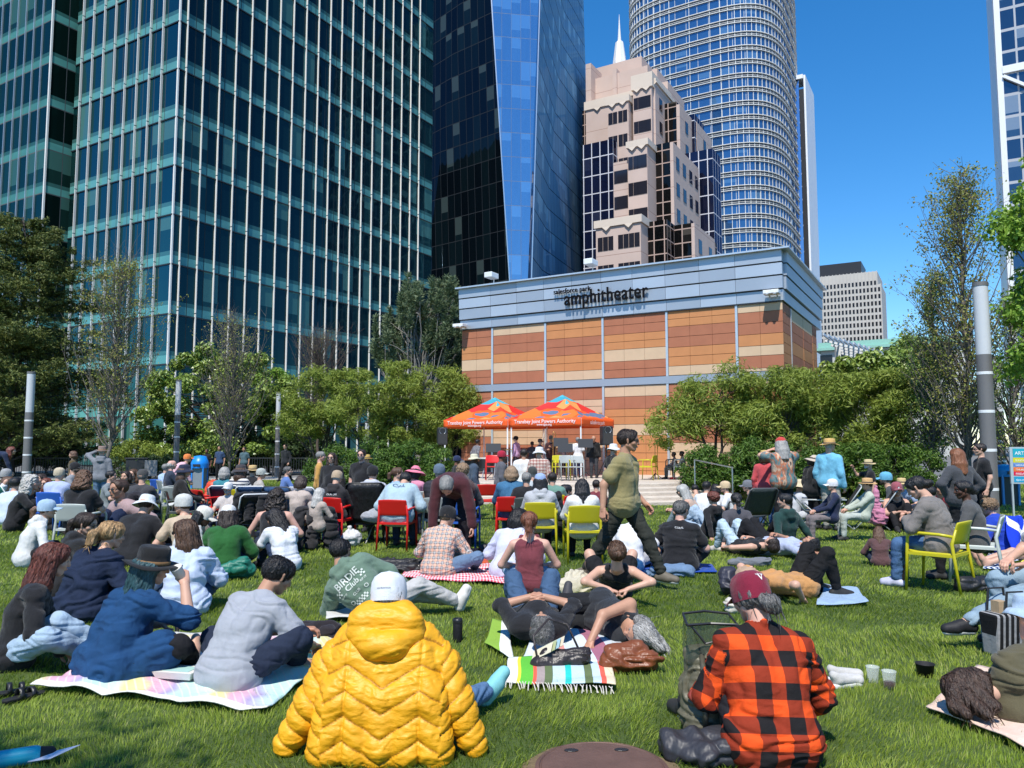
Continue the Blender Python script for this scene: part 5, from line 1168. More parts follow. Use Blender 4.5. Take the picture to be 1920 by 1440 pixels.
M['towel'] = uvmat('striped_towel', bands([(0, (.72, .72, .68)), (.1, (.72, .74, .06)), (.13, (.12, .48, .05)), (.25, (.75, .12, .07)), (.285, (.36, .29, .27)), (.36, (.12, .16, .07)), (.44, (.5, .62, .7)), (.56, (.03, .52, .45)), (.62, (.5, .62, .7)), (.74, (.12, .16, .07)), (.81, (.5, .62, .7)), (.88, (.75, .12, .08)), (.925, (.72, .6, .42))]))
M['waves'] = uvmat('blue_pattern_cloth', lambda t, u, v: t.mix(t.math('GREATER_THAN', t.math('SINE', t.math('ADD', t.math('MULTIPLY', u, 60.), t.math('MULTIPLY', t.math('SINE', t.math('MULTIPLY', v, 40.)), 2.5))), .1), (.02, .05, .16), (.6, .66, .72)))
M['zigzag'] = uvmat('yellow_green_weave', lambda t, u, v: t.mix(t.math('GREATER_THAN', t.math('SINE', t.math('ADD', t.math('MULTIPLY', u, 70.), t.math('MULTIPLY', t.math('SINE', t.math('MULTIPLY', v, 50.)), 2.))), 0.), (.04, .16, .08), (.6, .6, .2)))
M['tan'] = uvmat('pink_fleece', lambda t, u, v: t.mix(t.math('POWER', t.noise(t.coord(), 5, 3), 2.), (.75, .62, .52), (.62, .3, .2)))
M['flag'] = uvmat('flag_cloth', lambda t, u, v: t.mix(t.math('LESS_THAN', t.math('ABSOLUTE', t.math('SUBTRACT', v, u)), .13), t.mix(t.math('LESS_THAN', t.math('ABSOLUTE', t.math('SUBTRACT', t.math('ADD', v, u), 1.)), .1), t.mix(t.math('GREATER_THAN', v, .86), (.012, .045, .5), (.7, .02, .05)), (.75, .75, .75)), (.72, .72, .74)))

# ------------------------------------------------------------------ park chairs
CHAIR = [None]
COLS = {'yellow': (.52, .46, .015), 'red': (.62, .015, .012), 'blue': (.03, .12, .5), 'grey': (.36, .38, .36), 'dark': (.07, .085, .08), 'pale': (.5, .54, .5)}
def park_chair(loc, yaw, col, label):
    if CHAIR[0] is None:
        r = empty('park_chair', loc, rad(yaw), label, 'chair', 'moulded plastic park chairs'); pm = M['plastic']; c = COLS[col]
        def plate(name, P, th):
            m = MB(); m.grid(np.array(P)); o = m.build(name, pm, r, c, True); s = o.modifiers.new('s', 'SOLIDIFY'); s.thickness = th; s.offset = 0; b = o.modifiers.new('b', 'BEVEL'); b.width = .008; b.segments = 2; return o
        B = []
        for f in np.linspace(0, 1, 7):
            z = .555+.255*f; w = .238-.008*f-.02*max(0, abs(f-.5)*2-.8)*5*.3; B.append([(x*w, -.215-.075*f-.035*(1-x*x), z-.012*x*x*(f > .9)) for x in np.linspace(-1, 1, 11)])
        plate('backrest', B, .02)
        plate('seat', [[(x*.235, y, .445-.018*math.cos(x*1.5)+.012*(y > .18)) for x in np.linspace(-1, 1, 9)] for y in np.linspace(-.21, .23, 7)], .024)
        for s in (-1, 1):
            m = MB(); m.tube([(s*.245, -.30, 0), (s*.238, -.245, .40), (s*.232, -.225, .56), (s*.226, -.27, .72)], (.015, .019, .02, .012), 8); m.build('leg', pm, r, c, True)
            m = MB(); m.tube([(s*.25, .27, 0), (s*.247, .245, .43), (s*.245, .235, .61), (s*.243, .2, .65)], (.015, .019, .018, .017), 8); m.build('leg', pm, r, c, True)
            m = MB(); m.tube([(s*.243, .215, .645), (s*.25, .1, .658), (s*.25, -.1, .655), (s*.236, -.235, .64)], (.017, .018, .018, .017), 8); m.build('armrest', pm, r, c, True)
            m = MB(); m.bar((s*.238, -.24, .425), (s*.245, .23, .425), .026, .03); m.build('side_rail', pm, r, c)
        m = MB(); m.bar((-.23, -.235, .43), (.23, -.235, .43), .028, .032); m.build('back_rail', pm, r, c); CHAIR[0] = r; return r
    return dup(CHAIR[0], loc, rad(yaw), label, None, COLS[col])
def seat_on(o, col, label, yaw, off=(0, 0)):
    """a park chair under someone already seated"""
    a = rad(yaw); l = o['loc']; s = o['s']; y = .03*s; return park_chair((l[0]-math.sin(a)*y+off[0], l[1]+math.cos(a)*y+off[1], l[2]), yaw, col, label)
def folding_chair(loc, yaw, label, cloth, frame, w=.54, h=.86, recl=.32, seat=.36, name='folding_chair', cat='folding chair', low=False, mat='nylon', arms=True):
    r = empty(name, loc, rad(yaw), label, cat); fm = M['plastic']; hw = w/2
    B = [[(x*hw, -.2-recl*f-.02*(1-x*x), seat+(h-seat)*f) for x in np.linspace(-1, 1, 7)] for f in np.linspace(0, 1, 8)]; m = MB(); m.grid(B); o = m.build('backrest', M[mat], r, cloth, True); o.modifiers.new('s', 'SOLIDIFY').thickness = .012
    B = [[(x*hw, y, seat-.03*(1-x*x)+.03*(y+.2)) for x in np.linspace(-1, 1, 7)] for y in np.linspace(-.2, .27, 6)]; m = MB(); m.grid(B); o = m.build('seat', M[mat], r, cloth, True); o.modifiers.new('s', 'SOLIDIFY').thickness = .012
    m = MB(); m.tube([(-hw-.01, -.2, seat), (-hw-.01, -.2-recl, h-.03), (-hw+.04, -.2-recl, h+.01), (hw-.04, -.2-recl, h+.01), (hw+.01, -.2-recl, h-.03), (hw+.01, -.2, seat)], .013, 7); m.build('back_frame', fm, r, frame, True)
    for s in (-1, 1):
        x = s*(hw+.015); m = MB(); m.tube([(x, .3, 0), (x, .1, seat*.6), (x, -.2, seat+.12)], .012, 6); m.build('leg', fm, r, frame, True); m = MB(); m.tube([(x, -.36, 0), (x, -.1, seat*.6), (x, .27, seat+.02)], .012, 6); m.build('leg', fm, r, frame, True)
        if arms: m = MB(); m.tube([(x, -.25, seat+.22), (x, .25, seat+.22), (x, .29, seat+.17), (x, .28, seat)], .016, 6); m.build('armrest', fm, r, frame, True)
    m = MB(); m.tube([(-hw-.015, .3, .02), (hw+.015, .3, .02)], .01, 6); m.build('crossbar', fm, r, frame, True); return r

# ------------------------------------------------------------------ lamp posts
def lamp(px, Y, top_px, dia, label, wf=.36, bands_=4):
    b = G(px, Y); h = at(px, top_px, Y)[2]; root = empty('lamp_post', b, 0, label, 'lamp post', 'tubular lamp posts round the lawn'); r = dia/2; zc = h*(1-wf)
    m = MB(); m.lathe([(r*1.02, -.02), (r, .02), (r, zc)], n=20); m.build('pole', plain_lamp[0], root, smooth=True); m = MB(); m.lathe([(r*.97, zc), (r*.97, h-.08)], n=20); m.build('light_tube', plain_lamp[1], root, smooth=True)
    m = MB(); m.lathe([(0, h), (r*1.03, h), (r*1.03, h-.09), (r*.9, h-.1)][::-1], n=20); m.build('cap', plain_lamp[0], root, smooth=False)
    for k in range(bands_):
        z = zc*(.18+.235*k); m = MB(); m.lathe([(r*.98, z-.035), (r*1.03, z-.03), (r*1.03, z+.03), (r*.98, z+.035)], n=20); m.build('ring', M['white'], root)
plain_lamp = (plain('lamp_grey', (.17, .16, .155), .5, .08, 2., .2), plain('frosted_tube', (.56, .57, .58), .4, .04))
lamp(52, 33., 697, .33, 'grey tubular lamp post at the far left in front of the conifer'); lamp(331, 40.5, 712, .29, 'grey tubular lamp post in front of the dense round tree'); lamp(520, 42.5, 735, .25, 'thin grey tubular lamp post left of the feathery trees')
lamp(1853, 17.6, 530, .325, 'big grey tubular lamp post beside the event sign', .31); lamp(1877, 25.5, 668, .26, 'grey tubular lamp post just behind the big one', .4); lamp(688, 45., 790, .26, 'grey lamp post half hidden by the feathery trees', .3)
# ------------------------------------------------------------------ railing, bins, sign
def railing():
    a, b = G(-60, 43.6), G(640, 43.6); root = empty('railing', a, 0, 'long dark metal railing between the lawn and the finned tower', 'fence'); L = b[0]-a[0]; dk = plain('dark_rail', (.025, .027, .028), .5)
    for z in (.98, .12): m = MB(); m.box((0, -.03, z), (L, .03, z+.05)); m.build('rail', dk, root)
    n = int(L/1.8)
    for i in range(n+1): m = MB(); m.box((L*i/n-.03, -.04, -.06), (L*i/n+.03, .04, 1.02)); m.build('post', dk, root)
    for i in range(n):
        m = MB(); x0 = L*i/n+.03; k = 13
        for j in range(1, k): x = x0+(L/n-.06)*j/k; m.box((x-.011, -.011, .17), (x+.011, .011, .98))
        m.build('baluster_panel', dk, root)
    gr = empty('glass_railing', G(60, 50.5), 0, 'pale glass railing along the roof edge behind the dark railing', 'fence'); W_ = G(620, 50.5)[0]-G(60, 50.5)[0]
    m = MB(); m.box((0, -.02, 1.15), (W_, .02, 1.2)); m.build('rail', M['metal'], gr)
    for i in range(13): m = MB(); m.box((W_*i/12-.02, -.02, -.06), (W_*i/12+.02, .02, 1.15)); m.build('post', M['metal'], gr)
    g = NT('railing_glass', .05, Alpha=.35, **{'Base Color': (.1, .16, .16, 1)}).m
    for i in range(12): m = MB(); m.box((W_*i/12+.04, -.008, .05), (W_*(i+1)/12-.04, .008, 1.12)); m.build('glass_pane', g, gr)
railing()
def bin_(px, Y, label, body, lid, s=1., zt=1.15):
    root = empty('recycling_bin', G(px, Y), 0, label, 'bin'); m = MB(); m.lathe([(.0, -.0), (.3, 0), (.3, .8), (.31, .82)], n=4, M=Matrix.Rotation(rad(45), 4, 'Z')); bevel(m.build('body', M['matte'], root, body), .02)
    m = MB(); m.lathe([(.33, .8), (.34, .95), (.34, 1.0), (.22, zt-.03), (0, zt)], n=20); m.build('lid', M['plastic'], root, lid, True); m = MB(); m.box((-.14, -.345, .87), (.14, -.32, .96)); m.build('opening', M['dark'], root)
    for k in range(4): m = MB(); a = rad(45+90*k); m.bar((math.cos(a)*.31, math.sin(a)*.31, 0), (math.cos(a)*.31, math.sin(a)*.31, .86), .05); m.build('frame_post', M['plastic'], root, lid)
bin_(376, 30.5, 'bright blue recycling bin with a grey body behind the seated crowd', (.22, .25, .27), (.01, .22, .68), zt=1.3)
bin_(1882, 21.8, 'bin with a blue lid behind the big lamp post', (.06, .07, .06), (.01, .25, .55))
r = empty('litter_bin', G(262, 40), 0, 'black litter bin below the yellow green shrub', 'bin'); m = MB(); m.box((-.55, -.3, 0), (.55, .3, 1.0)); bevel(m.build('body', M['dark'], r), .03); m = MB(); m.box((-.6, -.34, 1.0), (.6, .34, 1.08)); bevel(m.build('lid', M['dark'], r), .02)
r = empty('notice_board', G(284, 39.6), 0, 'plain grey notice board beside the black litter bin', 'sign'); m = MB(); m.box((-.3, -.03, .15), (.33, .03, .95)); m.build('board', plain('board_grey', (.2, .2, .2), .6), r)
for x in (-.25, .28): m = MB(); m.box((x-.02, -.02, 0), (x+.02, .02, .16)); m.build('leg', M['dark'], r)
def sign():
    Y = 17.2; b = G(1897, Y); root = empty('event_sign', b, rad(-8), 'framed sign with teal, yellow, orange and red rows at the right edge', 'sign'); z = lambda y: at(1897, y, Y)[2]; w = .78
    m = MB(); m.box((-.05, -.02, 0), (-.015, .02, z(838))); m.build('post', M['metal'], root); m = MB(); m.box((w+.015, -.02, 0), (w+.05, .02, z(838))); m.build('post', M['metal'], root)
    m = MB(); m.box((-.06, -.025, z(907)), (w+.06, .025, z(838))); m.build('frame', M['metal'], root)
    rows = [(841, 857, (.02, .36, .45), 'ARTS · MUSIC', (.8, .85, .85), .62), (858.5, 867, (.62, .58, .01), 'SUNDAYS', (.8, .8, .6), .26), (868.5, 875, (.1, .22, .5), 'WEDNESDAYS', (.75, .8, .9), .34), (876, 884, (.75, .16, .03), 'THURSDAYS', (.85, .75, .7), .32), (884, 891.5, (.66, .01, .06), 'FRIDAYS', (.85, .7, .7), .24), (893.5, 904, (.02, .3, .5), 'tjpa.org', (.6, .8, .85), .2)]
    for y0, y1, c, tx, tc, tw in rows:
        m = MB(); m.box((.0, -.031, z(y1)), (w, -.026, z(y0))); o = m.build('row', M['matte'], root, c); letter(tx, (.04+tw/2, -.033, (z(y0)+z(y1))/2-.005), (1, 0, 0), (0, 0, 1), tw, M['matte'], root, .012, color=tc, lift=.002)
sign()
# ------------------------------------------------------------------ tents with printed canopies
def canopymat():
    t = NT('printed_canopy', .6); co = t.coord(); x = t.sep(co); v = t.new('TexVoronoi', feature='F1'); v.inputs['Scale'].default_value = 1.5; t.l.new(t.scale(co, (1, 1, 1.6)), v.inputs['Vector']); r = t.sep(v.outputs['Color'])
    wv = t.math('MULTIPLY_ADD', t.noise(co, 1.6, 1), .5, t.math('SUBTRACT', x[2], 2.14)); c = t.ramp(r[0], [(0, (.85, .13, .015)), (.35, (.85, .2, .03)), (.55, (.9, .36, .10)), (.68, (.72, .03, .02)), (.85, (.8, .07, .02))], 'CONSTANT')
    top = t.math('GREATER_THAN', wv, .86); c = t.mix(top, c, t.mix(t.math('GREATER_THAN', r[1], .65), (.08, .5, .62), (.05, .38, .5))); mid = t.math('MULTIPLY', t.math('LESS_THAN', t.math('ABSOLUTE', t.math('SUBTRACT', wv, .73)), .13), t.math('GREATER_THAN', r[2], .35)); c = t.mix(mid, c, (.75, .03, .025))
    low = t.math('MULTIPLY', t.math('LESS_THAN', t.math('ABSOLUTE', t.math('SUBTRACT', wv, .4)), .07), t.math('GREATER_THAN', t.noise(t.scale(co, (1, 1, .2)), 1.1, 1), .5)); c = t.mix(low, c, (.12, .2, .33)); t.color(c)
    tr = t.new('BsdfTranslucent'); t.l.new(c, tr.inputs[0]); mx = t.new('MixShader'); mx.inputs[0].default_value = .25; t.l.new(t.b.outputs[0], mx.inputs[1]); t.l.new(tr.outputs[0], mx.inputs[2]); t.l.new(mx.outputs[0], t.out.inputs[0]); return t.m
def tents():
    cm = canopymat(); om = plain('orange_valance', (.82, .105, .012), .65, .06); wt = plain('white_print', (.8, .76, .74), .7, .02)
    FR = at(1090, 838, 27.5)*np.array([1, 1, 0]); w = 2.95
    for k, (c0, lab) in enumerate(((FR, 'orange pop-up tent with a blue topped canopy, nearer the walking man'), (FR+AV*(w+.1), 'orange pop-up tent with a blue topped canopy beside the feathery tree'))):
        root = empty('canopy_tent', (*c0[:2], STZ), 0, lab, 'tent', 'orange pop-up tents on the stage'); z0, z1 = 1.82, 2.14; cor = [np.zeros(3), AV*w, AV*w+BV*w, BV*w]; pk = (AV+BV)*w/2+ZV*3.08; m = MB()
        for i in range(4):
            a, b = cor[i]+ZV*z1, cor[(i+1) % 4]+ZV*z1; n = 10; R = []
            for f in np.linspace(0, 1, n): e = a+(pk-a)*f; g = b+(pk-b)*f; sag = -.1*math.sin(f*math.pi); R.append([e+(g-e)*t+ZV*(sag*math.sin(t*math.pi)*.8+sag*.3) for t in np.linspace(0, 1, 9)])
            m.grid(np.array(R)[:, ::-1])
        m.build('canopy', cm, root, smooth=True)
        for i in range(4):
            a, b = cor[i], cor[(i+1) % 4]; nrm = np.cross(ZV, b-a); nrm = -unit(nrm) if np.dot(nrm, (a+b)/2-(AV+BV)*w/2) < 0 else unit(nrm); R = [[a+(b-a)*t+ZV*z+nrm*(.012+.02*math.sin(t*17+z*9)*(z1-z)) for t in np.linspace(0, 1, 25)] for z in np.linspace(z0, z1+.005, 4)]; m = MB(); m.grid(np.array(R)); v = m.build('valance', om, root, smooth=True); v.modifiers.new('s', 'SOLIDIFY').thickness = .004
        letter('Transbay Joint Powers Authority', AV*w*.5-BV*.045+ZV*(z0+.205), -AV, ZV, 2.55, wt, root, .012, 'print', lift=.001); letter('www.tjpa.org', AV*w*.5-BV*.045+ZV*(z0+.085), -AV, ZV, .62, wt, root, .01, 'print', lift=.001)
        if k == 0: letter('salesforce park', BV*w*.45-AV*.045+ZV*(z0+.17), BV, ZV, 1.3, wt, root, .01, 'print', lift=.001)
        for c in cor:
            i_ = (AV+BV)*w/2-c; i_ = unit(i_)*.05; m = MB(); m.bar(c+i_, c+i_+ZV*(z1-.02), .05); m.build('post', M['white'], root); m = MB(); m.bar(c+i_+ZV*.9, c+i_+ZV*1.0, .066); m.build('collar', M['metal'], root); m = MB(); m.bar(c+i_+ZV*(z1-.06), pk-ZV*.12, .03); m.build('roof_strut', M['metal'], root)
tents()
def speaker(px, py, Y, label):
    c = at(px, py, Y); root = empty('loudspeaker', (c[0], c[1], STZ), rad(12), label, 'loudspeaker'); h = c[2]-STZ; m = MB(); m.box((-.19, -.18, h-.33), (.19, .18, h+.33)); bevel(m.build('cabinet', M['dark'], root), .03); m = MB(); m.box((-.165, -.185, h-.28), (.165, -.181, h+.1)); m.build('grille', plain('grille', (.035, .035, .035), .8), root); m = MB(); m.lathe([(.12, 0), (.06, .03), (.0, .035)], n=16, M=Matrix.Translation((0, -.184, h+.2))@Matrix.Rotation(rad(-90), 4, 'X')); m.build('horn', M['metal'], root, smooth=True)
    m = MB(); m.bar((0, 0, .5), (0, 0, h-.33), .04); m.build('pole', M['dark'], root)
    for k in range(3): a = k*2.094; m = MB(); m.bar((0, 0, .75), (math.cos(a)*.45, math.sin(a)*.45, 0), .025); m.build('leg', M['dark'], root)
speaker(1137, 817, 26.6, 'black loudspeaker on a stand behind the head of the walking man'); speaker(829, 818, 29.2, 'black loudspeaker on a stand left of the tents')
def stand(px, Y, label, h=1.05, yaw=0.):
    root = empty('music_stand', (*G(px, Y)[:2], STZ), rad(yaw), label, 'music stand', 'black music stands'); m = MB(); m.obox((-.26, -.02, h-.1), (.52, 0, 0), (0, .08, .3), (0, .012, -.005)); m.build('desk', M['dark'], root); m = MB(); m.bar((0, 0, .1), (0, .02, h), .024); m.build('pole', M['dark'], root)
    for k in range(3): a = k*2.094+.5; m = MB(); m.bar((0, 0, .22), (math.cos(a)*.28, math.sin(a)*.28, 0), .018); m.build('leg', M['dark'], root)
for px, Y, l, h in ((1060, 26.6, 'black music stand left of the white shirted musician, with a wide desk', 1.0), (1052, 27.0, 'black music stand, higher of the two beside the trombonist', 1.2), (1098, 26.6, 'black music stand under the right tent, in front of the man in black', 1.16), (925, 26.6, 'black music stand behind the red capped man', 1.0)): stand(px, Y, l, h)
# iron cover in the lawn
r = empty('manhole_cover', (.45, 4.0, 0), 0, 'round rusty iron cover set in the lawn at the bottom edge', 'manhole cover'); rm = plain('rusty_iron', (.15, .085, .065), .65, .3, 9., .3, .5, 45.)
m = MB(); m.lathe([(.335, -.01), (.335, .03), (.315, .036), (.31, .03), (.304, .03), (.30, .037), (0, .04)], n=48); m.build('cover', rm, r)
for a in (2.2, 1.0, 4., 5.3): m = MB(); m.lathe([(.0, .0425), (.03, .0425), (.032, .041)][::-1], (math.cos(a)*.235, math.sin(a)*.235, 0), 12, 1.2, .7); m.build('lifting_hole', M['dark'], r)
sheet('soil_ring', [(.45+math.cos(a)*(.39+.02*math.sin(a*7)), 4.0+math.sin(a)*(.39+.02*math.cos(a*5))) for a in np.arange(0, 6.28, .13)], .006, plain('dry_soil', (.16, .115, .06), .95, .4, 30., 0, .8, 90))
# ------------------------------------------------------------------ people and things close to the camera
GR = 'people on the lawn'
def GP(px, py, z=0.): return gp(px, py, z)
# pastel throw under the two people on the left
blanket('pastel striped throw under the woman in the denim dress and the man in grey', [GP(60, 1302), GP(500, 1345), GP(660, 1205), GP(330, 1195)], M['pastel'], 'throw', 'blanket', (60, 36), .03, .06, 3)

# man in the red and black checked shirt
o = person('man in a red and black checked shirt and maroon cap, sitting with his back turned', GP(1448, 1428), 8, 'knees', 1.06, .0075, 'pink', 'curlpony', 'salt', (.5, .1, .03), 'long', (.02, .02, .025), 'long', (.03, .03, .03), 'cap', (.20, .012, .035), w=1.14, loose=.03, tamp=.013, tmat=M['buffalo'], collar=True,
           P=.13, pitch=16, slouch=6, hy=9, hp=22, roll=4, lh=(-.22, .44, .22), rh=(.30, .34, .10), lp=(-.45, -.5, -1), rp=(.9, -.6, -.9), lf=(-.2, .62, .08), rf=(.2, .62, .08)); puv(o)
J, sc = o['J'], o['s']; HM, hc_ = J['hM'], J['hc']
hatV = np.array([v.co for v in o['hat'].data.vertices])/sc; hatQ = [tuple(p.vertices) for p in o['hat'].data.polygons]
def head_letter(o, txt, p, w, col, up=(0, .35, .95), **k):
    J = o['J']; HM, c = J['hM'], J['hc']; u = unit(HM@np.array(up, float)); r = HM[:, 0]; V = np.array([v.co for v in o['hat'].data.vertices])/o['s']; Q = [tuple(q.vertices) for q in o['hat'].data.polygons]
    return letter(txt, c+HM@np.array(p, float), r, u, w, M['matte'], o['hat'], .01, 'cap_print', (V, Q), .004, o['s'], col)
head_letter(o, 'UDOM', (.01, -.11, .108), .045, (.75, .72, .7)); head_letter(o, 'V', (.01, -.115, .09), .03, (.75, .72, .7))

# woman lying on her side, grey hair, beside the brown bag
wpos = GP(1128, 1188); person('woman in black lying on her side, grey hair beside the brown leather bag', wpos, 24, 'side', .98, .0095, 'tan', 'bob', 'grey', (.022, .024, .028), 'tank', (.016, .017, .019), 'long', (.05, .05, .055), fem=True, w=1.1, loose=.012,
    pitch=-92, twist=78, hr=0, hy=10, hp=10, lh=(-.30, -.78, .05), rh=(-.40, -.50, .08), lp=(-.3, .2, -.3), rp=(-.6, .4, .9), lf=(-.12, .62, .07), rf=(-.05, .58, .2), flow=(-.7, -.5, .3), hx=[((0, -.09, .03), (-.06, -.15, .06), .05, .045), ((-.06, -.15, .06), (-.12, -.2, .12), .045, .03), ((0, -.05, .09), (-.08, -.12, .16), .05, .035), ((-.02, -.1, -.03), (-.1, -.2, -.02), .05, .03)])
# man lying on his back holding a phone
mpos = GP(1003, 1192); o = person('man in a black T-shirt and blue jeans lying on his back, hands joined', mpos, 3, 'lie', 1.0, .0095, 'tan', 'short', 'salt', (.014, .014, .016), 'elbow', (.055, .105, .19), 'long', (.1, .1, .1), w=1.14, tamp=.008, loose=.014,
    pitch=-80, slouch=-8, hy=0, hp=12, lh=(-.05, -.16, .36), rh=(.06, -.16, .36), lp=(-1, -.5, -.55), rp=(1, -.5, -.55), lf=(-.17, .50, .08), rf=(.17, .48, .08), curl=(1, 1), lpalm=(.8, .2, -.5), rpalm=(-.8, .2, -.5), beard='grey')
pl = np.array([mpos[0]+.02, mpos[1]-.12, .385]); m = MB(); m.box((-.037, -.075, -.004), (.037, .075, .004)); ph = m.build('mobile_phone', M['dark']); ph.location = pl; ph.rotation_euler = (.35, 0, -.1); bevel(ph, .006); tag(ph, 'dark mobile phone held over the chest of the lying man', 'phone')
# striped towels
blanket('striped cotton towel with fringe, green, coral and white bands', [GP(945, 1290), GP(1155, 1302), GP(1140, 1243), GP(960, 1245)], M['towel'], 'towel', 'towel', (60, 24), .014, .05, 5)
m = MB(); rs = random.Random(4)
for i in range(34):
    p = GP(950+6.0*i, 1290+.36*i)*np.array([1, 1, 0])+ZV*.05; q = p+np.array([rs.uniform(-.02, .03), -rs.uniform(.05, .1), -.03]); m.tube([p, (p+q)/2+ZV*.012, q], .0035, 4, False)
f = m.build('fringe', M['cloth'], None, (.68, .63, .55)); f.parent = bpy.data.objects['towel']; f.matrix_parent_inverse = Matrix.Translation(bpy.data.objects['towel'].location).inverted()
blanket('green and white towel edge under the lying man', [GP(912, 1215), GP(960, 1250), GP(960, 1180), GP(925, 1172)], uvmat('green_towel', bands([(0, (.25, .42, .06)), (.55, (.72, .74, .7))])), 'towel', 'towel', (14, 14), .012, .05, 6)
blanket('pale striped towel spread under the lying couple', [GP(985, 1248), GP(1200, 1255), GP(1120, 1165), GP(1000, 1165)], uvmat('pale_towel', bands([(0, (.6, .66, .7)), (.3, (.7, .3, .25)), (.36, (.6, .66, .7)), (.62, (.36, .14, .2)), (.8, (.55, .6, .65))])), 'towel', 'towel', (40, 24), .012, .045, 7)
blanket('dark green mat with a yellow woven pattern behind the lying man', [GP(1040, 1165), GP(1110, 1170), GP(1125, 1105), GP(1060, 1108)], M['zigzag'], 'picnic_mat', 'mat', (20, 20), .01, .04, 8)

# woman in the yellow quilted jacket
def yellow():
    loc = GP(716, 1418); o = person('person in a white cap and mustard yellow quilted jacket, sitting with back turned', loc, 0, 'cross', 1.03, .0085, 'fair', 'short', 'grey', None, 'long', (.09, .17, .30), 'long', (.2, .5, .52), 'cap', (.66, .68, .72), fem=True,
        pitch=7, slouch=12, hy=-6, hp=14, hr=-3, lf=(.10, .42, .09), rf=(.60, .86, .10), rk=(.1, .1, 1), rt=(.55, .35, .75), lt=(1, .3, 0)); root, J = o['root'], o['J']
    yg = []
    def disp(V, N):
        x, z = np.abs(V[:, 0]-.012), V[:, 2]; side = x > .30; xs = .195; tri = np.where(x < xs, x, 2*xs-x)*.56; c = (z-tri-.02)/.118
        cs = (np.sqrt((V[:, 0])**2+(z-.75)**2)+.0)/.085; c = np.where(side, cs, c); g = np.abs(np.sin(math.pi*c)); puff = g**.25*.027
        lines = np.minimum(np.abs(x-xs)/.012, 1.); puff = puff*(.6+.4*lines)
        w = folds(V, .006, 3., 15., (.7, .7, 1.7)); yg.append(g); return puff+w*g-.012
    P = []
    for k, x in enumerate((-.27, -.135, 0, .135, .27)):
        a, b, c = (x*1.16, -.05-.02*(1-abs(x)*3), .07), (x*.98, -.02+.03*abs(x), .33), (x*.66, .09, .60); P += [(a, b, .10, .10), (b, c, .10, .095)]
    P += [((-.17, .19, .62), (.17, .19, .62), .085, .085), ((-.30, -.02, .05), (-.2, .06, .45), .09, .08), ((.30, -.02, .05), (.2, .06, .45), .09, .08)]
    for s in (-1, 1): P += [((s*.2, .17, .62), (s*.33, .12, .48), .095, .1), ((s*.33, .12, .48), (s*.44, .06, .27), .098, .09), ((s*.44, .06, .27), (s*(.58 if s < 0 else .55), .03, .06), .088, .06)]
    d = [((0, .30, .1), (0, .34, .5), .2, .17)]
    P = [tuple([np.array(a)*[.885, 1, .9], np.array(b)*[.885, 1, .9]])+tuple(r) for a, b, *r in P]; V, Q = solid(P, .0075, .03, d, disp=disp); t = NT('mustard_nylon', .5); co = t.coord(); n = t.noise(co, 5, 3); c = t.mix(n, (.66, .29, .006), (.82, .40, .010)); t.color(t.mix(t.math('MULTIPLY', t.attr('groove_shade').outputs['Fac'], .75), c, (.30, .12, .004))); t.b.inputs['Specular IOR Level'].default_value = .4
    w = t.noise(t.scale(co, (1, 1, 1.9)), 20, 3, .5); t.bump(w, .28, .025); jm = t.m; me = fast('quilted_jacket', V, Q); j = link('quilted_jacket', me, jm, root); me.attributes.new('groove_shade', 'FLOAT', 'POINT').data.foreach_set('value', (yg[0] < .13).astype(np.float32))  # dark amber along the quilting grooves: their shade is painted into the colour
    def hd(V, N): c = V[:, 0]*6; return .006*np.abs(np.sin(c*1.4+.5))**.4+folds(V, .005, 9., 9., (.7, .7, 1.8))
    H = [((-.13, .145, .735), (.13, .145, .735), .07, .07), ((-.13, .11, .79), (.13, .11, .79), .07, .07), ((-.09, .15, .83), (.09, .15, .83), .06, .06), ((-.15, .10, .72), (-.05, .03, .675), .06, .07), ((.15, .10, .72), (.05, .03, .675), .06, .07), ((-.05, .03, .675), (.05, .03, .675), .07, .07)]
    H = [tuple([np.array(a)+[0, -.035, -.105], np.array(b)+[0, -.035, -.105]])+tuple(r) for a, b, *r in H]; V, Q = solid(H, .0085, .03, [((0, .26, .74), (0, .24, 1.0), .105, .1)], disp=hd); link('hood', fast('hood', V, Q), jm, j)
    m = MB(); m.tube([(-.05, .005, .615), (0, -.008, .605), (.05, .005, .615)], .006, 6); m.build('hood_seam', jm, j, smooth=True)
    head_letter(o, 'SAN FRANCISCO', (0, -.118, .052), .075, (.03, .04, .08), (0, .1, 1))
    return o
yellow()
# black travel mug
r = empty('travel_mug', GP(858, 1203), 0, 'black lidded travel mug standing on the grass', 'mug'); m = MB(); m.lathe([(0, 0), (.038, 0), (.04, .01), (.041, .15), (.039, .155)], n=20); m.build('body', M['matte'], r, (.012, .012, .014), True); m = MB(); m.lathe([(.042, .155), (.043, .175), (.04, .19), (.034, .192), (.033, .184), (0, .184)], n=20); m.build('lid', M['plastic'], r, (.014, .014, .016), True)

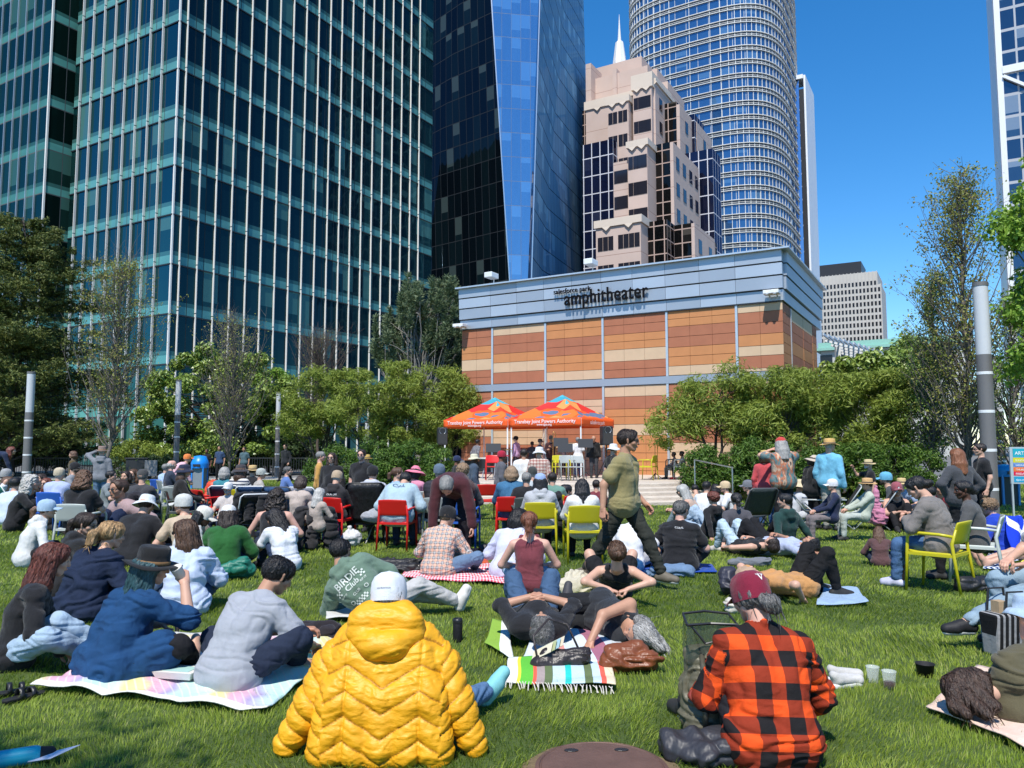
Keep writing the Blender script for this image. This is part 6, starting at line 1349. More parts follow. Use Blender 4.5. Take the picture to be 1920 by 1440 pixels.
# grey T-shirt man, denim dress woman, jeans woman on the left
person('man in a light grey T-shirt and dark jeans leaning forward on the pastel throw', GP(432, 1292), -32, 'cross', 1.04, .0085, 'tan', 'short', 'black', (.33, .345, .38), 'short', (.018, .026, .05), 'long', w=1.12, tamp=.009, loose=.026, shoes=False, pitch=22, slouch=16, hy=-14, hp=30, lh=(.05, .55, .28), rh=(.22, .5, .2), rp=(1, -.3, -.6), rf=(.1, .46, .07), lf=(-.1, .36, .07), rk=(1, .2, .8))
def dress(J): P = J['P']; R, Fd = J['Rh'], J['F1']*1.; return [(P-R*.13-V3(0, .03, .02), P+R*.13-V3(0, .03, .02), .16, .16), (P-R*.15+V3(0, .1, 0), J['lk']*.75+P*.25, .15, .13), (P+R*.15+V3(0, .1, 0), J['rk']*.78+P*.22, .15, .13), (P+V3(0, .05, .12), J['Mi'], .13, .12)]
o = person('woman with teal tipped hair and a wide black hat in a dark blue denim dress', GP(206, 1278), -38, 'cross', 1.03, .0085, 'fair', 'longer', (.028, .075, .085), (.012, .055, .145), 'elbow', (.012, .012, .014), 'long', hat='fedora', hatc=(.012, .012, .013), fem=True, w=1.2, loose=.03, tamp=.016, skirt=dress, tmat='denim', shoes=False,
    pitch=14, slouch=18, hy=-16, hp=8, hr=4, lh=(-.1, .4, .3), rh=(.20, .40, .62), rp=(.5, -.1, -1), rf=(.12, .52, .06), lf=(-.08, .44, .06), rk=(1, .3, .5), curl=(1, 2), lp=(-.8, -.2, -.5))
J = o['J']; c = o['root'].matrix_basis@Vector((J['rw']+unit(J['rw']-J['re'])*.09)*o['s']); r = empty('paper_cup', (c.x, c.y, c.z-.07), 0, 'white cup held up to the face of the woman in the black hat', 'cup'); m = MB(); m.lathe([(0, 0), (.03, 0), (.042, .12), (.045, .125), (.04, .122), (.0, .11)], n=16); m.build('body', M['matte'], r, (.66, .64, .58), True); r.rotation_euler = (.5, -.3, 0)
person('red brown haired woman in a black top and pale jeans at the left edge', GP(28, 1248), -62, 'legs', 1.02, .0095, 'fair', 'longer', 'auburn', (.012, .012, .014), 'long', (.34, .45, .56), 'long', (.6, .6, .58), fem=True, w=1.06, tamp=.012, pitch=10, slouch=14, hy=14, hp=14, lf=(.12, .62, .09), rf=(.2, .52, .08), lk=(.6, .3, .6), rk=(1, .3, .5), lh=(-.1, .36, .2), rh=(.22, .3, .12))
# row behind
person('woman with a blond ponytail in a dark blue denim jacket', GP(150, 1160), -24, 'cross', 1.06, .011, 'fair', 'pony', 'blond', (.013, .022, .05), 'long', (.015, .025, .055), 'long', fem=True, w=1.25, loose=.032, tmat='denim', tamp=.018, pitch=14, slouch=22, hy=-18, hp=12, shoes=False)
person('woman in a black hoodie and sunglasses turning to the right', GP(112, 1118), -50, 'cross', 1.03, .012, 'fair', 'pony', 'dark', (.014, .014, .015), 'long', (.014, .014, .016), 'long', fem=True, w=1.1, loose=.03, hood=True, glasses=True, pitch=12, slouch=14, hy=-42, hp=12)
person('woman in a pale blue shirt with glasses looking left', GP(345, 1150), 22, 'cross', 1.02, .0115, 'fair', 'long', 'brown', (.50, .58, .74), 'long', (.05, .08, .14), 'long', (.6, .58, .52), fem=True, w=1.04, loose=.03, glasses=True, pitch=8, slouch=14, hy=48, hp=8, tamp=.016)
person('person in a green corduroy jacket and white cap with long dark hair', GP(418, 1078), 8, 'cross', 1.0, .014, 'tan', 'long', 'dark', (.016, .10, .02), 'long', (.02, .03, .06), 'long', hat='cap', hatc=(.68, .68, .67), fem=True, w=1.12, loose=.035, hy=12, hp=12)
person('girl with long black hair in a white T-shirt looking down to the left', GP(535, 1070), 42, 'knees', .97, .014, 'tan', 'long', 'black', (.70, .72, .76), 'short', (.03, .05, .10), 'long', fem=True, hy=24, hp=34, pitch=14, loose=.024)
# reclining person in the green hoodie
o = person('person in a sage green hoodie with a printed back, leaning on one elbow', GP(706, 1163), -8, 'leanback', 1.0, .0095, 'tan', 'short', 'black', (.13, .20, .145), 'long', (.45, .44, .42), 'long', (.62, .6, .55), w=1.12, loose=.034, hood=True, pitch=2, slouch=8, roll=-46, hip=-48, hy=-6, hp=12, lh=(-.42, .34, .05), rh=(.16, .34, .26), lp=(-.8, -.5, -1), rp=(1, -.3, .2), lf=(.66, .50, .10), rf=(.70, .36, .12), lk=(0, .3, 1), rk=(0, .3, 1), hr=-10)
J = o['J']; R_, U_ = unit(J['R1']+J['R2']), unit(J['U1']+J['U2']); cb = (J['P']+J['N'])/2; wm_ = M['matte']
for tx, du, dr, w in (('BIRDIE', .12, 0, .27), ('Club', .045, .01, .15), ('RIP IT', .01, .125, .07), ('GRIP IT', .01, -.12, .08), ('CLUB', -.04, .0, .09), ('O', -.06, .11, .04), ('O', -.09, -.1, .045)): letter(tx, cb+U_*du+R_*dr, R_, U_, w, wm_, o['top'], .012, 'print', o['topV'], .006, o['s'], (.62, .66, .6))
m = MB()
bv = BVHTree.FromPolygons([tuple(v) for v in o['topV'][0]], [tuple(map(int, q)) for q in o['topV'][1]]); nb = np.cross(R_, U_)
def chk(cu, cr, nx, ny, a):
    for i in range(nx):
        for j in range(ny):
            if (i+j) % 2: continue
            q = []
            for x, y in ((0, 0), (1, 0), (1, 1), (0, 1)):
                p = cb+U_*(cu+(j+y)*a)+R_*(cr+(i+x)*a); h = bv.ray_cast(Vector(p+nb*.4), Vector(-nb)); q.append((np.array(h[0])+nb*.006 if h[0] is not None else p)*o['s'])
            m.add(q, [(0, 1, 2, 3)])
for a_ in ((.04, .12, 3, 3, .017), (.03, -.17, 3, 3, .017), (-.15, -.1, 10, 3, .018)): m = MB(); chk(*a_); m.build('print', wm_, o['top'], (.62, .66, .6))
blanket('white cloth under the elbow of the person in the green hoodie', [GP(605, 1172), GP(690, 1168), GP(680, 1150), GP(610, 1150)], M['cloth'], 'cloth', 'cloth', (14, 8), .02, .05, 9, (.6, .58, .54))
# seated between the lying man's knees
person('woman in a maroon strappy top with a red ponytail, seen from behind', GP(993, 1112), 0, 'cross', 1.0, .012, 'pink', 'pony', 'red', (.16, .035, .045), 'tank', (.30, .42, .55), 'long', fem=True, loose=.008, hp=8, hy=-4, tamp=.005, pitch=6, slouch=12)
person('person with black hair in a pale lilac shirt half hidden by the red ponytail', GP(952, 1085), -24, 'cross', 1.03, .014, 'tan', 'bob', 'black', (.56, .58, .74), 'long', (.5, .5, .58), 'long', fem=True, loose=.03, hp=16, hy=-24, pitch=20)
person('woman in black lying with bare knees up and hands behind her head', GP(1150, 1122), -2, 'lie', .98, .011, 'fair', 'bun', 'brown', (.014, .014, .015), 'tank', (.014, .014, .016), 'short', (.1, .1, .1), fem=True, shoes=False, pitch=-62, slouch=14, hp=30, lh=(-.10, -.56, .20), rh=(.10, -.56, .20), lp=(-1, .1, .35), rp=(1, .1, .35), lf=(-.22, .40, .06), rf=(.22, .40, .06), lk=(-.25, .1, 1), rk=(.25, .1, 1), curl=(2, 2))
# gingham man and his cloth
o = person('man in a teal and orange checked shirt and black cap on the red gingham cloth', GP(822, 1082), -16, 'cross', 1.0, .011, 'fair', 'short', 'ash', (.5, .4, .3), 'long', (.13, .20, .31), 'long', (.5, .48, .42), 'cap', (.014, .014, .016), w=1.08, loose=.026, tmat=M['gingham'], collar=True, glasses=True, hy=-34, hp=14, pitch=12, slouch=18, rf=(.3, .5, .07), rk=(1, .3, .4)); puv(o)
blanket('red and white gingham cloth under the man in the checked shirt', [GP(745, 1090), GP(960, 1100), GP(945, 1062), GP(770, 1058)], M['redgingham'], 'picnic_cloth', 'picnic cloth', (50, 20), .018, .05, 11)
blanket('orange cloth behind the man in the checked shirt', [GP(855, 1062), GP(915, 1062), GP(908, 1035), GP(865, 1036)], M['cloth'], 'picnic_cloth', 'picnic cloth', (14, 10), .02, .05, 12, (.55, .08, .02))
o = person('broad backed man in a black T-shirt with short grey hair, sitting on a blue mat', GP(1275, 1072), -18, 'cross', 1.03, .012, 'pink', 'short', 'salt', (.012, .012, .014), 'short', (.012, .012, .014), 'long', w=1.18, loose=.02, hy=-30, hp=8, pitch=8, slouch=12, lh=(-.2, .3, .2)); J = o['J']; letter('CORAL', J['N']-J['U2']*.085, J['R2'], J['U2'], .11, M['matte'], o['top'], .012, 'print', o['topV'], .005, o['s'], (.75, .75, .75))
blanket('blue mat under the man in the black T-shirt', [GP(1180, 1082), GP(1345, 1076), GP(1335, 1062), GP(1200, 1060)], M['cloth'], 'picnic_mat', 'mat', (20, 8), .006, .035, 13, (.01, .06, .34))
person('person in a white shirt sitting behind the walking man', GP(1178, 1070), -30, 'cross', 1.0, .014, 'tan', 'short', 'black', (.70, .70, .72), 'short', (.4, .4, .42), 'long', loose=.03, pitch=18, hp=20)
# walking man
person('man in an olive V-neck T-shirt and sunglasses walking to the right', GP(1172, 1101), -118, 'walk', 1.075, .011, 'tan', 'short', 'dark', (.255, .215, .095), 'short', (.030, .032, .026), 'long', (.14, .12, .09), glasses=True, w=1.08, loose=.026, tamp=.007, hy=16, hp=6, pitch=2, lh=(-.26, .16, .88), rh=(.33, -.12, .86), rf=(.10, -.42, .16), lf=(-.10, .42, .09), lp=(-.3, -1, -.2), rp=(.4, -1, .1), beard=None)
# lying group on the right
person('woman in pale ripped jeans and a black top lying with knees up', GP(1392, 1040), 24, 'lie', .97, .0135, 'fair', 'short', 'dark', (.014, .014, .015), 'tank', (.45, .57, .66), 'long', (.55, .5, .44), fem=True, pitch=-84, lh=(-.30, .04, .12), rh=(.02, -.12, .28), lp=(-1, 0, 0))
person('man in a pale blue shirt and black trousers lying with an arm under his head', GP(1440, 1040), 50, 'lie', 1.0, .0135, 'tan', 'short', 'black', (.40, .45, .60), 'short', (.014, .014, .016), 'long', (.05, .05, .05), pitch=-86, lh=(-.1, -.72, .1), lp=(-1, .3, 0), rh=(.1, -.1, .3), w=1.08)
person('person in an orange top and black leggings lying with knees raised behind the checked shirt', GP(1500, 1118), -72, 'lie', 1.0, .0115, 'fair', 'long', 'ash', (.50, .25, .09), 'short', (.012, .012, .013), 'long', (.03, .03, .03), fem=True, pitch=-82, slouch=2, lf=(-.12, .36, .08), rf=(.16, .36, .08), lh=(-.4, -.3, .06), rh=(.36, -.25, .05), lp=(-1, .1, 0), rp=(1, .1, 0))
blanket('pale blue towel beside the raised black leggings', [GP(1530, 1140), GP(1628, 1138), GP(1600, 1108), GP(1545, 1106)], M['cloth'], 'towel', 'towel', (20, 14), .03, .055, 14, (.30, .42, .58))
# woman in olive lying at lower right with her companion
blanket('pale pink fleece blanket under the woman in the olive sweater', [GP(1735, 1335), GP(1990, 1440), GP(2130, 1300), GP(1830, 1258)], M['tan'], 'blanket', 'blanket', (30, 26), .02, .05, 15)
person('woman in an olive sweater lying on her side, long brown hair towards the picture middle', GP(2042, 1372), -108, 'side', .95, .0085, 'fair', 'bob', (.05, .028, .018), (.095, .082, .045), 'long', (.06, .05, .035), 'long', (.1, .09, .08), fem=True, w=1.14, loose=.024, tamp=.016, pitch=-88, twist=98, hp=10, lh=(-.25, -.55, .06), rh=(-.2, .02, .30), lp=(-.3, 0, .5), rp=(-.2, -.2, 1), lf=(-.1, .7, .08), rf=(-.1, .66, .2), flow=(-.8, -.5, -.25), hx=[((0, -.1, .02), (-.05, -.17, -.02), .05, .05), ((-.05, -.17, -.02), (-.10, -.25, -.10), .05, .035), ((-.02, -.12, .06), (-.10, -.2, .05), .05, .04), ((-.10, -.2, .05), (-.12, -.27, .0), .04, .028), ((0, -.12, -.06), (-.06, -.2, -.15), .05, .035)])
person('person in a pale blue bucket hat lying behind the woman in the olive sweater', GP(2075, 1292), -95, 'lie', 1.0, .0095, 'pink', 'short', 'brown', (.5, .52, .55), 'short', (.2, .22, .3), 'long', hat='bucket', hatc=(.40, .52, .66), pitch=-66, hb=0, hy=-82, hp=-4)
# woman and friend on the yellow and pale chairs
o = sitter(1718, 899, 'chair', 'woman in a grey knit sweater on a yellow chair, looking down', 42, s=1.0, D=9.05, skin='fair', hair='lowbun', hc='black', top=(.19, .17, .155), sleeve='long', bot=(.07, .14, .27), fem=True, w=1.05, loose=.03, hp=34, hy=14, pitch=6, slouch=16, lh=(-.06, .34, .78), rh=(.06, .34, .78), shoe=(.5, .5, .62), lf=(-.1, .46, .08), rf=(.0, .5, .08)); seat_on(o, 'yellow', 'yellow park chair under the woman in the grey knit sweater', 42)
o2 = sitter(1805, 903, 'chair', 'woman with black hair in a dark grey sweater on a pale chair', 58, s=1.0, D=9.6, skin='dark', hair='lowbun', hc='black', top=(.085, .085, .085), sleeve='long', bot=(.014, .014, .016), fem=True, loose=.028, hy=22, hp=6, pitch=4, slouch=12); seat_on(o2, 'pale', 'pale grey park chair under the woman in the dark grey sweater', 58)
o = sitter(1972, 893, 'chair', 'person in pale jeans and black canvas shoes cut by the right edge', 88, s=1.0, D=6.4, skin='fair', hair='short', hc='brown', top=(.4, .4, .42), sleeve='short', bot=(.24, .33, .40), shoe=(.02, .02, .022), lf=(-.05, .78, .20), rf=(.14, .40, .08), lk=(0, .5, 1), res=.011); seat_on(o, 'yellow', 'yellow park chair cut by the right edge of the picture', 88)
o = person('boy with brown hair draped in a blue and white flag cape', GP(1893, 1042), 30, 'cross', .98, .014, 'pink', 'fluff', 'ash', (.012, .05, .42), 'long', (.02, .02, .03), 'long', w=1.1, loose=.04, hy=22, hp=10, pitch=14); J = o['J']
P = np.array([[(x*(.20+.24*f), -.10-.20*f-.03*math.cos(x*3)+.03*math.sin(x*7+f*5), .60-.55*f) for x in np.linspace(-1, 1, 17)] for f in np.linspace(0, 1, 14)]); m = MB(); m.grid(P); me = fast('flag_cape', np.concatenate(m.v), m.q); l = me.uv_layers.new(name='uv'); li = np.zeros(len(me.loops), np.int32); me.loops.foreach_get('vertex_index', li); uv = np.array([[x, f] for f in np.linspace(0, 1, 14) for x in np.linspace(0, 1, 17)], np.float32); l.data.foreach_set('uv', uv[li].ravel()); fc = link('flag_cape', me, M['flag'], o['root']); fc.modifiers.new('s', 'SOLIDIFY').thickness = .01
blanket('blue and white patterned cloth beside the chairs', [GP(1845, 1070), GP(1950, 1075), GP(1950, 1045), GP(1855, 1042)], M['waves'], 'picnic_cloth', 'picnic cloth', (20, 12), .012, .04, 16)
person('barefoot person lying on the patterned cloth, feet towards the chairs', GP(1975, 1068), 80, 'lie', 1.0, .013, 'fair', 'short', 'brown', (.3, .3, .3), 'short', (.05, .06, .1), 'short', shoes=False, lf=(-.1, .84, .08), rf=(.1, .84, .08))
# ------------------------------------------------------------------ bags, shoes, cups
def bag(name, label, cat, p, prims, col, mat='nylon', res=.01, amp=.012, k=.03, yaw=0., sub=(), f=9.):
    r = empty(name, p, rad(yaw), label, cat); blob('body', prims, res, M[mat], r, col, k=k, amp=amp, seed=sum(map(ord, label)) % 50, sub=sub, f=f); return r
b = bag('leather_bag', 'brown leather bag beside the grey haired lying woman', 'bag', GP(1180, 1262), [((-.14, 0, .07), (.13, .02, .09), .075, .085), ((-.13, .05, .12), (.08, .06, .15), .06, .06), ((.13, 0, .1), (.21, -.02, .1), .06, .03)], (.19, .055, .018), 'leather', .0085, .022)
b = bag('tote_bag', 'dark leather tote bag behind the head of the lying man', 'bag', GP(1052, 1262), [((-.16, 0, .06), (.15, .03, .1), .055, .06), ((-.1, .02, .12), (.18, .04, .14), .045, .04)], (.026, .019, .018), 'leather', .009, .014)
m = MB(); m.tube([(-.17, -.02, .1), (-.2, .08, .24), (-.08, .2, .34), (.06, .2, .3), (.14, .06, .14)], .009, 6); m.build('handle', M['leather'], b, (.03, .022, .02), True)
r = empty('paper_leaflets', GP(1022, 1262)+ZV*.10, 0, 'folded paper leaflets sticking out of the dark leather tote', 'leaflets')
for i, c in enumerate(((.6, .55, .4), (.35, .38, .2), (.3, .45, .5), (.6, .52, .38))): m = MB(); m.obox((-.1+.03*i, .02*i, -.02+.01*i), (.14, -.05, .08), (.02, .08, .05), (.0, -.003, .004)); m.build('leaflet', M['matte'], r, c)
b = bag('backpack', 'olive backpack with red trim and mesh pocket left of the checked shirt', 'backpack', GP(1330, 1388), [((-.02, 0, .10), (-.02, .05, .40), .125, .10), ((-.10, .02, .14), (-.1, .05, .3), .06, .055), ((.06, .05, .42), (-.08, .06, .45), .05, .05)], (.11, .10, .062), 'nylon', .01, .016)
blob('side_pocket', [((-.10, -.09, .26), (-.02, -.09, .38), .035, .03)], .01, M['nylon'], b, (.24, .04, .025), amp=.01)
for x in (-.05, .04): m = MB(); m.tube([(x, -.13, .1), (x-.01, -.17, .22), (x, -.13, .36), (x+.01, -.03, .47)], .016, 6); m.build('strap', M['nylon'], b, (.075, .07, .05), True)
m = MB(); m.tube([(-.2, -.1, .02), (-.12, -.16, .015), (.0, -.2, .015), (.12, -.2, .02)], .012, 6); m.build('strap', M['nylon'], b, (.06, .055, .04), True)
r = empty('mesh_pouch', GP(1330, 1385)+ZV*.45, 0, 'open pouch of dark mesh on top of the olive backpack', 'pouch'); g = NT('mesh_net', .6, Alpha=.6, **{'Base Color': (.09, .13, .09, 1)}).m; P = [[(x*.14, -.05+.02*math.cos(x*3)-.05*f, .0+.2*f) for x in np.linspace(-1, 1, 9)] for f in np.linspace(0, 1, 6)]; m = MB(); m.grid(P); m.grid([[(p[0]*.95, p[1]+.12, p[2]+.03) for p in row] for row in P]); m.build('net', g, r, smooth=True)
m = MB(); m.tube([P[-1][0], P[-1][4], P[-1][8], (.13, .03, .23), (0, .05, .24), (-.13, .03, .23), P[-1][0]], .008, 5); m.build('rim', M['dark'], r); m = MB(); m.tube([(-.12, -.1, .2), (-.04, -.12, .1), (.05, -.12, .12), (.12, -.1, .2)], .007, 5); m.build('drawstring', M['dark'], r)
r = bag('puffer_jacket', 'dark grey padded jacket lying on the grass behind the checked shirt man', 'jacket', GP(1335, 1425), [((-.2, .05, .06), (.18, .02, .07), .075, .08), ((-.18, .0, .05), (-.05, -.1, .05), .06, .06), ((.05, -.05, .06), (.3, -.03, .06), .075, .07), ((-.05, .08, .07), (.16, .12, .09), .06, .06)], (.032, .032, .038), 'nylon', .01, .022, f=7.)
bag('dark_jacket', 'crumpled black jacket on the throw right of the man in grey', 'jacket', GP(592, 1207), [((-.14, 0, .07), (.1, .02, .09), .075, .085), ((-.1, .08, .1), (.12, .1, .08), .07, .07)], (.022, .018, .022), 'cloth', .01, .03)
bag('black_jackets', 'pile of black jackets and bags on the red gingham cloth', 'jacket', GP(738, 1075), [((-.35, .1, .08), (.2, .1, .08), .085, .08), ((-.2, -.05, .07), (.3, -.02, .07), .075, .07), ((-.3, .25, .08), (-.05, .25, .1), .075, .07), ((.15, .15, .1), (.35, .15, .09), .06, .06)], (.02, .019, .02), 'nylon', .014, .028)
bag('black_bag', 'black bag lying on the orange cloth', 'bag', GP(927, 1045), [((-.15, 0, .09), (.12, .02, .1), .09, .09), ((0, .1, .12), (.14, .08, .1), .07, .07)], (.018, .018, .02), 'nylon', .014, .02)
bag('denim_jacket', 'crumpled blue denim jacket on the blue mat', 'jacket', GP(1262, 1083), [((-.25, 0, .06), (.2, .02, .07), .065, .075), ((-.1, .08, .08), (.15, .1, .09), .06, .06), ((-.3, .05, .05), (-.15, .12, .06), .05, .05)], (.14, .22, .34), 'denim', .013, .026)
bag('black_cloth', 'grey jacket under the head of the woman in ripped jeans', 'jacket', GP(1405, 1062), [((-.25, 0, .05), (.25, .02, .06), .055, .06)], (.16, .17, .19), 'cloth', .013, .022)
b = bag('backpack', 'emerald green backpack lying beside the green corduroy jacket', 'backpack', GP(437, 1088), [((-.16, 0, .11), (.12, .05, .2), .075, .08), ((-.15, .06, .08), (.16, .08, .11), .08, .09)], (.012, .15, .10), 'nylon', .012, .012, yaw=10)
for x, z in ((-.1, .1), (.08, .13)): blob('pocket', [((x-.05, -.08, z), (x+.05, -.07, z+.02), .05, .05)], .012, M['nylon'], b, (.012, .14, .09), amp=.006)
bag('canvas_bag', 'cream canvas bag between the lying woman and the red ponytail', 'bag', GP(1075, 1118), [((-.1, 0, .1), (.1, .02, .12), .10, .12), ((0, .05, .18), (.05, .05, .2), .1, .08)], (.55, .5, .38), 'cloth', .012, .025)
bag('striped_bag', 'black and white striped bag left of the maroon cap', 'bag', GP(1375, 1118), [((-.05, 0, .12), (-.03, .06, .2), .10, .11)], (.03, .03, .045), 'nylon', .012, .02)
bag('tan_bag', 'tan cloth bag next to the black and white striped bag', 'bag', GP(1396, 1128), [((0, 0, .18), (.04, .05, .26), .11, .10), ((-.02, 0, .1), (.05, .05, .12), .11, .11)], (.42, .28, .18), 'cloth', .012, .025)
bag('canvas_bag', 'off white canvas bag lying below the tan cloth bag', 'bag', GP(1385, 1148), [((-.06, 0, .07), (.12, .03, .07), .08, .08)], (.58, .54, .46), 'cloth', .011, .025)
def shoe_obj(label, p, yaw, col, sole=(.7, .69, .66), tilt=0., s=1.):
    r = empty('shoe', p, rad(yaw), label, 'shoe'); V, Q = solid([((0, 0, .06), (0, .17, .04), .042, .036), ((0, -.01, .06), (0, -.03, .085), .038, .036), ((-.012, .12, .04), (.014, .16, .036), .036, .032)], .007, .02, [((0, -.02, .14), (0, .02, .125), .032, .028)], .003); link('upper', fast('upper', V*s, Q), M['cloth'], r, col)
    V, Q = solid([((0, -.03, .018), (0, .17, .018), .034, .036), ((-.01, .1, .018), (.01, .15, .018), .038, .036)], .008, .01); V[:, 2] = np.clip(V[:, 2], .0, .032); link('sole', fast('sole', V*s, Q), M['matte'], r, sole); r.rotation_euler = (tilt, 0, rad(yaw)); return r
shoe_obj('white canvas shoe right of the checked shirt, nearer the camera', GP(1572, 1290), -70, (.55, .53, .5)); shoe_obj('white canvas shoe right of the checked shirt, farther from the camera', GP(1568, 1278), -78, (.52, .5, .46))
shoe_obj('white sneaker lying beside the pile of black jackets', GP(787, 1075), -30, (.55, .54, .5)); 
def sandal(label, p, yaw):
    r = empty('sandal', p, rad(yaw), label, 'sandal'); V, Q = solid([((0, -.08, .03), (0, .1, .03), .034, .04)], .008, .01); V[:, 2] = np.clip(V[:, 2], .012, .034); link('sole', fast('sole', V, Q), M['matte'], r, (.02, .02, .02))
    for y, h in ((.06, .075), (-.01, .085)): m = MB(); P = [[(math.cos(t)*.042, y+dy, .025+math.sin(t)*(h-.025)) for t in np.linspace(0, math.pi, 9)] for dy in (-.014, .014)]; m.grid(P); o = m.build('strap', M['leather'], r, (.016, .016, .017), True); o.modifiers.new('s', 'SOLIDIFY').thickness = .005
sandal('black sandal on the grass left of the pastel throw, nearer the throw', GP(40, 1315), -35); sandal('black sandal on the grass left of the pastel throw, at the picture edge', GP(20, 1305), -50)
shoe_obj('pale sneaker on the grass beside the woman in ripped jeans', GP(1322, 1042), 20, (.6, .57, .5))
def cup(label, p, h, r0, r1, wine=0., mat=None, col=None, name='plastic_cup'):
    r = empty(name, p, 0, label, 'cup'); g = mat or M['clear']; m = MB(); m.lathe([(0, .002), (r0, 0), (r1, h), (r1+.003, h+.001), (r1+.002, h-.004), (r1-.002, h-.004), (r0-.002, .005), (0, .006)], n=24); m.build('body', g, r, col, True)
    if wine: m = MB(); rr = r0+(r1-r0)*wine; m.lathe([(0, .008), (r0-.003, .008), (rr-.003, h*wine), (0, h*wine)], n=20); m.build('drink', NT('red_wine', .1, **{'Base Color': (.10, .012, .03, 1)}).m, r, None, True)
M['clear'] = NT('clear_plastic', .05, Alpha=.28, **{'Base Color': (.75, .8, .78, 1), 'Specular IOR Level': .8}).m
cup('clear plastic cup with a little red wine', GP(1668, 1292), .12, .034, .045, .4); cup('empty clear plastic cup left of the wine cup', GP(1637, 1280), .11, .032, .043); cup('black paper bowl with a white rim by the brown hair', GP(1735, 1268), .09, .05, .062, 0, M['matte'], (.02, .02, .022), 'paper_bowl')
m = MB(); r = empty('mesh_tote', GP(1892, 1228), rad(12), 'black and grey striped tote bag beside the crossed leg at the right', 'bag'); m.hexa([(-.16, -.07, 0), (.16, -.07, 0), (.16, .09, 0), (-.16, .09, 0), (-.18, -.09, .33), (.18, -.09, .33), (.18, .1, .33), (-.18, .1, .33)]); bevel(m.build('body', puvmat('tote_stripe', lambda t, u, v: t.mix(stripe(t, t.sep(t.coord())[0], .05, .6), (.3, .3, .3), (.014, .014, .015))), r), .02)
for y in (-.08, .1): m = MB(); m.tube([(-.09, y, .33), (-.07, y, .5), (.07, y, .5), (.09, y, .33)], .01, 6); m.build('handle', M['dark'], r)
m = MB(); m.box((-.1, -.03, .3), (-.02, .05, .42)); m.build('carton', M['matte'], r, (.42, .3, .18))
bag('black_bag', 'black bag on the grass under the pale chair', 'bag', GP(1835, 1108), [((-.18, 0, .07), (.18, .02, .08), .085, .08), ((.1, .05, .08), (.3, .05, .07), .06, .05)], (.014, .014, .016), 'nylon', .012, .02); bag('paper_bag', 'brown printed bag under the yellow chair', 'bag', GP(1690, 1098), [((0, 0, .14), (0, .05, .22), .09, .08)], (.18, .09, .06), 'cloth', .012, .015)
r = empty('water_bottle', GP(38, 1436), rad(60), 'turquoise bottle lying at the bottom left corner', 'bottle'); V, Q = solid([((0, -.14, .045), (0, .06, .045), .045, .045)], .008, .01); link('body', fast('body', V, Q), M['plastic'], r, (.01, .30, .42)); V, Q = solid([((0, .09, .045), (0, .13, .045), .036, .03)], .008, .01); link('cap', fast('cap', V, Q), M['matte'], r, (.012, .013, .016)); r.rotation_euler = (0, 0, rad(-62))
m = MB(); m.add([(-.07, -.05, .03), (.05, -.06, .05), (.13, .07, .07), (-.03, .03, .04)], [(0, 1, 2, 3)]); o_ = m.build('paper_scrap', M['matte'], None, (.62, .64, .72)); o_.location = GP(88, 1432); tag(o_, 'scrap of white paper lying in the grass at the bottom left', 'paper'); o_.modifiers.new('s', 'SOLIDIFY').thickness = .003
r = empty('snack_packet', GP(375, 1235), 0, 'bright yellow snack packet between the two people on the throw', 'packet'); blob('body', [((-.04, 0, .05), (.05, .02, .1), .04, .05)], .009, M['plastic'], r, (.62, .48, .02), amp=.015)
r = empty('food_tray', GP(335, 1285)+ZV*.06, rad(-12), 'white takeaway tray on the throw beside the man in grey', 'tray'); m = MB(); m.hexa([(-.13, -.07, 0), (.13, -.07, 0), (.13, .07, 0), (-.13, .07, 0), (-.15, -.09, .05), (.15, -.09, .05), (.15, .09, .05), (-.15, .09, .05)]); m.m = 1; m.box((-.11, -.06, .051), (.11, .06, .053)); bevel(m.build('body', [M['matte'], plain('mint_paper', (.35, .55, .5), .7)], r, (.66, .64, .58)), .012)
# ------------------------------------------------------------------ the seated crowd, left to right
BLK, NAV, WHT, GRY, DEN = (.014, .014, .016), (.015, .025, .06), (.68, .69, .71), (.2, .2, .22), (.09, .16, .28)
def S(px, y, label, yaw=0, pose='cross', chair=None, cl=None, **k):
    if 'top' not in k: k['top'] = GRY
    o = sitter(px, y, pose, label, yaw, **k)
    if chair: seat_on(o, chair, cl, yaw)
    if k.get('tmat') is not None and not isinstance(k['tmat'], str): puv(o)
    return o
# far left
S(22, 838, 'person with reddish hair in dark clothes bending behind the railing at the far left', -60, 'bend', D=30, skin='fair', hair='long', hc='auburn', top=NAV, sleeve='long', bot=BLK, fem=True)
S(12, 880, 'person in a pale shirt and dark cap, farthest seated at the left edge', 10, 'cross', D=19, top=(.45, .55, .68), hair='short', hat='cap', hatc=(.3, .3, .3), bot=BLK)
S(16, 894, 'woman in a white top with dark hair, hand at her chin, at the left edge', -70, 'cross', D=17.5, top=WHT, hair='bob', hc='brown', fem=True, bot=BLK, rh=(.1, .2, .55))
S(31, 896, 'man with black hair in a pale blue shirt seen from behind at the left edge', -10, 'cross', D=16.6, top=(.5, .58, .7), hair='short', hc='black', bot=GRY)
S(60, 891, 'laughing woman with curly grey hair in black facing right', -70, 'knees', D=15.2, top=BLK, hair='curly', hc='grey', fem=True, bot=BLK, skin='pink')
S(77, 889, 'dark haired woman facing the camera beside the lamp post', 165, 'cross', D=19.5, top=BLK, hair='long', hc='dark', fem=True, bot=BLK); S(87, 897, 'woman with auburn hair and sunglasses facing the camera', 170, 'cross', D=18, top=(.3, .2, .22), hair='long', hc='auburn', fem=True, glasses=True)
folding_chair(GP(40, 978), -35, 'green webbed beach chair with white tube frame at the left', (.02, .22, .17), (.7, .7, .68), low=True, h=.78, seat=.25)
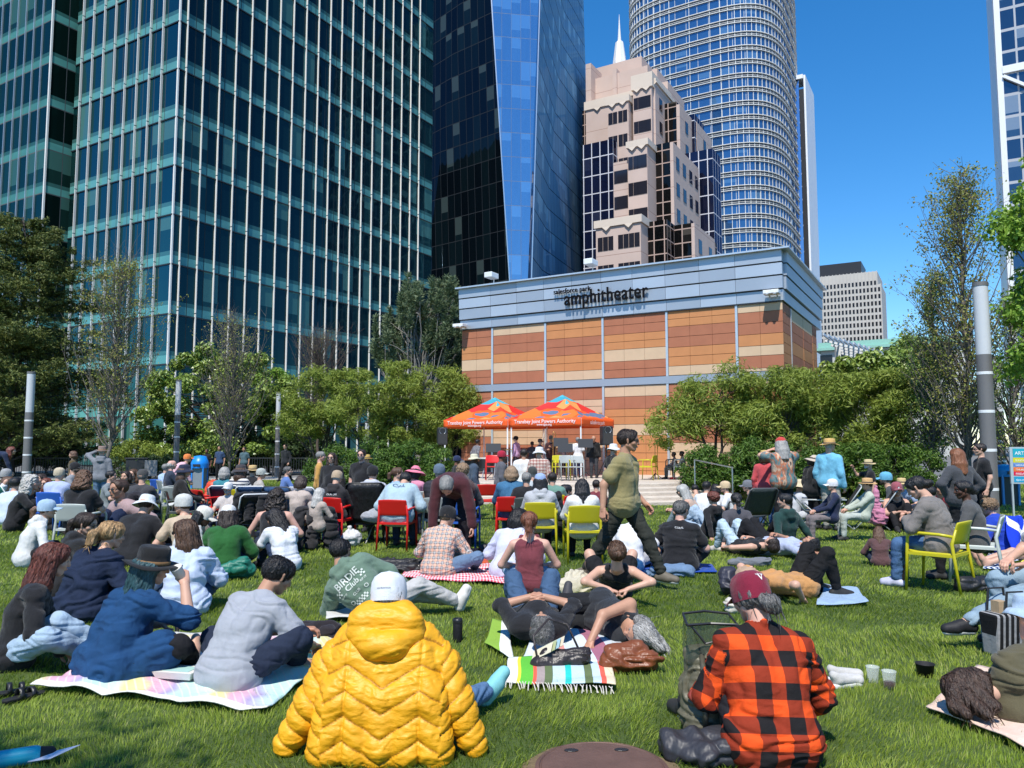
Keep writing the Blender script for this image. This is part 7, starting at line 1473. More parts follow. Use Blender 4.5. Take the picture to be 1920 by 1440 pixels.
S(-30, 968, 'person in olive trousers lying with black shoes, cut by the left edge', -80, 'lie', D=17.2, top=GRY, bot=(.12, .11, .08), lf=(-.1, .84, .08), rf=(.1, .84, .08), shoe=BLK)
S(112, 878, 'man in a pale blue shirt and beige cap on a blue chair', -4, 'chair', 'blue', 'blue park chair under the man in the pale blue shirt', D=14.5, top=(.38, .44, .62), sleeve='long', hair='short', hc='grey', hat='cap', hatc=(.5, .42, .3), w=1.2, bot=NAV, loose=.035)
S(141, 868, 'man in a dark cap and grey shirt looking right', -85, 'chair', D=17.5, top=(.25, .26, .28), sleeve='long', hair='short', hc='dark', hat='cap', hatc=BLK, bot=BLK, beard='dark')
S(137, 846, 'person in a black and gold top standing by the railing', 100, 'stand', D=22, top=(.10, .07, .03), sleeve='short', hair='bob', hc='brown', bot=BLK, fem=True)
S(159, 884, 'person with curly brown hair in a black shirt on a pale chair', -2, 'chair', 'pale', 'big pale grey park chair at the left, back turned to the camera', D=11.6, top=BLK, sleeve='short', hair='curly', hc='brown', w=1.2, bot=BLK, hp=16)
S(192, 838, 'man in a grey hoodie shading his eyes with a raised arm', 12, 'stand', D=19.5, top=(.19, .20, .22), sleeve='long', hood=True, hair='short', hc='grey', hat='fedora', hatc=(.25, .18, .15), bot=(.12, .19, .28), lh=(-.16, .2, 1.62), lp=(-1, .1, .1), w=1.1)
S(209, 883, 'man with black hair in profile looking right', -80, 'chair', D=15, top=(.2, .23, .24), hair='short', hc='black', bot=BLK)
S(223, 900, 'woman in a dusty pink cardigan and sunglasses turning to the camera', 150, 'knees', D=12.4, top=(.36, .25, .25), sleeve='long', hair='short', hc='brown', fem=True, glasses=True, bot=NAV, w=1.1, loose=.03, skin='tan', lh=(-.28, .2, .25), rh=(.3, .3, .2))
S(236, 884, 'person with dark hair facing the camera in front of the notice board', 175, 'cross', D=20, top=BLK, hair='bob', hc='dark', fem=True); S(250, 880, 'woman in sunglasses with auburn hair sitting near the litter bin', 170, 'cross', D=21, top=(.05, .05, .06), hair='long', hc='brown', fem=True, glasses=True)
o = S(268, 881, 'person in a dark grey shirt and knit cap on a chair draped with a coat', 6, 'chair', 'dark', 'dark park chair draped with a black coat at the left', D=13.6, top=(.05, .05, .055), sleeve='short', hair='short', hc='salt', hat='beanie', hatc=(.06, .06, .06), w=1.12, bot=BLK)
l = o['loc']; blob_root = bag('coat', 'black coat hanging over the back of the dark chair', 'coat', (l[0], l[1]-.3, 0), [((-.2, 0, .8), (.2, 0, .8), .06, .06), ((-.22, -.03, .78), (-.2, -.08, .25), .07, .09), ((.22, -.03, .78), (.2, -.08, .3), .07, .09), ((0, -.03, .78), (0, -.08, .25), .08, .09)], (.02, .018, .022), 'cloth', .025, .02)
S(275, 929, 'person in black with a white bucket hat sitting low', -6, 'cross', D=11.1, top=BLK, sleeve='long', hair='short', hc='dark', hat='bucket', hatc=(.62, .66, .66), w=1.12, bot=BLK, hp=20, loose=.03)
S(89, 938, 'girl in a white hoodie and pale blue cap', -50, 'cross', D=10.9, s=.95, top=(.62, .62, .6), sleeve='long', hood=True, hair='pony', hc='brown', hat='cap', hatc=(.35, .48, .62), fem=True, bot=BLK, hy=-20)
S(344, 928, 'man in a beige shirt and pale cap turning left', 40, 'cross', D=11.0, top=(.52, .40, .28), hair='short', hc='dark', hat='cap', hatc=(.55, .55, .52), bot=GRY, hy=40, w=1.05)
S(382, 952, 'person in a white hoodie and cream cap looking right', -55, 'cross', D=10.3, top=(.63, .62, .6), sleeve='long', hood=True, hair='long', hc='black', hat='cap', hatc=(.66, .64, .57), fem=True, hy=-28, hp=22, skin='brown', loose=.035)
S(346, 871, 'person in a navy hat and black jacket on a chair facing right', -70, 'chair', 'dark', 'dark park chair under the person in the navy hat', D=14.5, top=(.016, .014, .014), sleeve='long', hair='long', hc='brown', hat='bucket', hatc=(.02, .025, .05), bot=NAV, loose=.03)
S(312, 870, 'person in a pale blue top seated left of the bald man in navy', -30, 'chair', 'blue', 'blue park chair in front of the blue bin', D=20, top=(.36, .48, .62), hair='short', hc='grey', bot=GRY)
S(323, 863, 'bald man in a navy jacket on a grey chair near the blue bin', -50, 'chair', 'grey', 'grey park chair under the bald man in navy', D=19.5, top=(.025, .035, .06), sleeve='long', hair='bald', hc='grey', skin='pink', bot=BLK)
S(352, 852, 'person in a pink checked shirt and orange cap leaning towards the blue bin', -60, 'bend', D=22, pitch=28, top=(.6, .4, .44), sleeve='long', tmat=M['pinkcheck'], hair='short', hc='grey', hat='cap', hatc=(.7, .2, .05), bot=BLK)
for px, y, l, sk in ((412, 836, 'staff member in a dark blue shirt standing behind the bare tree', 'tan'), (458, 838, 'person in a teal grey shirt standing in the shade behind the railing', 'tan'), (388, 842, 'person in black standing in deep shade behind the blue bin', 'brown')):
    S(px, y, l, 170, 'stand', D=37.5, top=(.03, .06, .13) if px < 430 and px > 400 else (.07, .12, .14) if px > 430 else BLK, hair='short', hc='black', bot=BLK, skin=sk)
S(422, 876, 'grey haired person in a teal top seen from behind', -5, 'chair', 'dark', 'dark park chair under the grey haired person in teal', D=16, top=(.04, .20, .24), sleeve='long', hair='bob', hc='grey', fem=True)
S(452, 871, 'woman in a dark brimmed hat and striped cardigan', -25, 'chair', 'yellow', 'yellow park chair under the woman in the striped cardigan', D=15.5, top=(.5, .48, .45), sleeve='long', tmat=M['knitstripe'], hair='long', hc='brown', hat='bucket', hatc=(.05, .045, .05), fem=True, loose=.03)
S(474, 873, 'person in black wearing a straw boater hat', -10, 'chair', D=17.5, top=BLK, hair='short', hc='dark', hat='straw', hatc=(.58, .40, .18), hatmat='straw')
S(490, 879, 'man in a beige jumper and grey cap looking right', -60, 'chair', 'yellow', 'yellow park chair under the man in the beige jumper', D=16.5, top=(.40, .37, .33), sleeve='long', hair='short', hc='brown', hat='cap', hatc=(.4, .42, .38), hy=-20)
S(535, 833, 'person in dark clothes walking behind the crowd with a white bag', 165, 'walk', D=36, top=(.016, .018, .022), sleeve='long', hair='short', hc='dark', bot=BLK)
S(540, 875, 'grey haired man in a blue T-shirt looking right', -60, 'chair', D=18, top=(.10, .18, .42), hair='short', hc='salt', hy=-25, bot=GRY)
S(566, 893, 'woman with brown hair in a beige top on a blue camping chair', -20, 'chair', D=12.8, top=(.46, .38, .33), sleeve='long', hair='bob', hc='dark', fem=True, lh=(-.5, -.1, 1.0), lp=(-1, -1, 0), hp=14)
folding_chair(GP(549, 1008), -20, 'blue camping chair under the woman in the beige top', (.04, .09, .2), (.05, .05, .05), name='camping_chair', h=.92, seat=.4, w=.58)
S(428, 905, 'man in a white cap and sunglasses leaning back in a folding chair', 170, 'chair', D=13.2, top=(.5, .45, .42), hair='short', hc='grey', hat='cap', hatc=(.62, .62, .62), glasses=True, beard='grey', pitch=-20)
folding_chair(GP(430, 990), 5, 'white framed folding chair with navy cloth, left of the pair', NAV, (.68, .68, .66)); folding_chair(GP(482, 992), 2, 'white framed folding chair with navy cloth, right of the pair', (.02, .05, .13), (.68, .68, .66))
S(519, 917, 'woman with curly dark hair in a strappy black top', 4, 'cross', D=11.9, top=BLK, sleeve='tank', hair='curly', hc='dark', fem=True, skin='pink', loose=.008)
bag('backpack', 'bright orange backpack hanging in the seated crowd', 'backpack', GP(393, 985), [((0, 0, .5), (.05, 0, .8), .16, .14), ((-.05, -.06, .5), (0, -.08, .62), .12, .1)], (.66, .06, .015), 'nylon', .02, .02)
park_chair(GP(392, 995), -40, 'red', 'red park chair carrying the orange backpack'); park_chair(GP(325, 985), 20, 'grey', 'grey park chair left of the person in the navy hat')
c = GP(470, 1020); folding_chair(c, 30, 'white tube folding chair with a black jacket over its back', BLK, (.66, .67, .66), h=.85); bag('jacket', 'black jacket hung over the white tube folding chair', 'jacket', (c[0]+.1, c[1]-.34, 0), [((-.22, 0, .83), (.22, 0, .83), .06, .06), ((-.2, -.05, .8), (-.2, -.1, .4), .08, .09), ((.2, -.05, .8), (.2, -.1, .35), .08, .09), ((0, -.04, .8), (0, -.08, .45), .08, .08)], BLK, 'cloth', .016, .02)
c = GP(590, 1030); bag('coat', 'big dark coat draped over a low chair left of the plastic bag', 'coat', c, [((-.22, 0, .62), (.22, 0, .62), .06, .06), ((-.25, -.05, .58), (-.28, -.12, .08), .09, .11), ((0, -.06, .58), (0, -.14, .08), .1, .1), ((.25, -.05, .58), (.3, -.06, .08), .1, .12)], (.022, .021, .023), 'cloth', .016, .03, f=6.)
bag('shopping_bag', 'crumpled translucent white plastic bag with a red mark', 'bag', GP(655, 1026), [((-.05, 0, .12), (.06, 0, .14), .12, .13), ((0, 0, .2), (0, 0, .32), .08, .04)], (.55, .55, .55), 'nylon', .014, .03)
bag('blue_bag', 'grey and blue bag beside the plastic bag', 'bag', GP(622, 1018), [((0, 0, .1), (.1, 0, .22), .1, .08), ((-.1, 0, .12), (.02, 0, .3), .08, .06)], (.10, .16, .22), 'nylon', .015, .02)
# standing couple and the chairs before them
S(602, 847, 'grey haired man with an orange jacket over his shoulder', -80, 'stand', D=16.5, top=(.50, .27, .07), sleeve='long', hair='short', hc='grey', skin='pink', bot=BLK)
S(622, 849, 'woman in black with sunglasses and long dark hair standing', 172, 'stand', D=15.2, top=BLK, sleeve='long', hair='long', hc='dark', fem=True, glasses=True, w=1.18, bot=BLK, skin='fair')
S(678, 843, 'man in a black T-shirt with sunglasses and a grey beard standing', 172, 'stand', D=15, top=BLK, sleeve='short', hair='short', hc='dark', glasses=True, beard='salt', w=1.22, bot=BLK, skin='pink')
S(688, 853, 'person in a yellow straw hat behind the bearded man in black', 160, 'stand', D=19, top=BLK, hair='short', hc='dark', hat='straw', hatc=(.6, .4, .12), hatmat='straw', bot=BLK)
o = S(632, 884, 'man in a black hoodie and tan cap on a red chair', -12, 'chair', 'red', 'red park chair under the man in the black hoodie', D=13, top=(.024, .022, .024), sleeve='long', hair='short', hc='grey', hat='cap', hatc=(.40, .30, .20), w=1.15, hp=16, hood=True); J = o['J']; letter('OUR CAR', J['N']-J['U2']*.14, J['R2'], J['U2'], .2, M['matte'], o['top'], .014, 'print', o['topV'], .012, o['s'], (.6, .6, .6))
S(699, 874, 'man in a black cap with a white hood over his jacket', -6, 'chair', D=13.2, top=(.5, .51, .56), sleeve='long', hood=True, hair='short', hc='dark', hat='cap', hatc=BLK, w=1.12, bot=(.08, .08, .05), loose=.04)
c = GP(688, 1018); r = folding_chair(c, 4, 'big black reclining camping chair in the middle of the crowd', (.010, .010, .012), (.012, .012, .012), w=.62, h=1.02, recl=.22, seat=.36, name='camping_chair', cat='camping chair')
c = GP(725, 1015); folding_chair(c, -10, 'camouflage folding chair with a yellow edge right of the big black one', (.08, .085, .05), (.5, .5, .48), w=.46, h=.86, name='folding_chair')
c = GP(588, 1000); folding_chair(c, -14, 'white tube beach chair holding a grey haired woman', (.3, .3, .34), (.62, .64, .64), w=.52, h=.88); S(600, 916, 'grey haired woman in magenta trousers on the white tube chair', -30, 'chair', D=12.4, s=.93, top=(.42, .35, .3), sleeve='long', hair='long', hc='grey', fem=True, bot=(.6, .01, .22), hp=16)
S(746, 877, 'woman in a pale blue vest laughing to the right', -55, 'chair', 'red', 'red park chair right of the big black camping chair', D=14.4, top=(.28, .42, .58), sleeve='short', hair='pony', hc='brown', fem=True, hy=-28)
S(779, 874, 'person in a large floppy pink sun hat', -24, 'chair', D=14.6, top=(.6, .24, .34), sleeve='long', hair='bob', hc='black', hat='floppy', hatc=(.76, .20, .28), fem=True, hp=14)
o = S(760, 893, 'person in a washed blue sweatshirt bending forward on a red chair', -8, 'chair', 'red', 'red park chair under the person in the washed blue sweatshirt', D=12.9, top=(.37, .49, .55), sleeve='long', hair='short', hc='black', pitch=26, slouch=26, w=1.2, hp=50, loose=.04); J = o['J']; letter('CAL', J['Mi']+J['U2']*.12, J['R2'], J['U2'], .2, M['matte'], o['top'], .0, 'print', o['topV'], .012, o['s'], (.06, .10, .2))
S(824, 871, 'man in a black padded vest and blue grey cap on a grey chair', 0, 'chair', 'grey', 'grey park chair under the man in the padded vest', D=13, top=(.035, .035, .045), sleeve='none', tmat=M['puffer'], hair='short', hc='grey', hat='cap', hatc=(.10, .14, .19), w=1.15, loose=.045, bot=BLK)
park_chair(GP(795, 1000), 4, 'grey', 'empty looking grey park chair left of the bending man')
o = S(838, 905, 'grey haired man in a maroon jumper bending down towards the camera', 172, 'bend', D=10.9, s=1.0, top=(.06, .014, .018), sleeve='long', hair='short', hc='grey', bot=(.014, .014, .02), w=1.12, pitch=66, slouch=32, hp=70, lh=(-.32, .5, .38), rh=(.22, .48, .42), loose=.03)
S(868, 871, 'boy in a grey hoodie with a white and black backpack on a blue chair', -4, 'chair', 'blue', 'blue park chair under the boy in the grey hoodie', D=12.6, s=.98, top=(.085, .078, .08), sleeve='long', hood=True, hair='fluff', hc='ash', bot=BLK, w=1.08)
S(857, 855, 'person in a navy cap standing at the stage, left of the sun hat', -70, 'stand', D=19, top=BLK, hair='short', hc='black', hat='cap', hatc=(.02, .03, .08), bot=BLK, skin='brown'); S(889, 851, 'man in a pale sun hat and dark blue jacket standing', -70, 'stand', D=18, top=(.05, .075, .11), sleeve='long', hair='short', hc='black', hat='bucket', hatc=(.6, .55, .4), skin='dark', bot=BLK, loose=.04)
S(941, 846, 'man in a crimson cap and grey jacket standing', -75, 'stand', D=17.5, top=(.10, .10, .115), sleeve='long', hair='short', hc='dark', hat='cap', hatc=(.36, .015, .04), bot=BLK, skin='brown', w=1.1, loose=.03)
S(982, 842, 'man in a loose white shirt standing with his back turned', 5, 'stand', D=17.5, top=(.70, .69, .66), hair='short', hc='dark', skin='tan', bot=GRY, w=1.08, loose=.04)
S(1011, 838, 'man in a white bucket hat and checked shirt standing', -10, 'stand', D=17.2, top=(.4, .3, .28), tmat=M['plaidred'], hair='short', hc='grey', hat='bucket', hatc=(.66, .66, .66), bot=BLK, loose=.03, sleeve='elbow')
S(959, 874, 'blond woman in a blue denim jacket on a red chair', -3, 'chair', 'red', 'red park chair under the blond woman in denim', D=13.2, top=(.05, .15, .27), sleeve='long', tmat='denim', hair='bob', hc='ash', fem=True, bot=(.1, .22, .34), w=1.05, loose=.035)
park_chair(GP(908, 975), 8, 'red', 'empty red park chair left of the blond woman in denim')
S(987, 886, 'grey haired man in a black jacket at the tents', 5, 'chair', 'dark', 'dark park chair under the grey haired man in black', D=13, top=BLK, sleeve='long', hair='short', hc='grey', w=1.18, loose=.035)
S(998, 876, 'person in a dark green cap and pale top behind the black jacket', 20, 'chair', D=15, top=(.45, .48, .48), hair='short', hc='grey', hat='cap', hatc=(.05, .055, .05))
S(1013, 889, 'person in a pale blue cap and grey hoodie on a yellow chair', -3, 'chair', 'yellow', 'yellow park chair with a black jacket over it', D=11.9, top=(.42, .43, .45), sleeve='long', hood=True, hair='long', hc='black', hat='cap', hatc=(.28, .38, .6), w=1.1, loose=.035, bot=BLK)
c = GP(1015, 1018); bag('jacket', 'black jacket hanging on the yellow chair of the grey hoodie', 'jacket', (c[0]+.02, c[1]-.08, 0), [((-.28, 0, .82), (.28, 0, .8), .05, .05), ((.25, -.03, .8), (.34, -.02, .3), .08, .06), ((-.28, 0, .8), (-.34, .02, .4), .07, .06), ((0, -.02, .8), (.1, -.02, .7), .06, .06)], BLK, 'cloth', .016, .02)
S(1036, 886, 'man in a sea green shirt seen from behind', -6, 'chair', 'yellow', 'yellow park chair under the man in the sea green shirt', D=13.8, top=(.13, .25, .2), hair='short', hc='dark', w=1.1, loose=.03)
S(1062, 909, 'child with black hair in a blue shirt looking right', -60, 'cross', D=14.5, top=(.1, .2, .55), hair='short', hc='black')
S(1091, 899, 'person with black hair in a white jacket on a yellow chair', 2, 'chair', 'yellow', 'bright yellow park chair left of the walking man, back to the camera', D=11.3, top=(.62, .62, .61), sleeve='long', hair='long', hc='black', fem=True, w=1.08, loose=.045, bot=BLK, skin='brown', hp=12)
park_chair(GP(1062, 1015), 30, 'red', 'red park chair half hidden by the bright yellow chair'); S(1150, 832, 'person in a white sun hat behind the walking man', -60, 'stand', D=19, top=BLK, hair='short', hc='dark', hat='bucket', hatc=(.65, .65, .65), bot=BLK)
S(1118, 900, 'person in a dark red top behind the white jacket', -10, 'chair', D=14, top=(.16, .03, .04), hair='short', hc='dark')
# right of the walking man
S(1279, 910, 'woman with long silvery hair and sunglasses in a peach top', 60, 'knees', D=15.6, top=(.5, .36, .28), sleeve='tank', hair='longer', hc='white', fem=True, glasses=True, bot=(.2, .25, .27), hp=20)
S(1325, 903, 'person with black hair in a white top beside the silvery haired woman', -40, 'cross', D=17.2, top=WHT, hair='short', hc='black'); S(1303, 912, 'person bending low in a peach top near the stage steps', 0, 'cross', D=18, top=(.5, .33, .22), hair='short', hc='black', hp=40)
S(1359, 903, 'man in a beige cap and white T-shirt looking left', 55, 'cross', D=17.2, top=WHT, hair='short', hc='black', hat='cap', hatc=(.58, .44, .27), hy=25); S(1341, 908, 'dark haired person between the beige cap and the white top', 20, 'cross', D=17.8, top=(.5, .5, .5), hair='bob', hc='black')
S(1337, 924, 'person with curly auburn hair in a black hooded top lying on one side', 30, 'leanback', D=14, top=BLK, sleeve='long', hood=True, hair='fluff', hc='auburn', bot=(.35, .45, .55))
S(1380, 925, 'woman with a black ponytail in a dark grey top seen from behind', -4, 'leanback', D=12.9, pitch=-14, top=(.075, .072, .082), sleeve='long', hair='pony', hc='black', fem=True, bot=BLK, hp=4)
person('person in pale blue clothes lying on the grass beyond the broad backed man', GP(1330, 1002), 68, 'lie', 1.0, .02, 'fair', 'short', 'brown', (.36, .46, .56), 'short', (.36, .46, .56), lf=(-.12, .5, .08))
folding_chair(GP(1408, 1000), 12, 'dark mesh folding chair with an empty seat behind the black ponytail', (.035, .045, .045), (.1, .1, .1), w=.55)
S(1402, 901, 'man in a grey cap and dark jacket looking left', 70, 'cross', D=17.2, top=(.06, .062, .068), sleeve='long', hair='short', hc='dark', hat='cap', hatc=(.16, .17, .19))
S(1434, 845, 'woman in a coral red shirt and straw hat standing', -30, 'stand', D=15.8, top=(.50, .07, .08), sleeve='long', hair='bob', hc='brown', hat='straw', hatc=(.6, .42, .16), hatmat='straw', fem=True, bot=(.05, .1, .22), rh=(.12, .25, 1.45))
o = S(1464, 822, 'man in a faded tie-dye T-shirt and red cap with a grey ponytail', 2, 'stand', D=15.2, top=(.3, .15, .1), tmat=M['tiedye'], hair='long', hc='grey', hat='cap', hatc=(.5, .05, .04), w=1.14, loose=.03, bot=BLK, lh=(-.12, .28, 1.5), rh=(.12, .28, 1.5), lp=(-1, .1, -.3), rp=(1, .1, -.3), hp=18)
S(1471, 926, 'person in a dark green hoodie leaning back on both hands', 20, 'leanback', D=12.4, top=(.012, .045, .04), sleeve='long', hood=True, hair='short', hc='black', bot=BLK, hy=40, w=1.1, pitch=-16, lh=(-.34, -.3, .04), rh=(.46, -.2, .04))
S(1526, 854, 'person in a long black coat and wide pale hat standing', -80, 'stand', D=15.6, top=BLK, sleeve='long', hair='bob', hc='dark', hat='floppy', hatc=(.52, .44, .36), fem=True, loose=.05, bot=BLK, w=1.1, hp=14)
S(1555, 823, 'tall man in a sky blue shirt and straw hat standing', -50, 'stand', D=15.2, top=(.16, .45, .62), sleeve='long', hair='short', hc='grey', hat='straw', hatc=(.6, .38, .14), hatmat='straw', w=1.06, loose=.028, glasses=True, bot=(.4, .38, .33), hy=-20)
S(1500, 899, 'person in a pale straw hat behind the dark green hoodie', -70, 'cross', D=17, top=(.5, .52, .55), hair='short', hc='dark', hat='floppy', hatc=(.6, .5, .32), bot=(.5, .52, .55))
o = S(1560, 899, 'person in a white cap and navy jacket reclining in a folding chair', 82, 'chair', D=13.4, top=(.015, .022, .055), sleeve='long', hair='short', hc='dark', hat='cap', hatc=(.68, .68, .69), pitch=-14, bot=(.2, .17, .17)); folding_chair(GP(1563, 990), 70, 'steel folding chair under the person in the navy jacket', (.03, .03, .035), (.42, .46, .46), w=.5, h=.86)
o = S(1626, 897, 'person in a pale green sleeve with a straw hat over the face, reclining', 80, 'chair', D=13.6, top=(.42, .46, .38), sleeve='long', hair='short', hc='dark', hat='straw', hatc=(.58, .36, .16), hatmat='straw', pitch=-22, bot=(.42, .46, .42)); folding_chair(GP(1632, 992), 68, 'steel folding chair under the person with the straw hat over the face', (.03, .03, .035), (.42, .46, .46), w=.5, h=.86)
folding_chair(GP(1530, 990), -110, 'grey folding chair facing the reclining pair', (.25, .26, .26), (.5, .52, .52), w=.5, h=.8)
S(1628, 862, 'man in black with a straw hat and white beard raising one finger', 80, 'stand', D=16.6, s=None, top=BLK, sleeve='short', hair='short', hc='white', hat='straw', hatc=(.6, .48, .26), hatmat='straw', beard='white', bot=BLK, rh=(.2, .38, 1.5), rp=(.6, -.2, -1), w=1.1)
bag('pink_cloth', 'pink cloth bag hanging beside the folding chairs', 'bag', GP(1645, 995), [((-.05, 0, .6), (.05, 0, .25), .06, .16), ((0, 0, .85), (0, 0, .6), .03, .06)], (.52, .20, .30), 'cloth', .02, .03)
S(1660, 886, 'man in a bright blue cap and dark shirt sitting by the hedge', 60, 'cross', D=18, top=(.05, .055, .06), hair='short', hc='dark', hat='cap', hatc=(.12, .38, .55), beard='dark')
S(1681, 905, 'woman in a cap and black vest hugging her knees, facing the camera', 172, 'knees', D=15.2, top=BLK, sleeve='tank', hair='pony', hc='dark', hat='cap', hatc=(.3, .08, .1), fem=True, bot=BLK, skin='fair'); S(1690, 897, 'person in a straw hat sitting behind the woman hugging her knees', 160, 'cross', D=18.5, top=(.3, .4, .55), hair='short', hc='dark', hat='straw', hatc=(.6, .45, .22), hatmat='straw')
person('small child with long brown hair beside the woman in grey knit', GP(1652, 1062), -20, 'cross', .62, .016, 'fair', 'long', 'brown', (.10, .05, .05), 'long', hp=24)
S(1745, 912, 'person in a black jacket sitting by the hedge at the right', -30, 'cross', D=14.5, top=BLK, sleeve='long', hair='short', hc='black'); S(1762, 905, 'boy in a dark red shirt facing the camera at the right', 165, 'cross', D=15.8, s=None, top=(.22, .03, .04), hair='short', hc='black', skin='tan')
S(1793, 842, 'woman in a dark grey jacket standing with a hand on her hip', 12, 'stand', D=11.8, top=(.055, .058, .065), sleeve='long', hair='long', hc=(.16, .06, .025), fem=True, w=1.12, loose=.03, bot=BLK, lh=(-.2, .06, .98), rh=(.2, .06, .98), lp=(-1, -.3, .1), rp=(1, -.3, .1), hp=8)
S(1836, 832, 'man in black with dark glasses half hidden by the big lamp post', 80, 'stand', D=14.6, top=BLK, sleeve='short', hair='short', hc='dark', glasses=True, bot=BLK, w=1.1)
# ------------------------------------------------------------------ musicians on the stage
B = dict(base=STZ, group='musicians on the stage')
def Bm(px, y, label, yaw, D=27.2, pose='stand', **k): return S(px, y, label, yaw, pose, D=D, **{**B, **k})
Bm(896, 824, 'musician in a grey checked shirt bent over at the left tent', -50, 27, top=GRY, tmat=M['plaidgrey'], sleeve='long', hair='short', hc='black', bot=BLK, skin='brown', pitch=16)
Bm(967, 818, 'person in a lilac shirt and black cap at the back of the stage', 60, 29.5, top=(.48, .30, .48), sleeve='long', hair='short', hc='black', hat='cap', hatc=BLK, bot=(.05, .04, .05), hy=20)
Bm(998, 828, 'short musician in dark clothes left of the bass', -20, 29.5, top=(.05, .05, .055), hair='short', hc='black', bot=BLK, skin='brown'); Bm(1013, 823, 'musician in a dark cap at the back, beside the dark red trombonist', -70, 29, top=(.04, .045, .05), hair='short', hc='dark', hat='cap', hatc=(.05, .05, .05), bot=BLK)
o = Bm(1033, 817, 'trombonist in a dark maroon shirt holding his instrument upright', 170, 27.6, top=(.045, .014, .014), sleeve='long', hair='short', hc='dark', hat='cap', hatc=(.02, .015, .015), bot=BLK, skin='tan', rh=(.12, .3, 1.15), lh=(-.02, .3, 1.25), w=1.15)
l = o['loc']; r = empty('trombone', (l[0]+.05, l[1]-.35, STZ), 0, 'brass trombone held by the musician in maroon', 'trombone'); br = NT('brass', .25, Metallic=1., **{'Base Color': (.6, .38, .12, 1)}).m; m = MB(); m.tube([(0, 0, .45), (0, 0, 1.55), (.05, 0, 1.62), (.1, 0, 1.55), (.1, 0, .6), (.05, 0, .5), (0, 0, .6)], .012, 6); m.build('slide', br, r, smooth=True); m = MB(); m.lathe([(.012, .75), (.02, .62), (.05, .52), (.1, .46)], (.1, 0, 0), 14); m.build('bell', br, r, smooth=True)
Bm(1056, 826, 'balding musician in a checked shirt behind the music stands', 160, 29, top=(.5, .4, .38), tmat=M['plaidred'], hair='bald', hc='grey', skin='tan', bot=BLK); Bm(1083, 820, 'musician in a white shirt and navy trousers seen from behind', 10, 27.6, top=(.70, .70, .72), hair='short', hc='grey', bot=(.014, .022, .07), skin='brown', loose=.03)
Bm(1113, 818, 'bald man in a black jumper looking down under the right tent', 175, 26.9, top=(.01, .01, .011), sleeve='long', hair='none', skin='tan', bot=(.05, .05, .055), hp=30, w=1.15)
Bm(945, 846, 'musician in black sitting at the drums behind the red cap', 170, 28, 'chair', top=BLK, hair='short', hc='black', bot=BLK, skin='brown')
Bm(1263, 848, 'musician in a patterned shirt sitting at the stage edge, farther from the camera', 70, 26.3, 'chair', chair='dark', cl='dark park chair on the stage under the musician in the patterned shirt', top=(.2, .08, .09), tmat=M['plaidred'], sleeve='long', hair='short', hc='black', skin='dark', bot=(.4, .36, .28), shoe=(.02, .02, .02)); Bm(1278, 846, 'musician in a black and white checked jacket sitting at the stage edge', 75, 25.8, 'chair', chair='grey', cl='grey park chair on the stage under the checked jacket', top=(.4, .38, .32), tmat=M['plaidbw'], sleeve='long', hair='short', hc='black', skin='dark', bot=BLK, shoe=(.5, .02, .02))
for px, Y, yaw, c, l in ((1213, 25.6, 60, 'yellow', 'yellow park chair standing empty on the stage right of the walking man'), (1052, 25.2, 190, 'yellow', 'yellow park chair on the stage under the tent, left of the grey ones'), (1064, 24.9, 185, 'grey', 'grey park chair on the stage in the middle of its row'), (1080, 24.9, 175, 'grey', 'grey park chair on the stage at the right end of its row'), (925, 25.4, 185, 'red', 'red park chair on the stage behind the crimson cap')): park_chair((*G(px, Y)[:2], STZ), yaw, c, l)
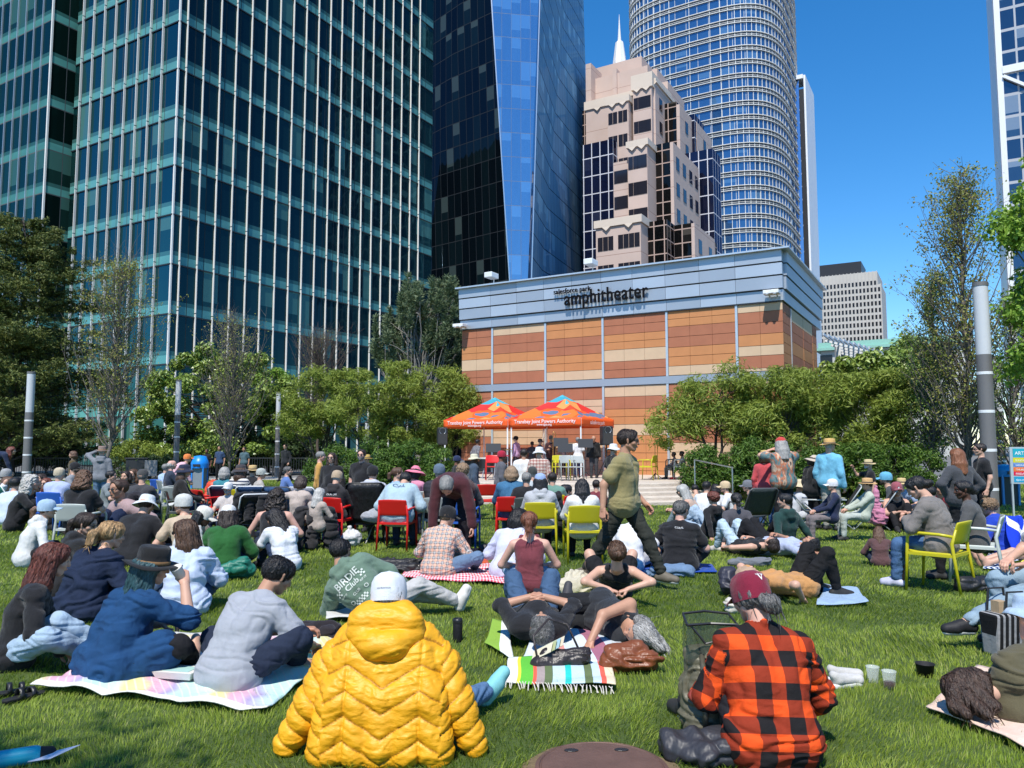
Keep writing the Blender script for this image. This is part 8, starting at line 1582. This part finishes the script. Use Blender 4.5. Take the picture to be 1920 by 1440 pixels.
r = empty('trombone', (*G(1228, 26)[:2], STZ), 0, 'brass trombone standing upright on its stand at the stage right', 'trombone'); m = MB(); m.tube([(0, 0, .02), (0, 0, 1.15), (.04, 0, 1.2), (.08, 0, 1.15), (.08, 0, .3)], .013, 6); m.build('slide', br, r, smooth=True); m = MB(); m.lathe([(.014, .85), (.02, .72), (.05, .62), (.09, .57)], (0, 0, 0), 12); m.build('bell', br, r, smooth=True)
for k in range(3): a = k*2.1; m = MB(); m.bar((0, 0, .2), (math.cos(a)*.25, math.sin(a)*.25, 0), .02); m.build('stand_leg', M['dark'], r)
def drum(px, Y, label, R, z, d): 
    r = empty('drum', (*G(px, Y)[:2], STZ), 0, label, 'drum', 'drum kit'); m = MB(); m.lathe([(R, z), (R, z+d), (0, z+d)], n=20); m.build('shell', M['plastic'], r, (.02, .02, .022)); m = MB(); m.lathe([(R*1.03, z+d-.03), (R*1.03, z+d+.01), (R*.95, z+d+.015), (0, z+d+.012)], n=20); m.build('head', M['matte'], r, (.6, .58, .52))
    for k in range(3): a = k*2.1; m = MB(); m.bar((math.cos(a)*R*.6, math.sin(a)*R*.6, z+.02), (math.cos(a)*R*1.1, math.sin(a)*R*1.1, 0), .02); m.build('leg', M['metal'], r)
drum(912, 26.8, 'larger black drum at the left of the stage', .25, .35, .35); drum(932, 26.6, 'smaller black drum beside the larger one', .18, .6, .18)
r = empty('cymbal', (*G(952, 27)[:2], STZ), 0, 'brass cymbal on its stand near the drums', 'cymbal'); m = MB(); m.lathe([(.0, 1.02), (.05, 1.01), (.24, .98), (.24, .975), (0, 1.0)], n=24); m.build('disc', br, r, smooth=True); m = MB(); m.bar((0, 0, 0), (0, 0, 1.0), .02); m.build('pole', M['metal'], r)
hr = empty('handrail', (*G(1300, 22.3)[:2], 0), 0, 'steel handrail sloping down beside the stage steps', 'handrail'); o_ = G(1300, 22.3); a = at(1302, 862, 22.8)-o_; b = at(1375, 877, 21.2)-o_; m = MB(); m.bar(a, b, .032); m.build('rail', M['steel'], hr)
for p in (a, b*.97+a*.03): m = MB(); m.bar((p[0], p[1], 0), p, .03); m.build('post', M['steel'], hr)
